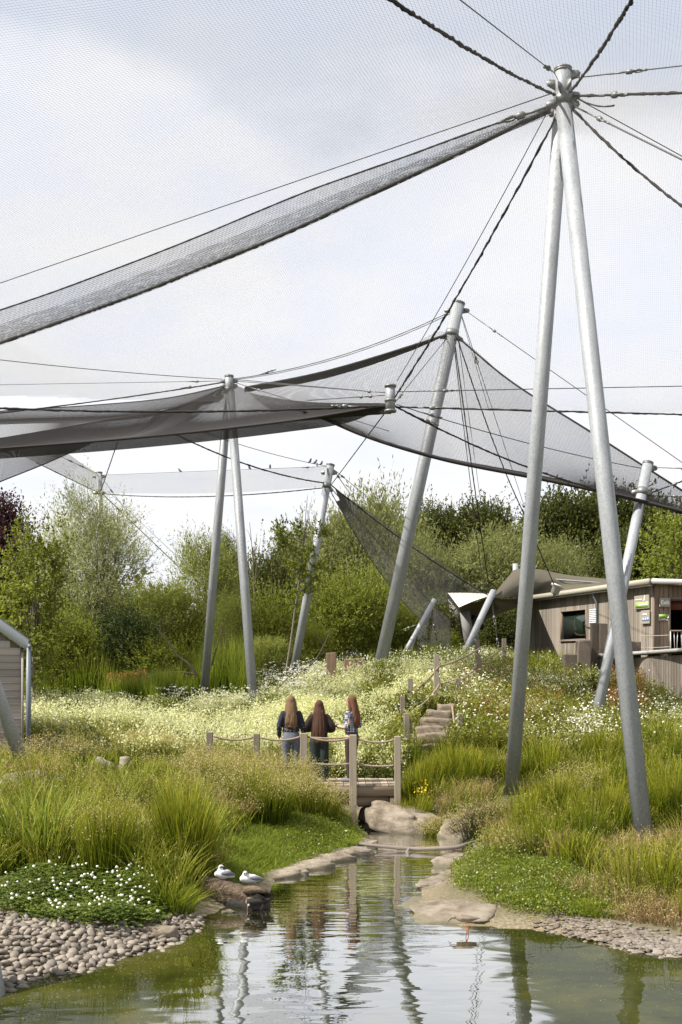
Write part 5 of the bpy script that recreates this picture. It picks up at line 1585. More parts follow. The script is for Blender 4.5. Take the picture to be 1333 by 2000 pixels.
def build_trees():
    M = MAT; T = tree
    gw = 'trees behind the marsh'
    # far woods on the right, tallest behind
    T('oak_tree', 'dark rounded oak at the right end of the far wood', 'tree', 1300, 985, 1180, 85, 104, M['oak'], 80, 25, 6, (.46, .29), 1.0, seed=11, group='oaks of the far wood', rc=1.6, shell=.72)
    T('oak_tree', 'tall dark oak behind the front mast, highest in the far wood', 'tree', 1205, 958, 1170, 88, 108, M['oak'], 90, 25, 6, (.46, .29), 1.1, seed=12, group='oaks of the far wood', rc=1.6)
    T('oak_tree', 'broad dark oak between the two legs of the front mast', 'tree', 1105, 962, 1180, 78, 104, M['oak'], 90, 25, 6, (.46, .29), 1.1, seed=13, group='oaks of the far wood', rc=1.5)
    T('oak_tree', 'rounded oak left of the front mast against the pale sky', 'tree', 938, 981, 1150, 62, 98, M['oak'], 70, 25, 6, (.40, .24), 1.0, seed=14, group='oaks of the far wood', rc=1.3)
    T('oak_tree', 'dark oak just right of the leaning rear mast', 'tree', 852, 988, 1160, 56, 100, M['oak'], 64, 25, 6, (.40, .24), 1.0, seed=15, group='oaks of the far wood', rc=1.3)
    T('dark_tree', 'dark evergreen mass low behind the grey willow and roof', 'tree', 1150, 1065, 1240, 130, 92, M['wood'], 90, 30, 6, (.38, .22), 1.0, seed=16, rc=1.4)
    T('leafy_tree', 'bright green tree at the right edge above the building roof', 'tree', 1322, 1015, 1190, 66, 66, M['alder'], 80, 30, 6, (.24, .13), .9, seed=17, rc=1.0)
    T('leafy_tree', 'olive green tree beside the raked strut above the roof', 'tree', 1235, 1040, 1190, 60, 80, M['oak'], 60, 30, 6, (.30, .18), .9, seed=18, rc=1.1)
    T('grey_willow', 'grey green willow left of the front mast above the sail', 'tree', 985, 1048, 1230, 112, 70, M['greywil'], 95, 36, 6, (.30, .085), 1.1, seed=19, up=.7, rc=1.1)
    T('grey_willow', 'small grey willow between the front legs above the roof', 'tree', 1085, 1075, 1200, 60, 68, M['greywil'], 60, 34, 6, (.28, .08), 1.0, seed=20, up=.7, rc=.9)
    # central hill of willows
    T('grey_willow', 'tall grey green willow behind the leaning rear mast, highest at centre', 'tree', 728, 988, 1260, 108, 74, M['greywil'], 130, 36, 6, (.32, .09), 1.2, seed=21, up=.8, rc=1.25)
    T('grey_willow', 'broad grey willow sloping down behind the slim leaning mast', 'tree', 640, 1036, 1260, 88, 76, M['greywil'], 100, 36, 6, (.32, .09), 1.2, seed=22, up=.7, rc=1.2)
    T('grey_willow', 'grey willow right of the brown net curtain', 'tree', 815, 1068, 1270, 88, 70, M['greywil'], 90, 36, 6, (.30, .085), 1.1, seed=23, up=.7, rc=1.1)
    T('dark_tree', 'dark tree top left of the slim leaning mast', 'tree', 585, 1042, 1230, 62, 82, M['wood'], 60, 32, 6, (.32, .18), 1.0, seed=24, rc=1.1)
    T('leafy_tree', 'mid green tree low behind the middle mast legs', 'tree', 520, 1085, 1300, 70, 68, M['wood'], 70, 30, 6, (.26, .14), .9, seed=25, rc=1.0)
    T('poplar', 'small dark poplar between the middle mast legs', 'tree', 440, 1046, 1160, 27, 72, M['wood'], 34, 30, 6, (.24, .16), .7, seed=26, rc=.62)
    # left: copper beech, willows
    T('copper_beech', 'dark purple copper beech at the left edge', 'tree', -6, 962, 1200, 66, 78, M['copper'], 90, 34, 6, (.30, .18), .9, seed=27, rc=1.1)
    T('silver_willow', 'large silvery willow around the slim upright mast', 'tree', 178, 958, 1290, 110, 50, M['silver'], 150, 34, 7, (.19, .042), 1.0, seed=28, stems=3, up=.75, rc=.72, nbough=26, bark='bark', trunk_r=.10, out=.55, shell=.35)
    T('willow', 'feathery light green willow left of the middle mast', 'tree', 395, 1038, 1330, 66, 48, M['willow'], 95, 24, 7, (.17, .036), 1.0, seed=29, stems=3, up=.9, rc=.58, nbough=22, trunk_r=.07, out=.5, shell=.3)
    T('willow', 'low pale willow spreading between the silvery one and the reeds', 'tree', 318, 1130, 1330, 74, 47, M['willow'], 90, 24, 7, (.17, .036), .9, seed=30, stems=3, up=.7, rc=.58, nbough=18, trunk_r=.06, shell=.3)
    T('alder', 'young bright alder by the shed with open leafy shoots', 'tree', 68, 1000, 1330, 62, 37, M['alder'], 74, 15, 6, (.15, .105), .55, seed=31, up=.7, rc=.42, nbough=26, bark='bark_pale', trunk_r=.055, shell=.2, ry=1.2)
    T('alder', 'bushy alder low behind the shed roof', 'tree', 20, 1130, 1350, 66, 38, M['alder'], 70, 18, 6, (.14, .10), .5, seed=32, up=.5, rc=.45, nbough=14, trunk_r=.05, shell=.3, ry=1.3)
    # understorey shrubs
    gs = 'shrubs behind the reeds'
    S = lambda label, px, t, b, hw, Y, m, sd, **k: T('shrub', label, 'shrub', px, t, b, hw, Y, M[m], k.pop('n', 64), k.pop('tw', 22), 6, k.pop('leaf', (.13, .075)), k.pop('L', .55), seed=sd, stems=k.pop('stems', 3), rc=k.pop('rc', .5), nbough=12, trunk_r=.04, shell=.3, group=gs, **k)
    S('dark glossy shrub right of the slim upright mast foot', 250, 1180, 1350, 62, 44, 'holly', 41)
    S('olive shrub between the alder and the silvery willow', 120, 1180, 1350, 62, 43, 'bright', 42)
    S('shaded shrub under the silvery willow crown', 178, 1220, 1350, 56, 45.5, 'bright', 43)
    S('bright shrub behind the left leg of the middle mast', 375, 1205, 1350, 52, 46.5, 'bright', 44, leaf=(.15, .05))
    S('bright bush between the two middle mast legs', 452, 1160, 1350, 48, 45, 'willow', 45, leaf=(.15, .045))
    S('yellow green bush right of the middle mast', 528, 1150, 1345, 52, 45, 'bright', 46)
    S('dark bush low left of the slim leaning mast', 530, 1240, 1345, 46, 42.5, 'willow', 47)
    S('tall yellow green bush right of the slim leaning mast', 652, 1120, 1310, 58, 46, 'bright', 48, n=80)
    S('light green bush beside the leaning rear mast', 712, 1105, 1310, 58, 47.5, 'bright', 49, n=80)
    S('green bush right of the leaning rear mast foot', 775, 1165, 1300, 46, 49, 'bright', 50)
    S('dark bush under the brown net curtain', 845, 1170, 1310, 60, 52, 'oak', 51, n=80)
    S('yellow green bush beneath the short strut', 868, 1225, 1300, 30, 50.5, 'bright', 52, n=40)
    S('dark bush below the low shade sail', 975, 1180, 1300, 56, 56, 'oak', 53, n=70)
    S('low bush hiding the stump tops on the crest', 612, 1215, 1325, 34, 43.5, 'bright', 54, n=46)
    S('dark low bush at the foot of the pale willow', 300, 1240, 1355, 56, 43.5, 'bright', 55)
    # thin young tree with few leaves, and a bare one
    e = empty('sapling', tuple(at(556, 1345, 40.5)), 'thin sparse sapling with leafy tufts beside the slim leaning mast', 'tree')
    o = np.array(e.location)
    st = [at(552, 1352, 40.5), at(566, 1270, 40.5), at(578, 1180, 40.5), at(588, 1110, 40.5), at(594, 1060, 40.5), at(598, 1000, 40.5), at(601, 970, 40.5)]
    B = Buf().add(*tube(crom(st, 24) - o, np.linspace(.055, .008, 24), 6, False))
    tufts = [(548, 1033, 16), (560, 1062, 10), (580, 1040, 14), (606, 1085, 16), (628, 1042, 10), (586, 1090, 18), (572, 1102, 14), (612, 1128, 12), (600, 1150, 14), (582, 1168, 22), (590, 1122, 12), (545, 1050, 8), (620, 1110, 10)]
    C = crom(st, 60)
    V_, F_, R_ = [], [], []
    LB = Buf()
    for i, (px, py, w) in enumerate(tufts):
        q = at(px, py, 40.5 + (i % 3 - 1) * .3)
        k = np.argmin(np.abs(C[:, 2] - (q[2] - .5)))
        B.add(*tube(crom([C[k], (C[k] + q) / 2 + [0, 0, -.06], q], 6) - o, np.linspace(.02, .006, 6), 4, False))
        V, Fq, tint, _ = crown(q - o, (w * .012, .2, w * .011), 5, .12, 8, 5, .22, (.11, .07), seed=300 + i)
        LB.add(V, Fq, rnd=tint)
    for px, py in ((601, 985), (606, 1000), (590, 1000), (610, 990)): B.add(*tube([C[44] - o, at(px, py - 20, 40.5) - o], [.01, .004], 4, False))
    LB.obj('crown', M['alder'], e); B.obj('trunk', M['bark_pale'], e, True)
    e = empty('bare_tree', tuple(at(500, 1200, 58)), 'bare dead twigs rising above the bushes right of the middle mast', 'tree')
    o = np.array(e.location); B = Buf()
    for pts, r in (([(498, 1300), (497, 1180), (494, 1090), (488, 1020)], .07), ([(497, 1180), (501, 1110), (510, 1050)], .04), ([(494, 1095), (499, 1065), (503, 1040)], .03), ([(496, 1150), (484, 1100), (478, 1078)], .03), ([(492, 1060), (486, 1040), (480, 1032)], .02)):
        P = crom([at(a, b, 58) for a, b in pts], 12) - o; B.add(*tube(P, np.linspace(r, r * .15, 12), 5, False))
    B.obj('trunk', M['bark'], e, True)
    # leaning bough over the reeds and the crooked branch on the crest
    e = empty('fallen_bough', (0, 0, 0), 'crooked dead bough leaning over the reeds behind the middle mast', 'branch')
    B = Buf()
    for pts, r in (([(385, 1322), (372, 1300), (345, 1278), (322, 1245), (305, 1225)], .06), ([(385, 1318), (350, 1312), (300, 1318), (262, 1330)], .035), ([(300, 1318), (275, 1312), (262, 1300)], .02), ([(414, 1300), (425, 1260), (440, 1215)], .035)):
        P = crom([at(a, b, 40.8) for a, b in pts], 14); B.add(*tube(P, np.linspace(r, r * .3, 14), 6, False))
    B.obj('limb', M['bark'], e, True)
    e = empty('fallen_bough', (0, 0, 0), 'bare crooked branch rising right of the slim leaning mast foot', 'branch')
    B = Buf()
    for pts, r in (([(566, 1326), (590, 1312), (617, 1288), (632, 1262), (648, 1230)], .055), ([(617, 1288), (640, 1270)], .02), ([(632, 1262), (622, 1245)], .018)):
        P = crom([at(a, b, 39.6) for a, b in pts], 14); B.add(*tube(P, np.linspace(r, r * .3, 14), 6, False))
    B.obj('limb', M['bark'], e, True)
    # a mass of far woodland closing the view
    B = Buf(); g = np.random.default_rng(5)
    n = 90
    for i in range(n):
        a = -95 + 205 * (i + g.random()) / n; y = 118 + 22 * g.random()
        pxs = CX + a / y * F
        top = np.interp(pxs, [-400, 0, 330, 480, 540, 650, 760, 840, 960, 1020, 1060, 1150, 1333, 1700], [1135, 1120, 1150, 1130, 1090, 1030, 1020, 1010, 1040, 1070, 1030, 985, 1010, 1020])
        zt = CH + (HY - top) / F * y; h = zt - 1
        V, Fq, tint, _ = crown((a, y, 1 + h * .55), (3.6, 3, h * .45), 14, 1.8, 9, 5, 1.2, (.95, .62), seed=700 + i)
        B.add(V, Fq, rnd=tint)
    tag(B.obj('far_woodland', M['wood']), 'band of dark woodland closing the horizon', kind='stuff')


build_trees()


def herb(label, px, py, Y, w, h, mat, seed, n=16):
    x = (px - CX) / F * Y; z = G(x, Y)
    e = empty('leafy_herb', (x, Y, z), label, 'herb', 'leafy clumps in the meadow')
    V, Fq, tint, CC = crown((0, 0, h * .55), (w, w * .8, h * .45), n, .14, 12, 5, .22, (.075, .045), seed=seed, shell=.3)
    V[:, 2] = np.maximum(V[:, 2], .01)
    Buf().add(V, Fq, rnd=tint).obj('foliage', MAT[mat], e)
    limbs((0, 0, -.05), CC[:7], .03, seed=seed).obj('stem', MAT['bark'], e, True)


herb('dark leafy clump behind the right bay of the footbridge rail', 738, 1512, 25.0, .42, .55, 'oak', 61)
herb('leafy green clump behind the auburn haired woman', 722, 1395, 31.5, .45, .62, 'bright', 62)
herb('leafy green clump on the crest under the leaning rear mast', 748, 1345, 35.0, .50, .60, 'bright', 63)
herb('leafy clump in the meadow left of the blond woman', 520, 1412, 33.0, .50, .62, 'bright', 64)
herb('low leafy clump left of the stone steps', 812, 1392, 28.6, .34, .50, 'oak', 65)
herb('leafy clump with shaded foot right of the stone steps', 925, 1440, 26.4, .45, .60, 'bright', 66)
herb('green clump among daisies between the front mast legs', 1075, 1420, 28.5, .5, .62, 'bright', 67)
herb('leafy clump at the foot of the timber posts', 1160, 1372, 33.0, .5, .65, 'oak', 68)
herb('dark clump in the pale meadow near the shed', 120, 1430, 31.0, .55, .55, 'oak', 69)
herb('green clump in the pale meadow before the reeds', 330, 1418, 34.0, .6, .6, 'bright', 70)


# ------------------------------------------------------------------ grass, reeds and flowers
def blades(R, h, w, lean, az=None, segs=3, curl=1.8, face=None):
    """Tapering bent blades from roots R; returns V, faces, tip attribute."""
    n = len(R); R = np.asarray(R, float)
    h = np.broadcast_to(h, (n,)); w = np.broadcast_to(w, (n,)); lean = np.broadcast_to(lean, (n,))
    az = rng.random(n) * 2 * np.pi if az is None else az
    d = np.stack([np.cos(az), np.sin(az), np.zeros(n)], 1)
    fa = rng.random(n) * np.pi if face is None else face
    s = np.stack([np.cos(fa), np.sin(fa), np.zeros(n)], 1)
    t = np.linspace(0, 1, segs + 1)
    P = R[:, None] + d[:, None] * (lean * h)[:, None, None] * (t ** curl)[None, :, None]
    P = P + np.array([0, 0, 1.0]) * (h[:, None] * (t[None] - (lean[:, None] * .30) * t[None] ** 2.4))[..., None]
    wt = (w[:, None] * (1 - t[:-1]) ** .6 * .5)[..., None] * s[:, None]
    V = np.empty((n, 2 * segs + 1, 3)); V[:, 0:2 * segs:2] = P[:, :-1] - wt; V[:, 1:2 * segs:2] = P[:, :-1] + wt; V[:, -1] = P[:, -1]
    b = np.arange(n)[:, None] * (2 * segs + 1)
    k = np.arange(segs - 1)[None] * 2
    Q = np.stack([b + k, b + k + 1, b + k + 3, b + k + 2], -1).reshape(-1, 4)
    Tt = np.stack([b[:, 0] + 2 * segs - 2, b[:, 0] + 2 * segs - 1, b[:, 0] + 2 * segs], -1)
    tip = np.tile(np.concatenate([np.repeat(t[:-1], 2), [1.0]]), n)
    return V.reshape(-1, 3), [Q, Tt], tip, P[:, -1], P


class Sward(Buf):
    def grow(s, R, h, w, lean, segs=3, curl=1.8, az=None, tone=None):
        n = len(R)
        V, Fs, tip, ends, P = blades(R, h, w, lean, az, segs, curl)
        s.add(V, Fs, tip=tip, rnd=np.repeat(rng.random(n) if tone is None else tone, 2 * segs + 1))
        return ends, P
    def tufts(s, C, n, rad, h, w, lean, segs=4, curl=2.0):
        """Tussocks: n blades fanning out of each centre in C; each tussock has its own height, spread and tone."""
        m = len(C); N = np.maximum(6, (n * (.5 + rng.random(m))).astype(int)); ti = np.repeat(np.arange(m), N); k = len(ti)
        th = h[0] + (h[1] - h[0]) * rng.random(m) ** 1.3; tr = rad * (.6 + .8 * rng.random(m)); tt = rng.random(m); tl = lean * (.5 + rng.random(m))
        a = rng.random(k) * 6.283; q = np.sqrt(rng.random(k))
        R = C[ti].copy(); R[:, 0] += np.cos(a) * q * tr[ti]; R[:, 1] += np.sin(a) * q * tr[ti]
        R[:, 2] = ground(R[:, 0], R[:, 1]) - .02
        ok = R[:, 2] > .0; R, ti, a, q = R[ok], ti[ok], a[ok], q[ok]; k = len(R)
        return s.grow(R, th[ti] * (.55 + .55 * rng.random(k)) * (1 - .2 * q), w * (.7 + .6 * rng.random(k)), tl[ti] * (.25 + q) * (.6 + .8 * rng.random(k)), segs, curl,
                      a + rng.normal(size=k) * .6, np.clip(tt[ti] * .7 + .3 * rng.random(k), 0, 1))


def flecks(B, C, size, elong=2.2, up=.5):
    """Small leaf-like flecks (seeds, petals, florets)."""
    n = len(C)
    ax = unit(rng.normal(size=(n, 3)) + [0, 0, up])
    sz = np.broadcast_to(size, (n,)) * (.6 + .8 * rng.random(n))
    V, Fq = leaves(C, ax, sz * elong, sz)
    B.add(V, Fq, rnd=np.repeat(rng.random(n), 4))


def heads(B, P, frac, k, size, spread, sel=None):
    """Feathery seed heads along the top of stems P (n, s, 3)."""
    n = len(P)
    sel = np.arange(n)[rng.random(n) < frac] if sel is None else sel
    if not len(sel): return
    a = P[sel, -2]; b = P[sel, -1]
    t = .15 + 1.05 * rng.random((len(sel), k))
    C = a[:, None] + (b - a)[:, None] * t[..., None] + rng.normal(size=(len(sel), k, 3)) * spread
    flecks(B, C.reshape(-1, 3), size)


def discs(B, C, r, tilt=.5, toward=(-.2, -.5, .8)):
    """Flat six-petalled flower faces."""
    n = len(C)
    nr = unit(rng.normal(size=(n, 3)) * tilt + np.array(toward))
    a = unit(np.cross(nr, rng.normal(size=(n, 3)))); b = np.cross(nr, a)
    r = np.broadcast_to(r, (n,)) * (.7 + .6 * rng.random(n))
    th = np.arange(6) / 6 * 2 * np.pi
    V = C[:, None] + r[:, None, None] * (np.cos(th)[None, :, None] * a[:, None] + np.sin(th)[None, :, None] * b[:, None])
    V = np.concatenate([V, (C - nr * r[:, None] * .15)[:, None]], 1).reshape(-1, 3)
    o = np.arange(n)[:, None] * 7; k = np.arange(6)[None]
    T = np.stack([o + k, o + (k + 1) % 6, np.broadcast_to(o + 6, (n, 6))], -1).reshape(-1, 3)
    B.add(V, T, rnd=np.repeat(rng.random(n), 7))


def scatter(poly, n, ymin=9, ymax=60, zmin=.05, power=2.0, clump=None, cs=1.0, off=None):
    """Random ground points whose place in view falls in a picture polygon; nearer ground gets its fair share."""
    xs = [p[0] for p in poly]; ys = [p[1] for p in poly]
    out = []
    tot = 0
    for _ in range(14):
        m = n * 4
        px = rng.uniform(min(xs), max(xs), m); py = rng.uniform(min(ys), max(ys), m)
        ok = inpoly(px, py, poly); px, py = px[ok], py[ok]
        if not len(px): break
        # walk the sight line to the ground
        Y = np.full(len(px), 30.0)
        grid = np.linspace(ymin, ymax, 90)
        hit = np.full(len(px), np.nan)
        A = (px - CX) / F; Bz = (py - HY) / F
        prev = None
        gz = ground(A[:, None] * grid[None], np.broadcast_to(grid, (len(px), len(grid))))
        below = (CH - Bz[:, None] * grid[None]) <= gz
        k = np.argmax(below, 1); good = below.any(1) & (k > 0)
        i = np.arange(len(px))
        f1 = (CH - Bz * grid[k]) - gz[i, k]; f0 = (CH - Bz * grid[k - 1]) - gz[i, k - 1]
        t = np.clip(f0 / (f0 - f1 + 1e-9), 0, 1)
        Y = grid[k - 1] + (grid[k] - grid[k - 1]) * t
        X = A * Y
        z = ground(X, Y)
        good &= (z > zmin)
        if clump is not None:
            good &= rng.random(len(X)) < np.clip((vnoise(X, Y, cs, clump) - .25) * 2.0, .06, 1)
        X, Y, z = X[good], Y[good], z[good]
        jx = rng.normal(size=len(X)) * .05; jy = rng.normal(size=len(X)) * .12
        X = X + jx; Y = Y + jy
        z = ground(X, Y)
        out.append(np.stack([X, Y, z], 1)[z > zmin]); tot += len(out[-1])
        if tot >= n: break
    P = np.concatenate(out)[:n]
    P[:, 2] -= .02
    return P


def clear_of(P, spots, r):
    ok = np.ones(len(P), bool)
    for x, y in spots: ok &= np.hypot(P[:, 0] - x, P[:, 1] - y) > r
    return P[ok]


def plan(x0, x1, y0, y1, n, zmin=.05):
    X = rng.uniform(x0, x1, n); Y = rng.uniform(y0, y1, n); z = ground(X, Y)
    P = np.stack([X, Y, z - .02], 1)
    return P[z > zmin]


STEPX = [(at(cx, py, stepY(i))[0], stepY(i) + .2) for i, (cx, w, py) in enumerate(STEP)]


def off_path(P):
    P = P[~((P[:, 0] > -1.8) & (P[:, 0] < 1.35) & (P[:, 1] > 22.3) & (P[:, 1] < 23.85))]
    return clear_of(P, STEPX, .50)


def build_meadow():
    M = MAT
    R_ = rng.random
    # --- pale meadow on the left and behind the bridge
    left = [(55, 1378), (300, 1385), (420, 1392), (560, 1395), (640, 1400), (640, 1500), (440, 1500), (250, 1500), (55, 1470)]
    hill = [(500, 1345), (600, 1322), (740, 1316), (850, 1296), (1000, 1290), (1000, 1330), (900, 1400), (820, 1470), (775, 1520), (640, 1520), (600, 1460), (520, 1400)]
    bank = [(870, 1300), (1000, 1290), (1110, 1310), (1240, 1330), (1345, 1390), (1500, 1400), (1500, 1470), (1150, 1470), (950, 1470), (860, 1465), (850, 1400)]
    G1, GG, S1 = Sward(), Sward(), Buf()
    for poly, n, h0, h1, hd in ((left, 14000, .45, .85, .8), (hill, 16000, .30, .60, .72)):
        P = off_path(scatter(poly, n, clump=3, cs=.5))
        k = R_(len(P)) < .55 + .35 * (vnoise(P[:, 0], P[:, 1], .5, 21) - .5)
        pv = vnoise(P[:, 0], P[:, 1] * .7, .9, 44) * .6 + vnoise(P[:, 0], P[:, 1], 2.6, 45) * .4
        hh = (h0 + (h1 - h0) * R_(len(P))) * (.55 + .9 * pv)
        e, S = G1.grow(P[k], hh[k], .014, .15 + .3 * R_(k.sum()))
        heads(S1, S, 1, 9, .029, .075, np.arange(k.sum())[(pv[k] > .45) & (R_(k.sum()) < .92)])
        GG.grow(P[~k], hh[~k] * .8, .022, .2 + .4 * R_((~k).sum()))
        C = off_path(scatter(poly, 110, ymax=50)); GG.tufts(C, 50, .30, (.35, .85), .026, .4, 3)
    P = off_path(scatter(bank, 13000, clump=4, cs=.6))
    e, S = GG.grow(P, .28 + .35 * R_(len(P)), .022, .25 + .4 * R_(len(P)))
    sel = np.arange(len(P))[vnoise(P[:, 0], P[:, 1], .8, 9) > .58]
    heads(S1, S, 1, 4, .020, .07, sel)
    tag(G1.obj('meadow_grass', M['meadow_blade']), 'straw coloured meadow grass stems', kind='stuff')
    tag(GG.obj('meadow_grass', M['grass_olive']), 'green leafy blades under the meadow flowers', kind='stuff')
    tag(S1.obj('cream_seedheads', M['cream']), 'haze of cream seed heads over the meadow', kind='stuff')
    # --- leafy herbs and white flowers
    H, Wf, Yf, Br = Buf(), Buf(), Buf(), Buf()
    P = off_path(np.concatenate([scatter(bank, 6500, clump=5, cs=.7), scatter(hill, 4600, clump=6, cs=.9), scatter(left, 2200, clump=16, cs=1.2)]))
    k = 5
    C = (P[:, None] + rng.normal(size=(len(P), k, 3)) * [.07, .07, .05] + np.array([0, 0, 1.0]) * (R_((len(P), k)) * .50)[..., None]).reshape(-1, 3)
    flecks(H, C, .041, 2.3, .3)
    tag(H.obj('meadow_herbs', M['weed']), 'leafy wild herbs over the slope', kind='stuff')
    P = off_path(np.concatenate([scatter(bank, 850, clump=7, cs=.75), scatter([(880, 1285), (1000, 1283), (1000, 1310), (880, 1320), (700, 1335), (560, 1350), (560, 1330), (720, 1305)], 520), scatter(hill, 420, clump=8, cs=.5),
                                 scatter([(1130, 1380), (1200, 1380), (1200, 1480), (1120, 1480)], 150), scatter([(1200, 1390), (1345, 1400), (1345, 1440), (1200, 1440)], 120)]))
    C = P + np.array([0, 0, 1.0]) * (.38 + .34 * R_(len(P)))[:, None]
    discs(Wf, C, .022)
    St = Sward(); St.grow(P, C[:, 2] - P[:, 2], .010, .02, 2)
    tag(St.obj('flower_stems', M['grass_green']), 'thin stems of the white daisies', kind='stuff')
    # white umbels standing above the reeds
    P = np.concatenate([scatter([(430, 1395), (520, 1400), (520, 1420), (250, 1400), (250, 1385)], 130), scatter([(500, 1345), (640, 1330), (640, 1400), (520, 1400)], 300)])
    C = (P + np.array([0, 0, 1.0]) * (.6 + .4 * R_(len(P)))[:, None])
    discs(Wf, (C[:, None] + rng.normal(size=(len(C), 6, 3)) * [.06, .06, .015]).reshape(-1, 3), .018, .3, (0, -.2, 1))
    tag(Wf.obj('white_daisies', M['petal']), 'white daisies scattered over the bank', kind='stuff')
    P = scatter([(1180, 1330), (1260, 1340), (1260, 1420), (1190, 1410)], 900); P = np.concatenate([P, scatter([(880, 1330), (1110, 1330), (1110, 1440), (880, 1440)], 420, clump=11, cs=1.1)])
    C = (P[:, None] + rng.normal(size=(len(P), 8, 3)) * [.05, .05, .02] + np.array([0, 0, 1.0]) * (R_((len(P), 8)) * .75)[..., None]).reshape(-1, 3)
    flecks(Br, C, .026, 2.4, .8)
    tag(Br.obj('rusty_docks', M['brown_leaf']), 'rusty seeding docks by the building', kind='stuff')

    # --- reed bed in the marsh
    reed = [(60, 1335), (180, 1322), (330, 1318), (480, 1320), (500, 1375), (470, 1384), (400, 1380), (330, 1388), (300, 1398), (180, 1386), (70, 1380)]
    Rb = Sward()
    P = scatter(reed, 11000, ymax=50, clump=2, cs=.35)
    P = P[~((np.abs(proj(P)[0] - 400) < 48) & (P[:, 1] < 41.4))]
    Rb.grow(P, (.55 + 1.25 * vnoise(P[:, 0], P[:, 1], .55, 27)) * (.75 + .5 * R_(len(P))), .032, .06 + .35 * R_(len(P)) ** 2, 3, 2.2)
    P = plan(-13, -3, 41.6, 46.5, 7000); Rb.grow(P, (.8 + 1.5 * vnoise(P[:, 0], P[:, 1], .6, 28)) * (.75 + .5 * R_(len(P))), .036, .06 + .25 * R_(len(P)) ** 2, 3, 2.2)
    tag(Rb.obj('reed_bed', M['reed']), 'bright green reeds filling the marsh', kind='stuff')
    Bf = Buf(); P = np.stack([rng.uniform(-8.6, -7.2, 900), rng.uniform(41.0, 42.0, 900), np.zeros(900)], 1); P[:, 2] = ground(P[:, 0], P[:, 1]) + .6 + .75 * R_(900)
    flecks(Bf, P, .06, 2.4); tag(Bf.obj('rusty_docks', M['brown_leaf']), 'rusty dead leaves behind the reeds', kind='stuff')
    # green growth under trees so no bare soil shows
    Ug, Uh = Sward(), Buf()
    P = np.concatenate([plan(-18, -2, 44, 52, 5000), plan(-3, 14, 39, 54, 7000)])
    Ug.grow(P, .4 + .5 * R_(len(P)), .04, .3 * R_(len(P)), 2)
    tag(Ug.obj('rough_grass', M['grass_green']), 'rough grass under the far shrubs', kind='stuff')

    # --- left foreground bank: tall mixed grass
    fg = [(-150, 1470), (250, 1475), (440, 1495), (640, 1500), (660, 1560), (560, 1600), (430, 1640), (420, 1720), (330, 1745), (200, 1710), (0, 1705), (-150, 1720)]
    A, S, B2 = Sward(), Buf(), Sward()
    stub = [(at(px, 1500, Y)[0], Y) for px in (195, 220, 245) for Y in (20.6, 21.5, 22.4)]
    P = clear_of(off_path(scatter(fg, 185, ymax=30)), stub, .6)
    e, Sx = A.tufts(P, 85, .24, (.40, 1.05), .016, .42)
    P = Sx[:, 0]
    heads(S, Sx, .30 , 9, .010, .028, np.arange(len(P))[(rng.random(len(P)) < .12 + .5 * sstep(17, 23, P[:, 1]))])
    P = off_path(scatter(fg, 15000, ymax=30)); B2.grow(P, (.12 + .45 * R_(len(P))) * (.5 + vnoise(P[:, 0], P[:, 1], 1.1, 41)), .019, .3 + .5 * R_(len(P)), 3)
    tag(A.obj('tall_grass', M['grass_gold']), 'tall seeding grass on the near left bank', kind='stuff')
    tag(S.obj('straw_seedheads', M['seed']), 'straw seed heads of the near tall grass', kind='stuff')
    tag(B2.obj('rough_grass', M['grass_green']), 'green undergrowth of the near left bank', kind='stuff')
    # short lawn-like bank between tall grass and stream
    sb = [(430, 1640), (560, 1590), (650, 1585), (700, 1615), (724, 1640), (700, 1662), (640, 1678), (560, 1702), (520, 1722), (425, 1722)]
    C = Sward(); P = scatter(sb, 17000, ymax=26, zmin=.045); C.grow(P, .05 + .10 * R_(len(P)), .010, .4 + .6 * R_(len(P)), 2)
    P = scatter([(520, 1715), (600, 1694), (680, 1664), (724, 1640), (730, 1652), (690, 1670), (600, 1700), (530, 1722)], 700, ymax=26, zmin=.03, clump=47, cs=2.0); C.grow(P + [0, .12, .06], .10 + .16 * R_(len(P)), .011, .8 + .5 * R_(len(P)), 3)
    tag(C.obj('short_grass', M['reed']), 'short bright grass by the stream', kind='stuff')
    Lf = Buf(); P = scatter([(560, 1620), (660, 1590), (724, 1640), (640, 1678), (560, 1700)], 3500, ymax=26, zmin=.04); flecks(Lf, P + np.array([0, 0, .10]) * (.4 + R_(len(P)))[:, None] , .02, 1.6, .1)
    tag(Lf.obj('bank_cress', M['cress']), 'low cress leaves along the stream edge', kind='stuff')

    # --- right bank
    rb = [(780, 1470), (900, 1460), (1150, 1465), (1345, 1450), (1510, 1450), (1510, 1800), (1345, 1795), (1230, 1780), (1190, 1740), (1120, 1690), (1010, 1660), (930, 1650), (900, 1620), (860, 1570), (790, 1560)]
    D, E, S2, Tn = Sward(), Sward(), Buf(), Sward()
    feet = [(at(1262, 1650, 17.6)[0], 17.2), (at(996, 1565, 23.3)[0], 22.7), (at(996, 1565, 22)[0], 22), (at(996, 1565, 21.3)[0], 21.3), (at(1262, 1650, 16.5)[0], 16.5), (at(1262, 1650, 15.8)[0], 15.8)]
    P = clear_of(off_path(scatter(rb, 225, ymax=30)), feet, .9)
    e, Sx = D.tufts(P, 85, .24, (.42, 1.05), .016, .28)
    P = Sx[:, 0]
    heads(S2, Sx, .09, 8, .010, .028)
    P = clear_of(off_path(scatter(rb, 16000, ymax=30)), feet, .34); E.grow(P, (.12 + .38 * R_(len(P))) * (.5 + vnoise(P[:, 0], P[:, 1], 1.1, 42)), .017, .3 + .5 * R_(len(P)), 3)
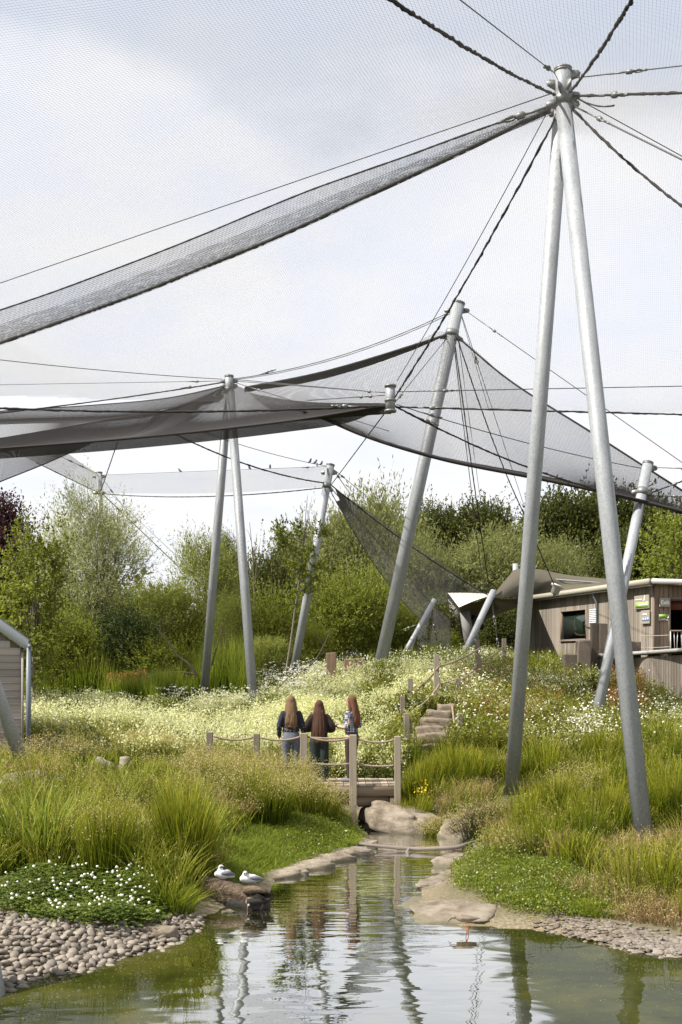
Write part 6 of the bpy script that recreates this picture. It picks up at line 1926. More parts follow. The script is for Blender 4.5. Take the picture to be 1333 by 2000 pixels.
    for poly, n in (([(1080, 1740), (1200, 1735), (1345, 1700), (1480, 1700), (1480, 1840), (1345, 1830), (1250, 1800)], 3200), ([(930, 1600), (1100, 1610), (1110, 1680), (960, 1665)], 2200), ([(1180, 1660), (1345, 1640), (1345, 1740), (1200, 1740)], 1500), ([(830, 1560), (960, 1540), (970, 1590), (880, 1600)], 1200)):
        P = scatter(poly, n, ymax=26, zmin=.04, clump=17, cs=1.5); e, Sx = Tn.grow(P, .16 + .28 * R_(len(P)), .010, .3 + .6 * R_(len(P)), 3)
        heads(S2, Sx, .25, 6, .009, .025)
    tag(D.obj('tall_grass', M['rush']), 'upright green rushy grass on the right bank', kind='stuff')
    tag(E.obj('rough_grass', M['grass_olive']), 'olive undergrowth of the right bank', kind='stuff')
    tag(Tn.obj('dry_grass', M['tan']), 'dry tan grass patches on the right bank', kind='stuff')
    tag(S2.obj('straw_seedheads', M['seed']), 'straw seed heads of the right bank', kind='stuff')
    # cress carpet
    cr = [(878, 1690), (905, 1660), (990, 1662), (1080, 1690), (1150, 1725), (1205, 1770), (1180, 1790), (1100, 1792), (1020, 1786), (960, 1766), (930, 1742), (884, 1735)]
    K = Buf(); P = scatter(cr, 9000, ymax=22, zmin=.03)
    hgt = .05 + .17 * vnoise(P[:, 0], P[:, 1], 2.2, 19)
    C = (P[:, None] + rng.normal(size=(len(P), 3, 3)) * [.02, .02, .01] + np.array([0, 0, 1.0]) * (hgt[:, None] * (.35 + .75 * R_((len(P), 3))))[..., None]).reshape(-1, 3)
    flecks(K, C, .020, 1.5, .25)
    tag(K.obj('cress_carpet', M['cress']), 'low bright green cress carpet on the right bank', kind='stuff')
    K = Buf(); P = scatter([(905, 1655), (940, 1640), (1010, 1640), (1060, 1670), (990, 1680)], 1100, ymax=22, zmin=.03); C = P + np.array([0, 0, 1.0]) * (.05 + .28 * R_(len(P)))[:, None]; flecks(K, C, .022, 1.8, .2)
    P = scatter([(1010, 1600), (1070, 1600), (1080, 1660), (1020, 1650)], 500, ymax=22); C = P + np.array([0, 0, 1.0]) * (.1 + .4 * R_(len(P)))[:, None]; flecks(K, C, .03, 1.6, .2)
    tag(K.obj('bank_weeds', M['weed']), 'mixed leafy weeds above the cress', kind='stuff')
    # yellow flowers by the rocks
    K = Buf(); P = scatter([(795, 1560), (830, 1548), (842, 1580), (815, 1592)], 75, ymax=26); C = P + np.array([0, 0, 1.0]) * (.16 + .26 * R_(len(P)))[:, None]; discs(K, C, .022)
    tag(K.obj('yellow_flowers', M['yellow']), 'small yellow flowers above the stream rocks', kind='stuff')


build_meadow()


# ------------------------------------------------------------------ single clumps
def clump(name, label, cat, px, py, Y, rad, n, h, w, lean, mat, segs=4, curl=2.0, seeds=None, group=None, sq=.7, hv=.4):
    x = (px - CX) / F * Y
    zg = G(x, Y)
    e = empty(name, (x, Y, zg - .02), label, cat, group)
    a = rng.random(n) * 2 * np.pi; r = rad * np.sqrt(rng.random(n))
    R = np.stack([r * np.cos(a), r * np.sin(a) * sq, np.zeros(n)], 1)
    R[:, 2] = ground(R[:, 0] + x, R[:, 1] + Y) - zg - .01
    az = np.arctan2(R[:, 1], R[:, 0]) + rng.normal(size=n) * .7
    B = Sward()
    hh = h * (1 - hv + hv * rng.random(n)) * (1 - .25 * r / rad)
    ends, P = B.grow(R, hh, w, lean * (.3 + .9 * r / rad) * (.6 + .8 * rng.random(n)), segs, curl, az)
    B.obj('blades', MAT[mat], e)
    if seeds:
        S = Buf(); heads(S, P, seeds[0], seeds[1], seeds[2], seeds[3]); S.obj('seedheads', MAT[seeds[4] if len(seeds) > 4 else 'seed'], e)
    return e


def build_clumps():
    gr = 'tufts on the near left bank'
    clump('reed_clump', 'tallest dense green reed clump beside the log at the water', 'reed clump', 362, 1735, 15.4, .32, 620, 1.70, .022, .22, 'rush', group=gr)
    clump('reed_clump', 'yellow green broad reeds behind the tallest clump by the log', 'reed clump', 372, 1650, 16.0, .30, 170, 1.55, .030, .32, 'reed', group=gr)
    clump('rush_clump', 'dark upright rush tuft rising behind the white clover', 'rush clump', 208, 1715, 14.9, .34, 560, 1.50, .013, .15, 'rush', seeds=(.3, 8, .010, .025), group=gr)
    clump('rush_clump', 'rush tuft between clover and the broad reeds', 'rush clump', 285, 1690, 15.6, .40, 420, 1.05, .014, .30, 'grass_green', seeds=(.3, 8, .010, .03), group=gr)
    clump('reed_clump', 'broad bladed reeds at the left edge above the clover', 'reed clump', 75, 1690, 15.4, .55, 190, 1.5, .036, .45, 'reed', group=gr)
    clump('reed_clump', 'broad bladed reed shoots left of the driftwood stumps', 'reed clump', 140, 1600, 17.2, .5, 90, 1.0, .034, .4, 'reed', group=gr)
    clump('grass_tussock', 'fine drooping grass spilling over the right end of the clover', 'tussock', 325, 1755, 14.2, .34, 420, .62, .012, .8, 'grass_green', group=gr)
    clump('rush_clump', 'large rush tuft left of the footbridge', 'rush clump', 508, 1610, 19.6, .52, 820, 1.25, .014, .28, 'rush', seeds=(.35, 9, .012, .03), group=gr)
    clump('grass_tussock', 'wispy seeding tussock against the footbridge posts', 'tussock', 612, 1585, 20.7, .5, 620, .95, .012, .42, 'grass_olive', seeds=(.6, 10, .012, .035), group=gr)
    clump('grass_tussock', 'seeding tussock hiding the legs of the blond woman', 'tussock', 566, 1545, 21.8, .42, 460, 1.02, .013, .35, 'grass_gold', seeds=(.6, 10, .012, .035), group=gr)
    clump('grass_tussock', 'seeding tussock in front of the second rail post', 'tussock', 485, 1535, 22.0, .45, 460, .95, .013, .35, 'grass_gold', seeds=(.6, 10, .012, .035), group=gr)
    clump('grass_tussock', 'seeding tussock under the first rail post', 'tussock', 415, 1530, 22.4, .45, 420, .85, .013, .35, 'grass_olive', seeds=(.6, 10, .012, .035), group=gr)
    clump('grass_tussock', 'tawny tussock left of the large rush tuft', 'tussock', 452, 1615, 19.4, .42, 480, .70, .013, .6, 'tan', seeds=(.4, 8, .011, .03), group=gr)
    clump('grass_tussock', 'golden seeding tussock in the middle of the left bank', 'tussock', 420, 1590, 21, .55, 560, .95, .013, .4, 'grass_gold', seeds=(.6, 10, .013, .035), group=gr)
    clump('grass_tussock', 'brown shaded tussock below the shed downpipe', 'tussock', 105, 1500, 22.6, .65, 560, .85, .014, .4, 'sedge', seeds=(.4, 8, .014, .04), group=gr)
    clump('grass_tussock', 'wispy tussock behind the two driftwood stumps', 'tussock', 300, 1490, 24.5, .7, 620, .9, .014, .35, 'grass_gold', seeds=(.6, 10, .014, .04), group=gr)
    g2 = 'tufts on the right bank'
    clump('sedge_tussock', 'dark drooping sedge over the right rock slab', 'tussock', 932, 1632, 20.6, .36, 620, .85, .013, .55, 'sedge', seeds=(.4, 10, .011, .03), group=g2)
    clump('sedge_tussock', 'pale fluffy tussock below the yellow flowers', 'tussock', 868, 1612, 21.3, .36, 480, .55, .012, .6, 'grass_olive', seeds=(.8, 10, .010, .03), group=g2)
    clump('rush_clump', 'broad green rush bed right of the bridge post', 'rush clump', 822, 1552, 23.7, .6, 900, .95, .016, .22, 'rush', group=g2)
    clump('rush_clump', 'rush tuft hiding the foot of the right bridge post', 'rush clump', 806, 1545, 22.15, .36, 520, .85, .015, .22, 'rush', group=g2)
    clump('rush_clump', 'narrow rush tuft rising against the right bridge post', 'rush clump', 779, 1552, 22.15, .15, 230, .88, .014, .16, 'rush', group=g2)
    clump('rush_clump', 'green rush bed in front of the stone steps', 'rush clump', 895, 1545, 23.9, .7, 1000, .95, .016, .2, 'rush', group=g2)
    clump('rush_clump', 'upright rush tuft right of the rear foot of the front mast', 'rush clump', 1082, 1600, 20.2, .42, 640, .95, .014, .2, 'rush', group=g2)
    clump('rush_clump', 'dense rush tuft left of the front foot of the front mast', 'rush clump', 1165, 1630, 18.8, .5, 820, .98, .014, .18, 'rush', group=g2)
    clump('rush_clump', 'tall rush tuft at the right edge behind the front foot', 'rush clump', 1318, 1610, 18.8, .5, 640, 1.1, .014, .2, 'rush', group=g2)
    clump('rush_clump', 'rush tuft halfway between the two feet of the front mast', 'rush clump', 1125, 1560, 21.4, .5, 700, .9, .014, .2, 'grass_green', seeds=(.4, 8, .012, .03), group=g2)
    clump('sedge_tussock', 'dark hollow tussock between the feet of the front mast', 'tussock', 1110, 1585, 20.4, .28, 320, .75, .014, .5, 'sedge', seeds=(.5, 8, .011, .03), group=g2)
    clump('sedge_tussock', 'blue green drooping sedge before the slatted skirt', 'tussock', 1290, 1470, 26.0, .7, 520, .95, .026, .6, 'grass_green', group=g2)
    clump('grass_tussock', 'lax pale tussock beside the front foot at the right edge', 'tussock', 1318, 1700, 16.2, .55, 560, .55, .012, .8, 'grass_olive', seeds=(.3, 8, .01, .03), group=g2)
    clump('grass_tussock', 'tan tussock hanging over the gravel at the right edge', 'tussock', 1300, 1790, 13.9, .6, 520, .36, .011, .9, 'tan', seeds=(.3, 6, .009, .02), group=g2)
    clump('grass_tussock', 'yellow green tuft at the right end of the cress', 'tussock', 1165, 1775, 14.2, .34, 420, .30, .010, .8, 'grass_green', group=g2)
    clump('rush_clump', 'thin dark rushes standing in the stream under the bridge', 'rush clump', 673, 1605, 21.6, .16, 70, .50, .012, .3, 'rush')
    clump('rush_clump', 'few thin stems standing in the stream before the rock slab', 'rush clump', 800, 1640, 20.2, .30, 26, .50, .010, .25, 'rush')
    # clover cushion with its flower heads
    x, Y = (150 - CX) / F * 13.6, 13.6
    e = empty('clover_patch', (0, 0, 0), 'low dark green clover with round white flower heads behind the pebbles', 'clover')
    B = Buf(); P = scatter([(-10, 1740), (60, 1720), (200, 1720), (300, 1740), (318, 1775), (315, 1812), (240, 1818), (120, 1806), (-10, 1785)], 5200, ymax=18, zmin=.03)
    hg = .10 + .22 * vnoise(P[:, 0], P[:, 1], 1.6, 23)
    top = P + np.array([0, 0, 1.0]) * (hg * (.35 + .65 * rng.random(len(P))))[:, None]
    for k in range(3):
        a = rng.random(len(P)) * .7 + k * 2.09
        off = np.stack([np.cos(a), np.sin(a), .15 * rng.normal(size=len(P))], 1) * .016
        V, Fq = leaves(top + off, off, .034, .028, np.array([0, -.25, 1.0]) + rng.normal(size=(len(P), 3)) * .35)
        B.add(V, Fq, rnd=np.repeat(rng.random(len(P)), 4))
    B.obj('leaves', MAT['clover'], e)
    V, Fs = blob((0, 0, 0), (.026, .026, .023), 8, 6)
    V = V * (1 + .18 * rng.normal(size=(len(V), 1)))
    me = mesh_of('flower_head', V, Fs, MAT['petal'], {'rnd': rng.random(len(V))}, smooth=False)
    idx = rng.permutation(len(top)); cnt = 0
    for i in idx:
        px, py = proj(top[i])
        if cnt >= 125: break
        if rng.random() > (.5 if 90 < px < 300 else .25): continue
        o = link('flower_head', me, e, tuple(P[i] + [0, 0, hg[i] + .01 + .04 * rng.random()])); o.scale = (rng.uniform(.42, .78),) * 3; o.rotation_euler = (rng.uniform(-.5, .5), rng.uniform(-.5, .5), rng.uniform(0, 6)); cnt += 1
    # thrift on the boulder at the left
    e = empty('boulder', (0, 0, 0), 'low pale boulder topped with dusky pink flowers at the left edge', 'boulder')
    q = at(60, 1532, 19.8); V, Fs = blob(q + [0, 0, -.05], (.75, .4, .28), 18, 10); V[:, 2] += .05 * vnoise(V[:, 0] * 4, V[:, 1] * 4, 1, 3)
    Buf().add(V, Fs).obj('stone', MAT['rock'], e, True)
    B = Buf(); n = 220; C = q + np.stack([rng.normal(size=n) * .42, rng.normal(size=n) * .18 - .15, .22 + .16 * rng.random(n)], 1); discs(B, C, .013, .6); B.obj('pink_flowers', MAT['pink'], e)
    B = Sward(); B.grow(C - [0, 0, .28], .28, .008, .1, 2); o = B.obj('stems', MAT['grass_olive'], e); o['kind'] = 'stuff'


build_clumps()

# ------------------------------------------------------------------ log, branch, rocks, pebbles
def build_log():
    e = empty('driftwood_log', (0, 0, 0), 'split hollow brown log lying at the water edge under two white ducks', 'log')
    a, b = at(398, 1738, 15.3), at(514, 1738, 14.8)
    a[2], b[2] = .205, .13
    d = unit(b - a); s = np.array([-d[1], d[0], 0]); u = np.cross(d, s) * 1.0
    if u[2] < 0: u = -u
    g = np.random.default_rng(3)
    nr, ns = 26, 22
    L = np.linalg.norm(b - a)
    V = []
    th = np.arange(ns) / ns * 2 * np.pi
    lump = 1 + .10 * np.sin(3 * th + 1) + .06 * np.sin(7 * th)
    jag = .07 * np.sin(2 * th + .6) + .05 * np.sin(5 * th) + .03 * g.normal(size=ns)
    jag[(np.sin(th) > .2) & (np.cos(th) > -.9)] += .03
    for i in range(nr):
        t = i / (nr - 1)
        R = (.145 + .028 * math.sin(t * 5) - .012 * t) * lump * (1 + .05 * g.normal(size=ns) * .5)
        x = t * L + jag * max(0, (t - .75) / .25)
        top = np.where(np.sin(th) > 0, .93 - .25 * np.exp(-((t - .78) / .1) ** 2) * (np.sin(th) > .3), 1.0)
        V.append(a + d * x[:, None] + s * (R * np.cos(th))[:, None] * 1.05 + u * (R * top * np.sin(th))[:, None])
    for k, (f, back) in enumerate(((.72, .0), (.62, -.22), (.3, -.34))):
        R = .17 * lump * f
        x = L + (jag * (1 if k == 0 else .3)) + back
        V.append(a + d * x[:, None] + s * (R * np.cos(th))[:, None] + u * (R * np.sin(th))[:, None])
    V = np.concatenate(V); m = nr + 3
    i = np.arange(m - 1)[:, None] * ns; j = np.arange(ns)[None]; k = (j + 1) % ns
    Q = np.stack([i + j, i + k, i + ns + k, i + ns + j], -1)
    o = link('log_body', mesh_of('log_body', V, np.concatenate([Q[:nr - 1].reshape(-1, 4)]), MAT['log'], smooth=True), e)
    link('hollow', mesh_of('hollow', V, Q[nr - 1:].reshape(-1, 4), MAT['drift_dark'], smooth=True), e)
    # near-black lower shell with the underside's shade in its colour, and a projecting tongue
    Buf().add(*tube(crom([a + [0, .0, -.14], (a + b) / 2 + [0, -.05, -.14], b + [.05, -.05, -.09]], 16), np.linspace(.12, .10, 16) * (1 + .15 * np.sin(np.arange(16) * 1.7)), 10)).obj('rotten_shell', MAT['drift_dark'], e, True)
    Buf().add(*tube(crom([b + [-.25, 0, .12], b + [-.06, -.04, .135], b + [.06, -.05, .10]], 10), np.array([.05, .055, .055, .052, .05, .045, .042, .038, .03, .012]), 8)).obj('split_tongue', MAT['log'], e, True)
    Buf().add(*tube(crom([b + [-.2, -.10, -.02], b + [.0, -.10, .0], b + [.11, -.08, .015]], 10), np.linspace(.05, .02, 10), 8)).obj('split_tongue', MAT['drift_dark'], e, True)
    # branch over the stream
    e = empty('fallen_branch', (0, 0, 0), 'long pale bare branch lying across the stream just above the water', 'branch')
    pts = [(638, 1645, 19.9), (665, 1650, 19.8), (700, 1654, 19.6), (740, 1658, 19.5), (800, 1663, 19.4), (850, 1663, 19.3), (895, 1660, 19.3), (915, 1653, 19.5), (940, 1646, 19.7)]
    P = crom([at(*p) for p in pts], 50); R = np.interp(np.linspace(0, 1, 50), [0, .1, .45, .8, 1], [.013, .024, .035, .037, .018]) * (1 + .10 * rng.normal(size=50))
    B = Buf().add(*tube(P, R, 9)); B.add(*tube(crom([at(800, 1664, 19.35), at(795, 1670, 19.3), at(803, 1672, 19.3)], 5), [.03, .025, .022, .02, .012], 6))
    B.add(*tube(crom([at(690, 1654, 19.6), at(703, 1662, 19.5), at(708, 1668, 19.4)], 5), [.022, .02, .018, .014, .01], 6))
    o = B.obj('limb', MAT['branch'], e, True); o.location.z = .05
    # cut stumps in the long grass
    e = empty('driftwood_log', (0, 0, 0), 'leaning pale split log end beside an upright stub in the grass', 'log')
    Yd = 23.0
    P = crom([at(188, 1486, Yd), at(205, 1494, Yd), at(240, 1518, Yd + .2)], 12)
    Buf().add(*tube(P, np.linspace(.10, .15, 12) * (1 + .06 * rng.normal(size=12)), 10)).obj('log_body', MAT['drift'], e, True)
    e = empty('tree_stump', (0, 0, 0), 'short upright brown stub right of the leaning log end', 'stump')
    P = crom([at(246, 1530, Yd), at(245, 1500, Yd), at(244, 1478, Yd)], 10)
    Buf().add(*tube(P, np.linspace(.15, .10, 10) * (1 + .08 * rng.normal(size=10)), 10)).obj('stub', MAT['drift'], e, True)


def slab(name, label, px, py, Y, sx, sy, sz, rz=0.0, seed=0, tilt=(0, 0), cat='rock', group=None, crack=True):
    """Rounded bank slab, half sunk at the water line, with a few cracks as real grooves."""
    q = at(px, py, Y); g = np.random.default_rng(seed)
    th = np.linspace(0, np.pi, 22)[1:-1]; ph = np.arange(44) / 44 * 2 * np.pi
    U = np.array([[np.sin(t) * np.cos(p), np.sin(t) * np.sin(p), np.cos(t)] for t in th for p in ph] + [[0, 0, 1], [0, 0, -1]])
    U = np.sign(U) * np.abs(U) ** np.array([.62, .62, .45])
    n = vnoise(U[:, 0] * 1.7 + seed, U[:, 1] * 1.7 + U[:, 2], 1, 31) - .5
    r = 1 + .34 * n + .16 * (vnoise(U[:, 0] * 4 + seed, U[:, 1] * 4 + U[:, 2] * 2, 1, 32) - .5) + .06 * (vnoise(U[:, 0] * 11 + seed, U[:, 1] * 11, 1, 33) - .5)
    for c in range(2 if crack else 0):
        a = g.random() * 3.14; off = g.uniform(-.45, .45)
        dd = U[:, 0] * math.cos(a) + U[:, 1] * math.sin(a) * .6 - off + .12 * np.sin(U[:, 1] * 5)
        r -= .13 * np.exp(-(dd / .035) ** 2)
    V = U * r[:, None] * np.array([sx, sy, sz])
    R = Matrix.Rotation(rz, 3, 'Z') @ Matrix.Rotation(tilt[0], 3, 'X') @ Matrix.Rotation(tilt[1], 3, 'Y')
    V = V @ np.array(R).T + [q[0], q[1], max(q[2], -.02) - sz * .25]
    m = 20
    Q = np.array([[i * 44 + j, (i + 1) * 44 + j, (i + 1) * 44 + (j + 1) % 44, i * 44 + (j + 1) % 44] for i in range(m - 1) for j in range(44)])
    t0, b0 = m * 44, m * 44 + 1
    T = np.array([[t0, j, (j + 1) % 44] for j in range(44)] + [[b0, (m - 1) * 44 + (j + 1) % 44, (m - 1) * 44 + j] for j in range(44)])
    return tag(link(name, mesh_of(name, V, [Q, T], MAT['rock'], smooth=True)), label, cat, group)


def build_rocks():
    gl = 'slabs edging the left bank'
    S = lambda label, *a, **k: slab('bank_slab', label, *a, **k)
    S('pale bank slab nearest the ducks on the left shore', 548, 1706, 17.2, .46, .30, .085, .5, 1, group=gl)
    S('long bank slab second from the ducks on the left shore', 596, 1692, 17.8, .48, .27, .09, .5, 2, group=gl)
    S('cracked bank slab halfway along the left shore', 640, 1679, 18.5, .46, .27, .10, .55, 3, group=gl)
    S('bank slab just before the fallen branch on the left shore', 680, 1666, 19.1, .44, .27, .10, .5, 4, group=gl)
    S('small bank slab behind the left end of the branch', 708, 1650, 20.0, .26, .34, .12, .3, 5, group=gl)
    gr = 'slabs edging the right bank'
    S('large pale rock slab sloping from the bridge to the stream', 786, 1598, 21.9, .72, .48, .22, -.45, 6, (.10, .18), group=gr)
    S('pale slab low between the bridge and the yellow flowers', 742, 1588, 23.4, .40, .45, .18, -.3, 7, (.0, .2), group=gr)
    S('grooved rock slab under the dark drooping sedge', 900, 1624, 20.9, .36, .42, .24, .2, 8, (.15, .1), group=gr)
    S('broad flat pale slab where the wader stands on the right shore', 880, 1784, 14.4, .56, .50, .075, -.25, 9, (.05, -.05), group=gr)
    S('low wet slab left of the broad flat slab', 836, 1768, 15.1, .40, .42, .05, -.4, 10, group=gr)
    S('narrow slab running up behind the broad flat slab', 862, 1722, 16.6, .26, .62, .06, -.5, 11, group=gr)
    S('small rough slab at the right end of the branch', 885, 1683, 18.2, .24, .44, .12, -.5, 12, group=gr)
    S('mossy slab edge right of the wader under the cress', 960, 1792, 14.3, .52, .30, .06, -.2, 13, group=gr)
    slab('boulder', 'rounded brown boulder at the end of the pebble beach', 308, 1828, 13.2, .22, .17, .15, .2, 14, cat='boulder', crack=False)
    slab('boulder', 'small flat boulder by the pebbles beneath the log', 400, 1778, 14.9, .12, .10, .06, .4, 15, cat='boulder', crack=False)
    slab('boulder', 'wet flat stone low on the pebble beach near the left corner', 85, 1893, 11.9, .17, .14, .07, .5, 16, cat='boulder', crack=False)
    slab('boulder', 'dark stone at the water edge left of the log', 445, 1782, 14.6, .08, .06, .04, .4, 17, cat='boulder', crack=False)
    slab('boulder', 'half buried stone among daisies beside the front mast', 1035, 1352, 33.5, .34, .26, .16, .1, 18, cat='boulder', crack=False)
    # pebble beach
    poly = [(-20, 1785), (60, 1800), (140, 1808), (250, 1816), (330, 1800), (385, 1790), (402, 1800), (385, 1818), (340, 1842), (300, 1858), (240, 1872), (170, 1893), (105, 1903), (60, 1912), (12, 1935), (-20, 1940)]
    P = scatter(poly, 7000, ymin=9.5, ymax=16, zmin=-.05)
    rad = .019 + .040 * rng.random(len(P)) ** 2.4
    keep = []; cell = {}
    for i in np.argsort(-rad):                         # stones do not pass through each other
        x, y = P[i, 0], P[i, 1]; c = (int(x / .09), int(y / .09)); ok = True
        for a in (-1, 0, 1):
            for b in (-1, 0, 1):
                for j in cell.get((c[0] + a, c[1] + b), ()):
                    if math.hypot(P[j, 0] - x, P[j, 1] - y) < (rad[i] + rad[j]) * .68: ok = False; break
                if not ok: break
            if not ok: break
        if ok: cell.setdefault(c, []).append(i); keep.append(i)
    keep = np.array(keep)
    vis = keep[np.argsort(-(rad[keep] / P[keep, 1]))]
    protos = []
    for k in range(8):
        V, Fs = blob((0, 0, 0), (1, .78, .55), 9, 6)
        g = np.random.default_rng(900 + k)
        V = V * (1 + .22 * (vnoise(V[:, 0] * 1.5 + k * 7, V[:, 1] * 1.5 + V[:, 2], 1, k) - .5)[:, None] * 2) * [1, .75 + .4 * g.random(), .7 + .5 * g.random()]
        protos.append(mesh_of('pebble', V, Fs, MAT['pebble'], smooth=True))
    bd = GROUND
    for i in vis[:300]:
        o = link('pebble', protos[rng.integers(8)], bd, tuple(P[i] + [0, 0, rad[i] * .34 + .02]))
        o.scale = (rad[i] * 1.12, rad[i] * 1.12, rad[i] * 1.0); o.rotation_euler = (rng.normal() * .38, rng.normal() * .38, rng.uniform(0, 6.28))
    B = Buf(); base = blob((0, 0, 0), (1, .78, .55), 7, 4)
    for i in vis[300:]:
        V = base[0] * rad[i] * 1.1 @ rotz(rng.uniform(0, 6.28)).T + P[i] + [0, 0, rad[i] * .3 + .02]
        B.add(V, base[1], rnd=rng.random())
    Q = scatter(poly, 2000, ymin=9.5, ymax=16, zmin=-.06)
    for q in Q: B.add(base[0] * (.012 + .016 * rng.random()) @ rotz(rng.uniform(0, 6.28)).T + q + [0, 0, .02], base[1], rnd=rng.random())
    tag(B.obj('small_pebbles', MAT['pebble_mass'], bd, True), None, None, None, 'stuff')
    # shingle on the right shore: flat overlapping stones
    poly = [(1060, 1800), (1110, 1790), (1200, 1805), (1260, 1820), (1345, 1832), (1345, 1872), (1260, 1864), (1200, 1850), (1130, 1834), (1060, 1818)]
    P = scatter(poly, 900, ymin=9.5, ymax=16, zmin=-.05)
    sp = []
    for k in range(6):
        V, Fs = blob((0, 0, 0), (1, .62, .26), 7, 5)
        V = np.sign(V) * np.abs(V) ** .85 * (1 + .12 * np.random.default_rng(k).normal(size=(len(V), 1)) * .6)
        sp.append(mesh_of('shingle_stone', V, Fs, MAT['pebble'], smooth=False))
    order = np.argsort(P[:, 1])
    for i in order[:290]:
        o = link('shingle_stone', sp[rng.integers(6)], bd, tuple(P[i] + [0, 0, .025 + .02 * rng.random()])); s = .030 + .026 * rng.random()
        o.scale = (s * 1.2, s, s * .9); o.rotation_euler = (rng.normal() * .3 + .3, rng.normal() * .3, rng.normal() * .5)
    B = Buf(); bs = blob((0, 0, 0), (1, .62, .26), 7, 5)
    for i in order[290:]:
        s = .03 + .025 * rng.random(); B.add(bs[0] * s @ rotz(rng.uniform(0, 6.28)).T + P[i] + [0, 0, .03], bs[1], rnd=rng.random())
    tag(B.obj('small_shingle', MAT['pebble_mass'], bd), None, None, None, 'stuff')
    # floating flecks near the shores
    B = Buf(); n = 2600
    X = rng.uniform(-4.5, 5.5, n * 4); Y = rng.uniform(9.5, 16, n * 4); z = ground(X, Y); d = polydist(X, Y, WATER)
    ok = (z < -.02) & (rng.random(n * 4) < np.exp(-d / 1.1)); C = np.stack([X, Y, np.full(n * 4, .004)], 1)[ok][:n]
    V, Fq = leaves(C, np.stack([rng.normal(size=len(C)), rng.normal(size=len(C)), np.zeros(len(C))], 1), .014, .008, np.tile([0, 0, 1.0], (len(C), 1)))
    B.add(V, Fq, rnd=np.repeat(rng.random(len(C)), 4)); tag(B.obj('floating_flecks', MAT['seed']), 'tiny floating seeds on the pond near the shore', kind='stuff')


build_log()
build_rocks()


# ------------------------------------------------------------------ people
def hand(B, wrist, d, up, s=1.0, curl=.35):
    """Palm, four fingers of unequal length and a thumb leaving the side of the palm."""
    w, d, up = np.asarray(wrist, float), unit(np.asarray(d, float)), unit(np.asarray(up, float))
    side = unit(np.cross(d, up)); up = np.cross(side, d)
    R = np.stack([d, side, up], 1)
    V, Fs = blob(w + d * .045 * s, (.055 * s, .040 * s, .017 * s), 12, 8, R); B.add(V, Fs)
    for k, L in enumerate((.068, .078, .073, .058)):
        b = w + d * .085 * s + side * (k - 1.5) * .019 * s
        p1 = b + d * L * .5 * s - up * curl * .012 * s; p2 = b + d * L * .95 * s - up * curl * .055 * s
        B.add(*limb([b - d * .02 * s, p1, p2], np.array([.0095, .009, .007]) * s, 8, 8))
    b = w + d * .03 * s + side * -.036 * s
    B.add(*limb([b, b + d * .03 * s - side * .022 * s, b + d * .058 * s - side * .026 * s - up * .012 * s], np.array([.012, .010, .008]) * s, 8, 8))


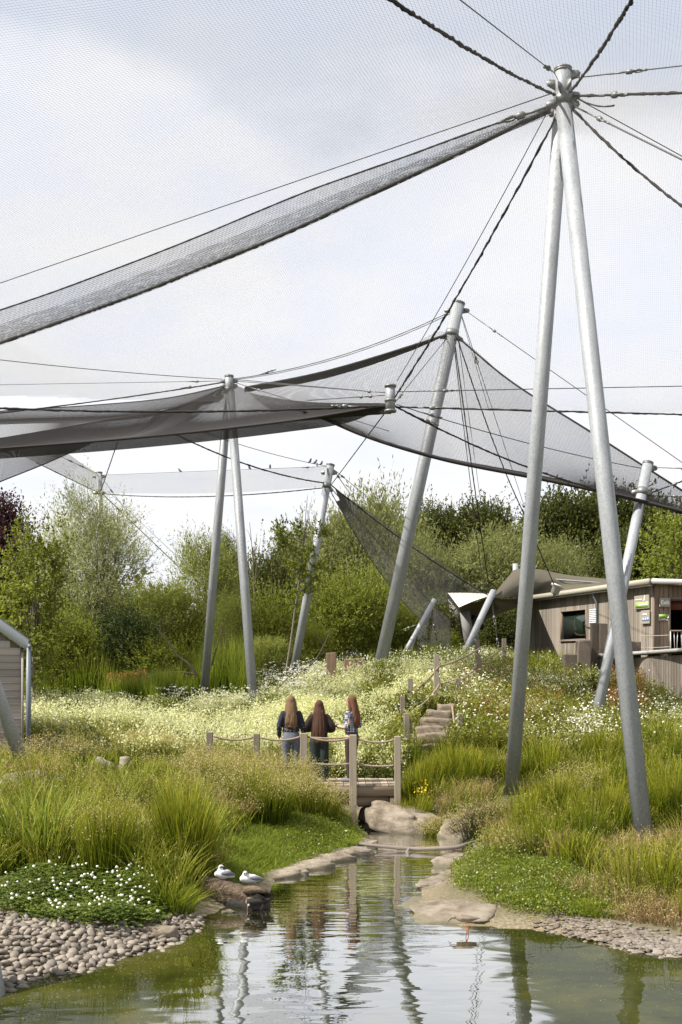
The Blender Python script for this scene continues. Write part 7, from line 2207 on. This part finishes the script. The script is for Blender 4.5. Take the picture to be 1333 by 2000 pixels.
def person(name_label, px, Y, yaw, H, spec):
    x = (px - CX) / F * Y
    e = empty('person', (x, Y, DZ + .0), name_label, 'person', 'women on the footbridge', yaw)
    s = H / 1.70
    k = lambda *p: np.array(p, float) * s
    hipw, shw = .095, .175
    arms = spec['arms']                                 # per side: elbow, wrist, hand direction, hand up
    # one continuous body
    B = Buf()
    torso = [(0, 0, .80, .12, .09), (0, 0, .88, .165, .115), (0, .0, .96, .155, .105), (0, .005, 1.06, .125, .09), (0, .0, 1.18, .14, .10), (0, 0, 1.30, .155, .10), (0, -.005, 1.38, .15, .085), (0, -.005, 1.43, .085, .065), (0, .0, 1.49, .055, .055), (0, .005, 1.54, .05, .05)]
    B.add(*loft([tuple(np.array(r) * s) for r in torso], 20))
    V, Fs = blob(k(0, .012, 1.60), k(.073, .094, .112), 18, 14); B.add(V, Fs)                      # head, face towards +y
    B.add(*limb([k(0, .09, 1.605), k(0, .118, 1.585)], np.array([.014, .017]) * s, 8, 5))           # nose
    B.add(*limb([k(0, .06, 1.52), k(0, .085, 1.525)], np.array([.035, .025]) * s, 8, 5))            # chin
    for sd in (-1, 1): B.add(*blob(k(sd * .075, .0, 1.60), k(.012, .02, .03), 8, 6))
    for sd in (-1, 1):
        foot = spec.get('feet', {}).get(sd, (sd * .095, 0))
        B.add(*limb([k(sd * hipw, 0, .90), k(sd * (hipw + foot[0] * sd) / 2 * 1.0, .015, .48), k(foot[0], foot[1] - .01, .09)], np.array([.092, .055, .040]) * s, 12))
        B.add(*limb([k(foot[0], foot[1] - .03, .05), k(foot[0], foot[1] + .08, .035), k(foot[0] + sd * .01, foot[1] + .16, .03)], np.array([.040, .040, .030]) * s, 10))
        el, wr, hd, hu = arms[sd]
        B.add(*limb([k(sd * (shw - .02), -.005, 1.37), k(*el), k(*wr)], np.array([.052, .040, .027]) * s, 12))
        hand(B, k(*wr), hd, hu, s)
    body = remeshed('body', B, MAT['skin'], e, .014, 3)
    # eyes and mouth
    for sd in (-1, 1):
        V, Fs = blob(k(sd * .031, .098, 1.612), k(.013, .007, .007), 8, 6); Buf().add(V, Fs).obj('eye', MAT['black'], e, True)
    V, Fs = blob(k(0, .104, 1.548), k(.022, .006, .006), 8, 6); Buf().add(V, Fs).obj('mouth', MAT['pink'] if False else MAT['red_door'], e, True)
    # trousers
    B = Buf(); f = spec['fit']
    B.add(*loft([tuple(np.array(r) * s) for r in [(0, 0, .78, .14, .10), (0, -.012, .87, .178, .135), (0, -.006, .96, .166, .118), (0, 0, 1.045, .142, .104)]], 20))
    for sd in (-1, 1):
        foot = spec.get('feet', {}).get(sd, (sd * .095, 0))
        B.add(*limb([k(sd * hipw, -.008, .86), k(sd * (hipw + foot[0] * sd) / 2, .012, .50), k(foot[0], foot[1] - .01, .10)], np.array([.100 * f[0], .070 * f[1], .058 * f[2]]) * s, 14))
    remeshed('trousers', B, MAT[spec['trousers']], e, .017, 3)
    # top with sleeves
    B = Buf(); hem = spec.get('hem', .98)
    g = spec.get('girth', 1.0)
    B.add(*loft([tuple(np.array(r) * s) for r in [(0, 0, hem, .165 * g, .12 * g), (0, 0, hem + .07, .158 * g, .118 * g), (0, .0, 1.18, .158 * g, .115 * g), (0, -.005, 1.30, .172, .115), (0, -.008, 1.385, .158, .098), (0, -.006, 1.435, .085, .07), (0, 0, 1.46, .066, .064)]], 22))
    for sd in (-1, 1):
        el, wr, hd, hu = arms[sd]
        a, c, d = np.array([sd * (shw - .025), -.006, 1.372]), np.array(el, float), np.array(wr, float)
        r = spec.get('sleeve_r', (.068, .058, .045))
        if spec.get('sleeve', 'long') == 'long': pts, rr = [a, c, c + (d - c) * .93], r
        else: pts, rr = [a, a + (c - a) * .55, a + (c - a) * 1.02], (.068, .062, .058)
        B.add(*limb([k(*p) for p in pts], np.array(rr) * s, 12))
    remeshed('top', B, MAT[spec['top']], e, .016, 3)
    for sd in (-1, 1):
        if sd in spec.get('cuff', ()):
            el, wr, hd, hu = arms[sd]; a = np.array(wr, float) + (np.array(el) - np.array(wr)) * .30; b = np.array(wr, float) + (np.array(el) - np.array(wr)) * .04
            Buf().add(*limb([k(*a), k(*b)], np.array([.046, .044]) * s, 12)).obj('cuff', MAT['red'], e, True)
        if sd == spec.get('watch'):
            el, wr, hd, hu = arms[sd]; a = np.array(wr, float) + (np.array(el) - np.array(wr)) * .14; b = np.array(wr, float) + (np.array(el) - np.array(wr)) * .05
            Buf().add(*tube([k(*a), k(*b)], .036 * s, 12)).obj('watch', MAT['black'], e, True)
        foot = spec.get('feet', {}).get(sd, (sd * .095, 0))
        Bs = Buf(); Bs.add(*limb([k(foot[0], foot[1] - .045, .055), k(foot[0], foot[1] + .07, .048), k(foot[0] + sd * .01, foot[1] + .165, .038)], np.array([.050, .050, .040]) * s, 12, 12))
        V = np.concatenate(Bs.V); V[:, 2] = np.maximum(V[:, 2], .004); Bs.V = [V]
        Bs.obj('shoe', MAT['shoe'], e, True)
    # long hair: a cap over the skull flowing into a thick fall of strands down the back
    B = Buf(); L = spec['hair_len']
    V, Fs = blob(k(0, -.010, 1.622), k(.090, .104, .112), 20, 14); V[:, 1] = np.minimum(V[:, 1], .070 * s); B.add(V, Fs)
    z0 = 1.62; w = spec.get('hair_w', .12)
    ring = []
    for t in np.linspace(0, 1, 9):
        z = z0 - L * t
        back = -.050 - .055 * min(1, t * 2.2) + .02 * max(0, t - .7)
        ring.append((spec.get('hair_dx', 0) * t, back, z, (.088 + (w - .088) * min(1, t * 1.6)) * (1 - .28 * max(0, t - .75) / .25), .055 + .008 * math.sin(t * 6)))
    B.add(*loft([tuple(np.array(r) * s) for r in ring[::-1]], 22))
    for sd in (-1, 1):
        if spec.get('front', True): B.add(*limb([k(sd * .072, .02, 1.62), k(sd * .088, -.01, 1.50), k(sd * (.095 + w * .1), -.03, 1.36), k(sd * .085, -.06, 1.22)], np.array([.026, .034, .034, .018]) * s, 10))
    gg = np.random.default_rng(int(px))
    for q in range(26):                                 # separate locks break up the outline
        a = gg.uniform(-1, 1); xx = a * w; zt = 1.50 - .2 * gg.random(); ze = z0 - L * (1.0 + .05 * gg.normal())
        B.add(*limb([k(xx * .8, -.10 - .02 * (1 - a * a), zt), k(xx * 1.02, -.125 - .03 * (1 - a * a), (zt + ze) / 2), k(xx * (.8 + .1 * gg.normal()) + spec.get('hair_dx', 0), -.105 - .025 * (1 - a * a), ze)], np.array([.020, .022, .008]) * s, 7, 10))
    remeshed('hair', B, MAT[spec['hair']], e, .010, 2)
    return e


def build_people():
    dn, out = (0, .05, -1), None
    person('woman with long blond hair, dark floral top and pale jeans', 569, 22.95, .06, 1.73, dict(
        arms={-1: ((-.235, -.03, 1.12), (-.235, .06, .90), (-.05, .15, -1), (1, 0, 0)), 1: ((.235, -.03, 1.11), (.262, .03, .88), (.15, .1, -1), (-1, .2, 0))},
        fit=(1.0, 1.0, 1.0), trousers='jeans', top='floral', hem=1.0, hair='hair_blond', hair_len=.52, hair_w=.105, cuff=(1,), girth=1.02))
    person('woman with very long dark brown hair and dark jumper, arms folded', 624, 22.95, -.03, 1.64, dict(
        arms={-1: ((-.285, -.0, 1.13), (-.10, .20, 1.12), (1, .3, .0), (0, 0, 1)), 1: ((.285, .0, 1.13), (.10, .23, 1.08), (-1, .3, 0), (0, 0, 1))},
        fit=(1.12, 1.45, 1.65), trousers='green_cloth', top='jumper', hem=.93, hair='hair_brown', hair_len=.78, hair_w=.112, girth=1.12, sleeve_r=(.080, .078, .058), feet={-1: (-.10, 0), 1: (.11, .03)}))
    person('woman with auburn hair and spotted blouse turned left with forearm raised', 687, 22.95, 1.02, 1.73, dict(
        arms={-1: ((-.22, -.03, 1.12), (-.13, .27, 1.12), (.15, 1, .12), (0, -.1, 1)), 1: ((.235, -.04, 1.12), (.12, .22, 1.05), (-.4, 1, .05), (0, 0, 1))},
        fit=(.98, .95, .9), trousers='brown_cloth', top='dotted', hem=.99, sleeve='short', hair='hair_red', hair_len=.50, hair_w=.104, watch=-1))


build_people()


# ------------------------------------------------------------------ birds
def bird_body(parent, rings_axis, mat, name='body', voxel=.008):
    B = Buf()
    for P, R in rings_axis: B.add(*limb(P, R, 12, 14))
    return remeshed(name, B, MAT[mat], parent, voxel, 4)


def build_birds():
    gd = 'white ducks resting on the log'
    # left duck: upright, looking over its back
    q = at(438, 1716, 15.12)
    e = empty('duck', tuple(q), 'left white and grey duck with black crown stripes on the log', 'duck', gd, math.radians(200)); e.scale = (.78,) * 3
    bird_body(e, [([(-.17, 0, .03), (-.06, 0, .075), (.06, 0, .085), (.13, 0, .085)], [.03, .082, .088, .05]), ([(.09, 0, .10), (.07, 0, .17), (.055, 0, .205)], [.05, .040, .044]), ([(.055, 0, .205), (.03, .0, .21)], [.044, .03])], 'duck_white')
    for s in (-1, 1):
        Buf().add(*limb([(.05, s * .062, .10), (-.06, s * .070, .10), (-.18, s * .03, .06)], np.array([.030, .048, .014]), 10)).obj('wing', MAT['duck_grey'], e, True)
        Buf().add(*limb([(.085, s * .030, .205), (.055, s * .040, .212), (.02, s * .028, .20)], np.array([.008, .014, .008]), 8)).obj('eye_patch', MAT['duck_black'], e, True)
    Buf().add(*limb([(.06, 0, .125), (-.02, 0, .165), (-.12, 0, .12)], np.array([.02, .026, .012]), 8)).obj('back_stripe', MAT['duck_black'], e, True)
    Buf().add(*limb([(.09, .0, .198), (.122, .0, .19)], np.array([.013, .008]), 8)).obj('bill', MAT['duck_grey'], e, True)
    # right duck: crouched, facing the viewer
    q = at(488, 1724, 14.95)
    e = empty('duck', tuple(q), 'right white duck with black eye patch crouched on the log', 'duck', gd, math.radians(196)); e.scale = (.82,) * 3
    bird_body(e, [([(-.20, 0, .045), (-.08, 0, .062), (.04, 0, .072), (.12, 0, .07)], [.02, .068, .078, .052]), ([(.10, -.0, .08), (.085, .01, .14), (.075, .025, .165)], [.05, .036, .040])], 'duck_white')
    for s in (-1, 1): Buf().add(*limb([(.0, s * .055, .085), (-.10, s * .050, .075), (-.24, s * .012, .04)], np.array([.024, .040, .010]), 10)).obj('wing', MAT['duck_grey'], e, True)
    for dx in (-.016, .022): Buf().add(*blob((.075 + dx, .060, .17), (.010, .008, .011), 8, 6)).obj('eye_patch', MAT['duck_black'], e, True)
    Buf().add(*limb([(.078, .06, .155), (.080, .095, .145)], np.array([.012, .008]), 8)).obj('bill', MAT['duck_grey'], e, True)
    # wading bird on the right
    Y = 13.55
    q = at(908, 1818, Y)
    e = empty('wader', (q[0], q[1], 0), 'brown wading bird with orange legs pacing in shallow water by the flat slab', 'wader')
    bird_body(e, [([(.15, 0, .155), (.06, 0, .155), (-.04, 0, .162), (-.08, 0, .165)], [.010, .040, .047, .034]), ([(-.06, 0, .165), (-.105, 0, .178), (-.135, 0, .172)], [.032, .020, .024])], 'wader', voxel=.006)
    for s in (-1, 1): Buf().add(*limb([(-.04, s * .036, .17), (.05, s * .038, .165), (.17, s * .012, .16)], np.array([.016, .022, .006]), 8)).obj('wing', MAT['wader'], e, True)
    Buf().add(*limb([(-.15, 0, .168), (-.18, 0, .14), (-.20, 0, .118)], np.array([.009, .005, .003]), 6)).obj('bill', MAT['duck_black'], e, True)
    for s, dx in ((-1, .0), (1, .035)): Buf().add(*tube([(.02, s * .014, .13), (.012 + dx, s * .014, .075), (.03 + dx * .4, s * .014, -.02)], [.007, .005, .005], 6)).obj('leg', MAT['orange'], e, True)
    # wader seen from behind under the log
    q = at(487, 1778, 14.75)
    e = empty('wader', (q[0], q[1], 0), 'small brown wader seen from behind below the hollow log end', 'wader')
    bird_body(e, [([(0, -.09, .09), (0, -.02, .115), (0, .05, .13)], [.018, .050, .036]), ([(0, .05, .14), (0, .08, .165)], [.026, .022])], 'wader', voxel=.006)
    Buf().add(*limb([(0, -.10, .083), (0, -.075, .095)], np.array([.014, .02]), 8)).obj('rump', MAT['duck_white'], e, True)
    Buf().add(*limb([(0, .10, .162), (0, .15, .14)], np.array([.007, .003]), 6)).obj('bill', MAT['duck_black'], e, True)
    for s in (-1, 1): Buf().add(*tube([(s * .02, -.01, .08), (s * .022, 0, -.02)], .005, 6)).obj('leg', MAT['orange'], e, True)
    # duck dabbling by the branch
    q = at(703, 1670, 19.0)
    e = empty('duck', (q[0], q[1], 0), 'dark brown duck dipping its head beneath the branch', 'duck')
    bird_body(e, [([(.16, 0, .05), (.06, 0, .035), (-.06, 0, .04), (-.12, 0, .05)], [.015, .065, .062, .035]), ([(-.10, 0, .06), (-.15, 0, .06), (-.18, 0, .02)], [.032, .026, .03])], 'wader')
    for s in (-1, 1): Buf().add(*limb([(-.04, s * .045, .07), (.06, s * .048, .065), (.17, s * .015, .06)], np.array([.014, .024, .006]), 8)).obj('wing', MAT['duck_grey'], e, True)
    Buf().add(*limb([(-.2, 0, .01), (-.225, 0, -.02)], np.array([.012, .008]), 6)).obj('bill', MAT['duck_black'], e, True)
    # small birds on the far wire
    me = None
    spots = [(352, 922.5, 50), (488, 917.5, 46), (528, 916.5, 45), (606, 901, 43), (616, 904.5, 43), (628, 907.5, 43), (620, 913, 42.6)]
    BL = ['small dark bird alone on the far wire left of the middle mast', 'small dark bird on the far wire just right of the middle mast', 'small dark bird on the far wire between the middle mast and the trio',
          'first small bird of the trio on the sloping wire by the slim mast', 'second small bird of the trio on the sloping wire by the slim mast', 'third small bird of the trio nearest the slim mast head', 'small bird on the lower wire close to the slim mast head']
    for i, (px, py, Y) in enumerate(spots):
        if i < 3 or i == 6:
            t = (px - 197) / (641 - 197); Y = 1 / ((1 - t) / 55 + t / 42)
            w0, w1 = at(196, 928, 55), at(640, 911, 42)
            k = (px - CX) / F; tt = (k * w0[1] - w0[0]) / ((w1[0] - w0[0]) - k * (w1[1] - w0[1])); q = w0 + (w1 - w0) * tt
        else:
            w0, w1 = at(400, 845, 38), at(642, 911, 42); k = (px - CX) / F
            tt = (k * w0[1] - w0[0]) / ((w1[0] - w0[0]) - k * (w1[1] - w0[1])); q = w0 + (w1 - w0) * tt; q[2] -= .1 * 4 * tt * (1 - tt)
        e = empty('small_bird', tuple(q), BL[i], 'bird', 'birds on the far wire', .8 * i)
        if me is None:
            o = bird_body(e, [([(.10, 0, .01), (0, 0, .06), (-.03, 0, .10)], [.012, .045, .035]), ([(-.03, 0, .10), (-.045, 0, .14)], [.035, .032])], 'duck_grey'); me = o.data
            bo = Buf().add(*limb([(-.07, 0, .14), (-.10, 0, .138)], np.array([.010, .004]), 6)).obj('bill', MAT['duck_black'], e); mb = bo.data
        else: link('body', me, e); link('bill', mb, e)


build_birds()
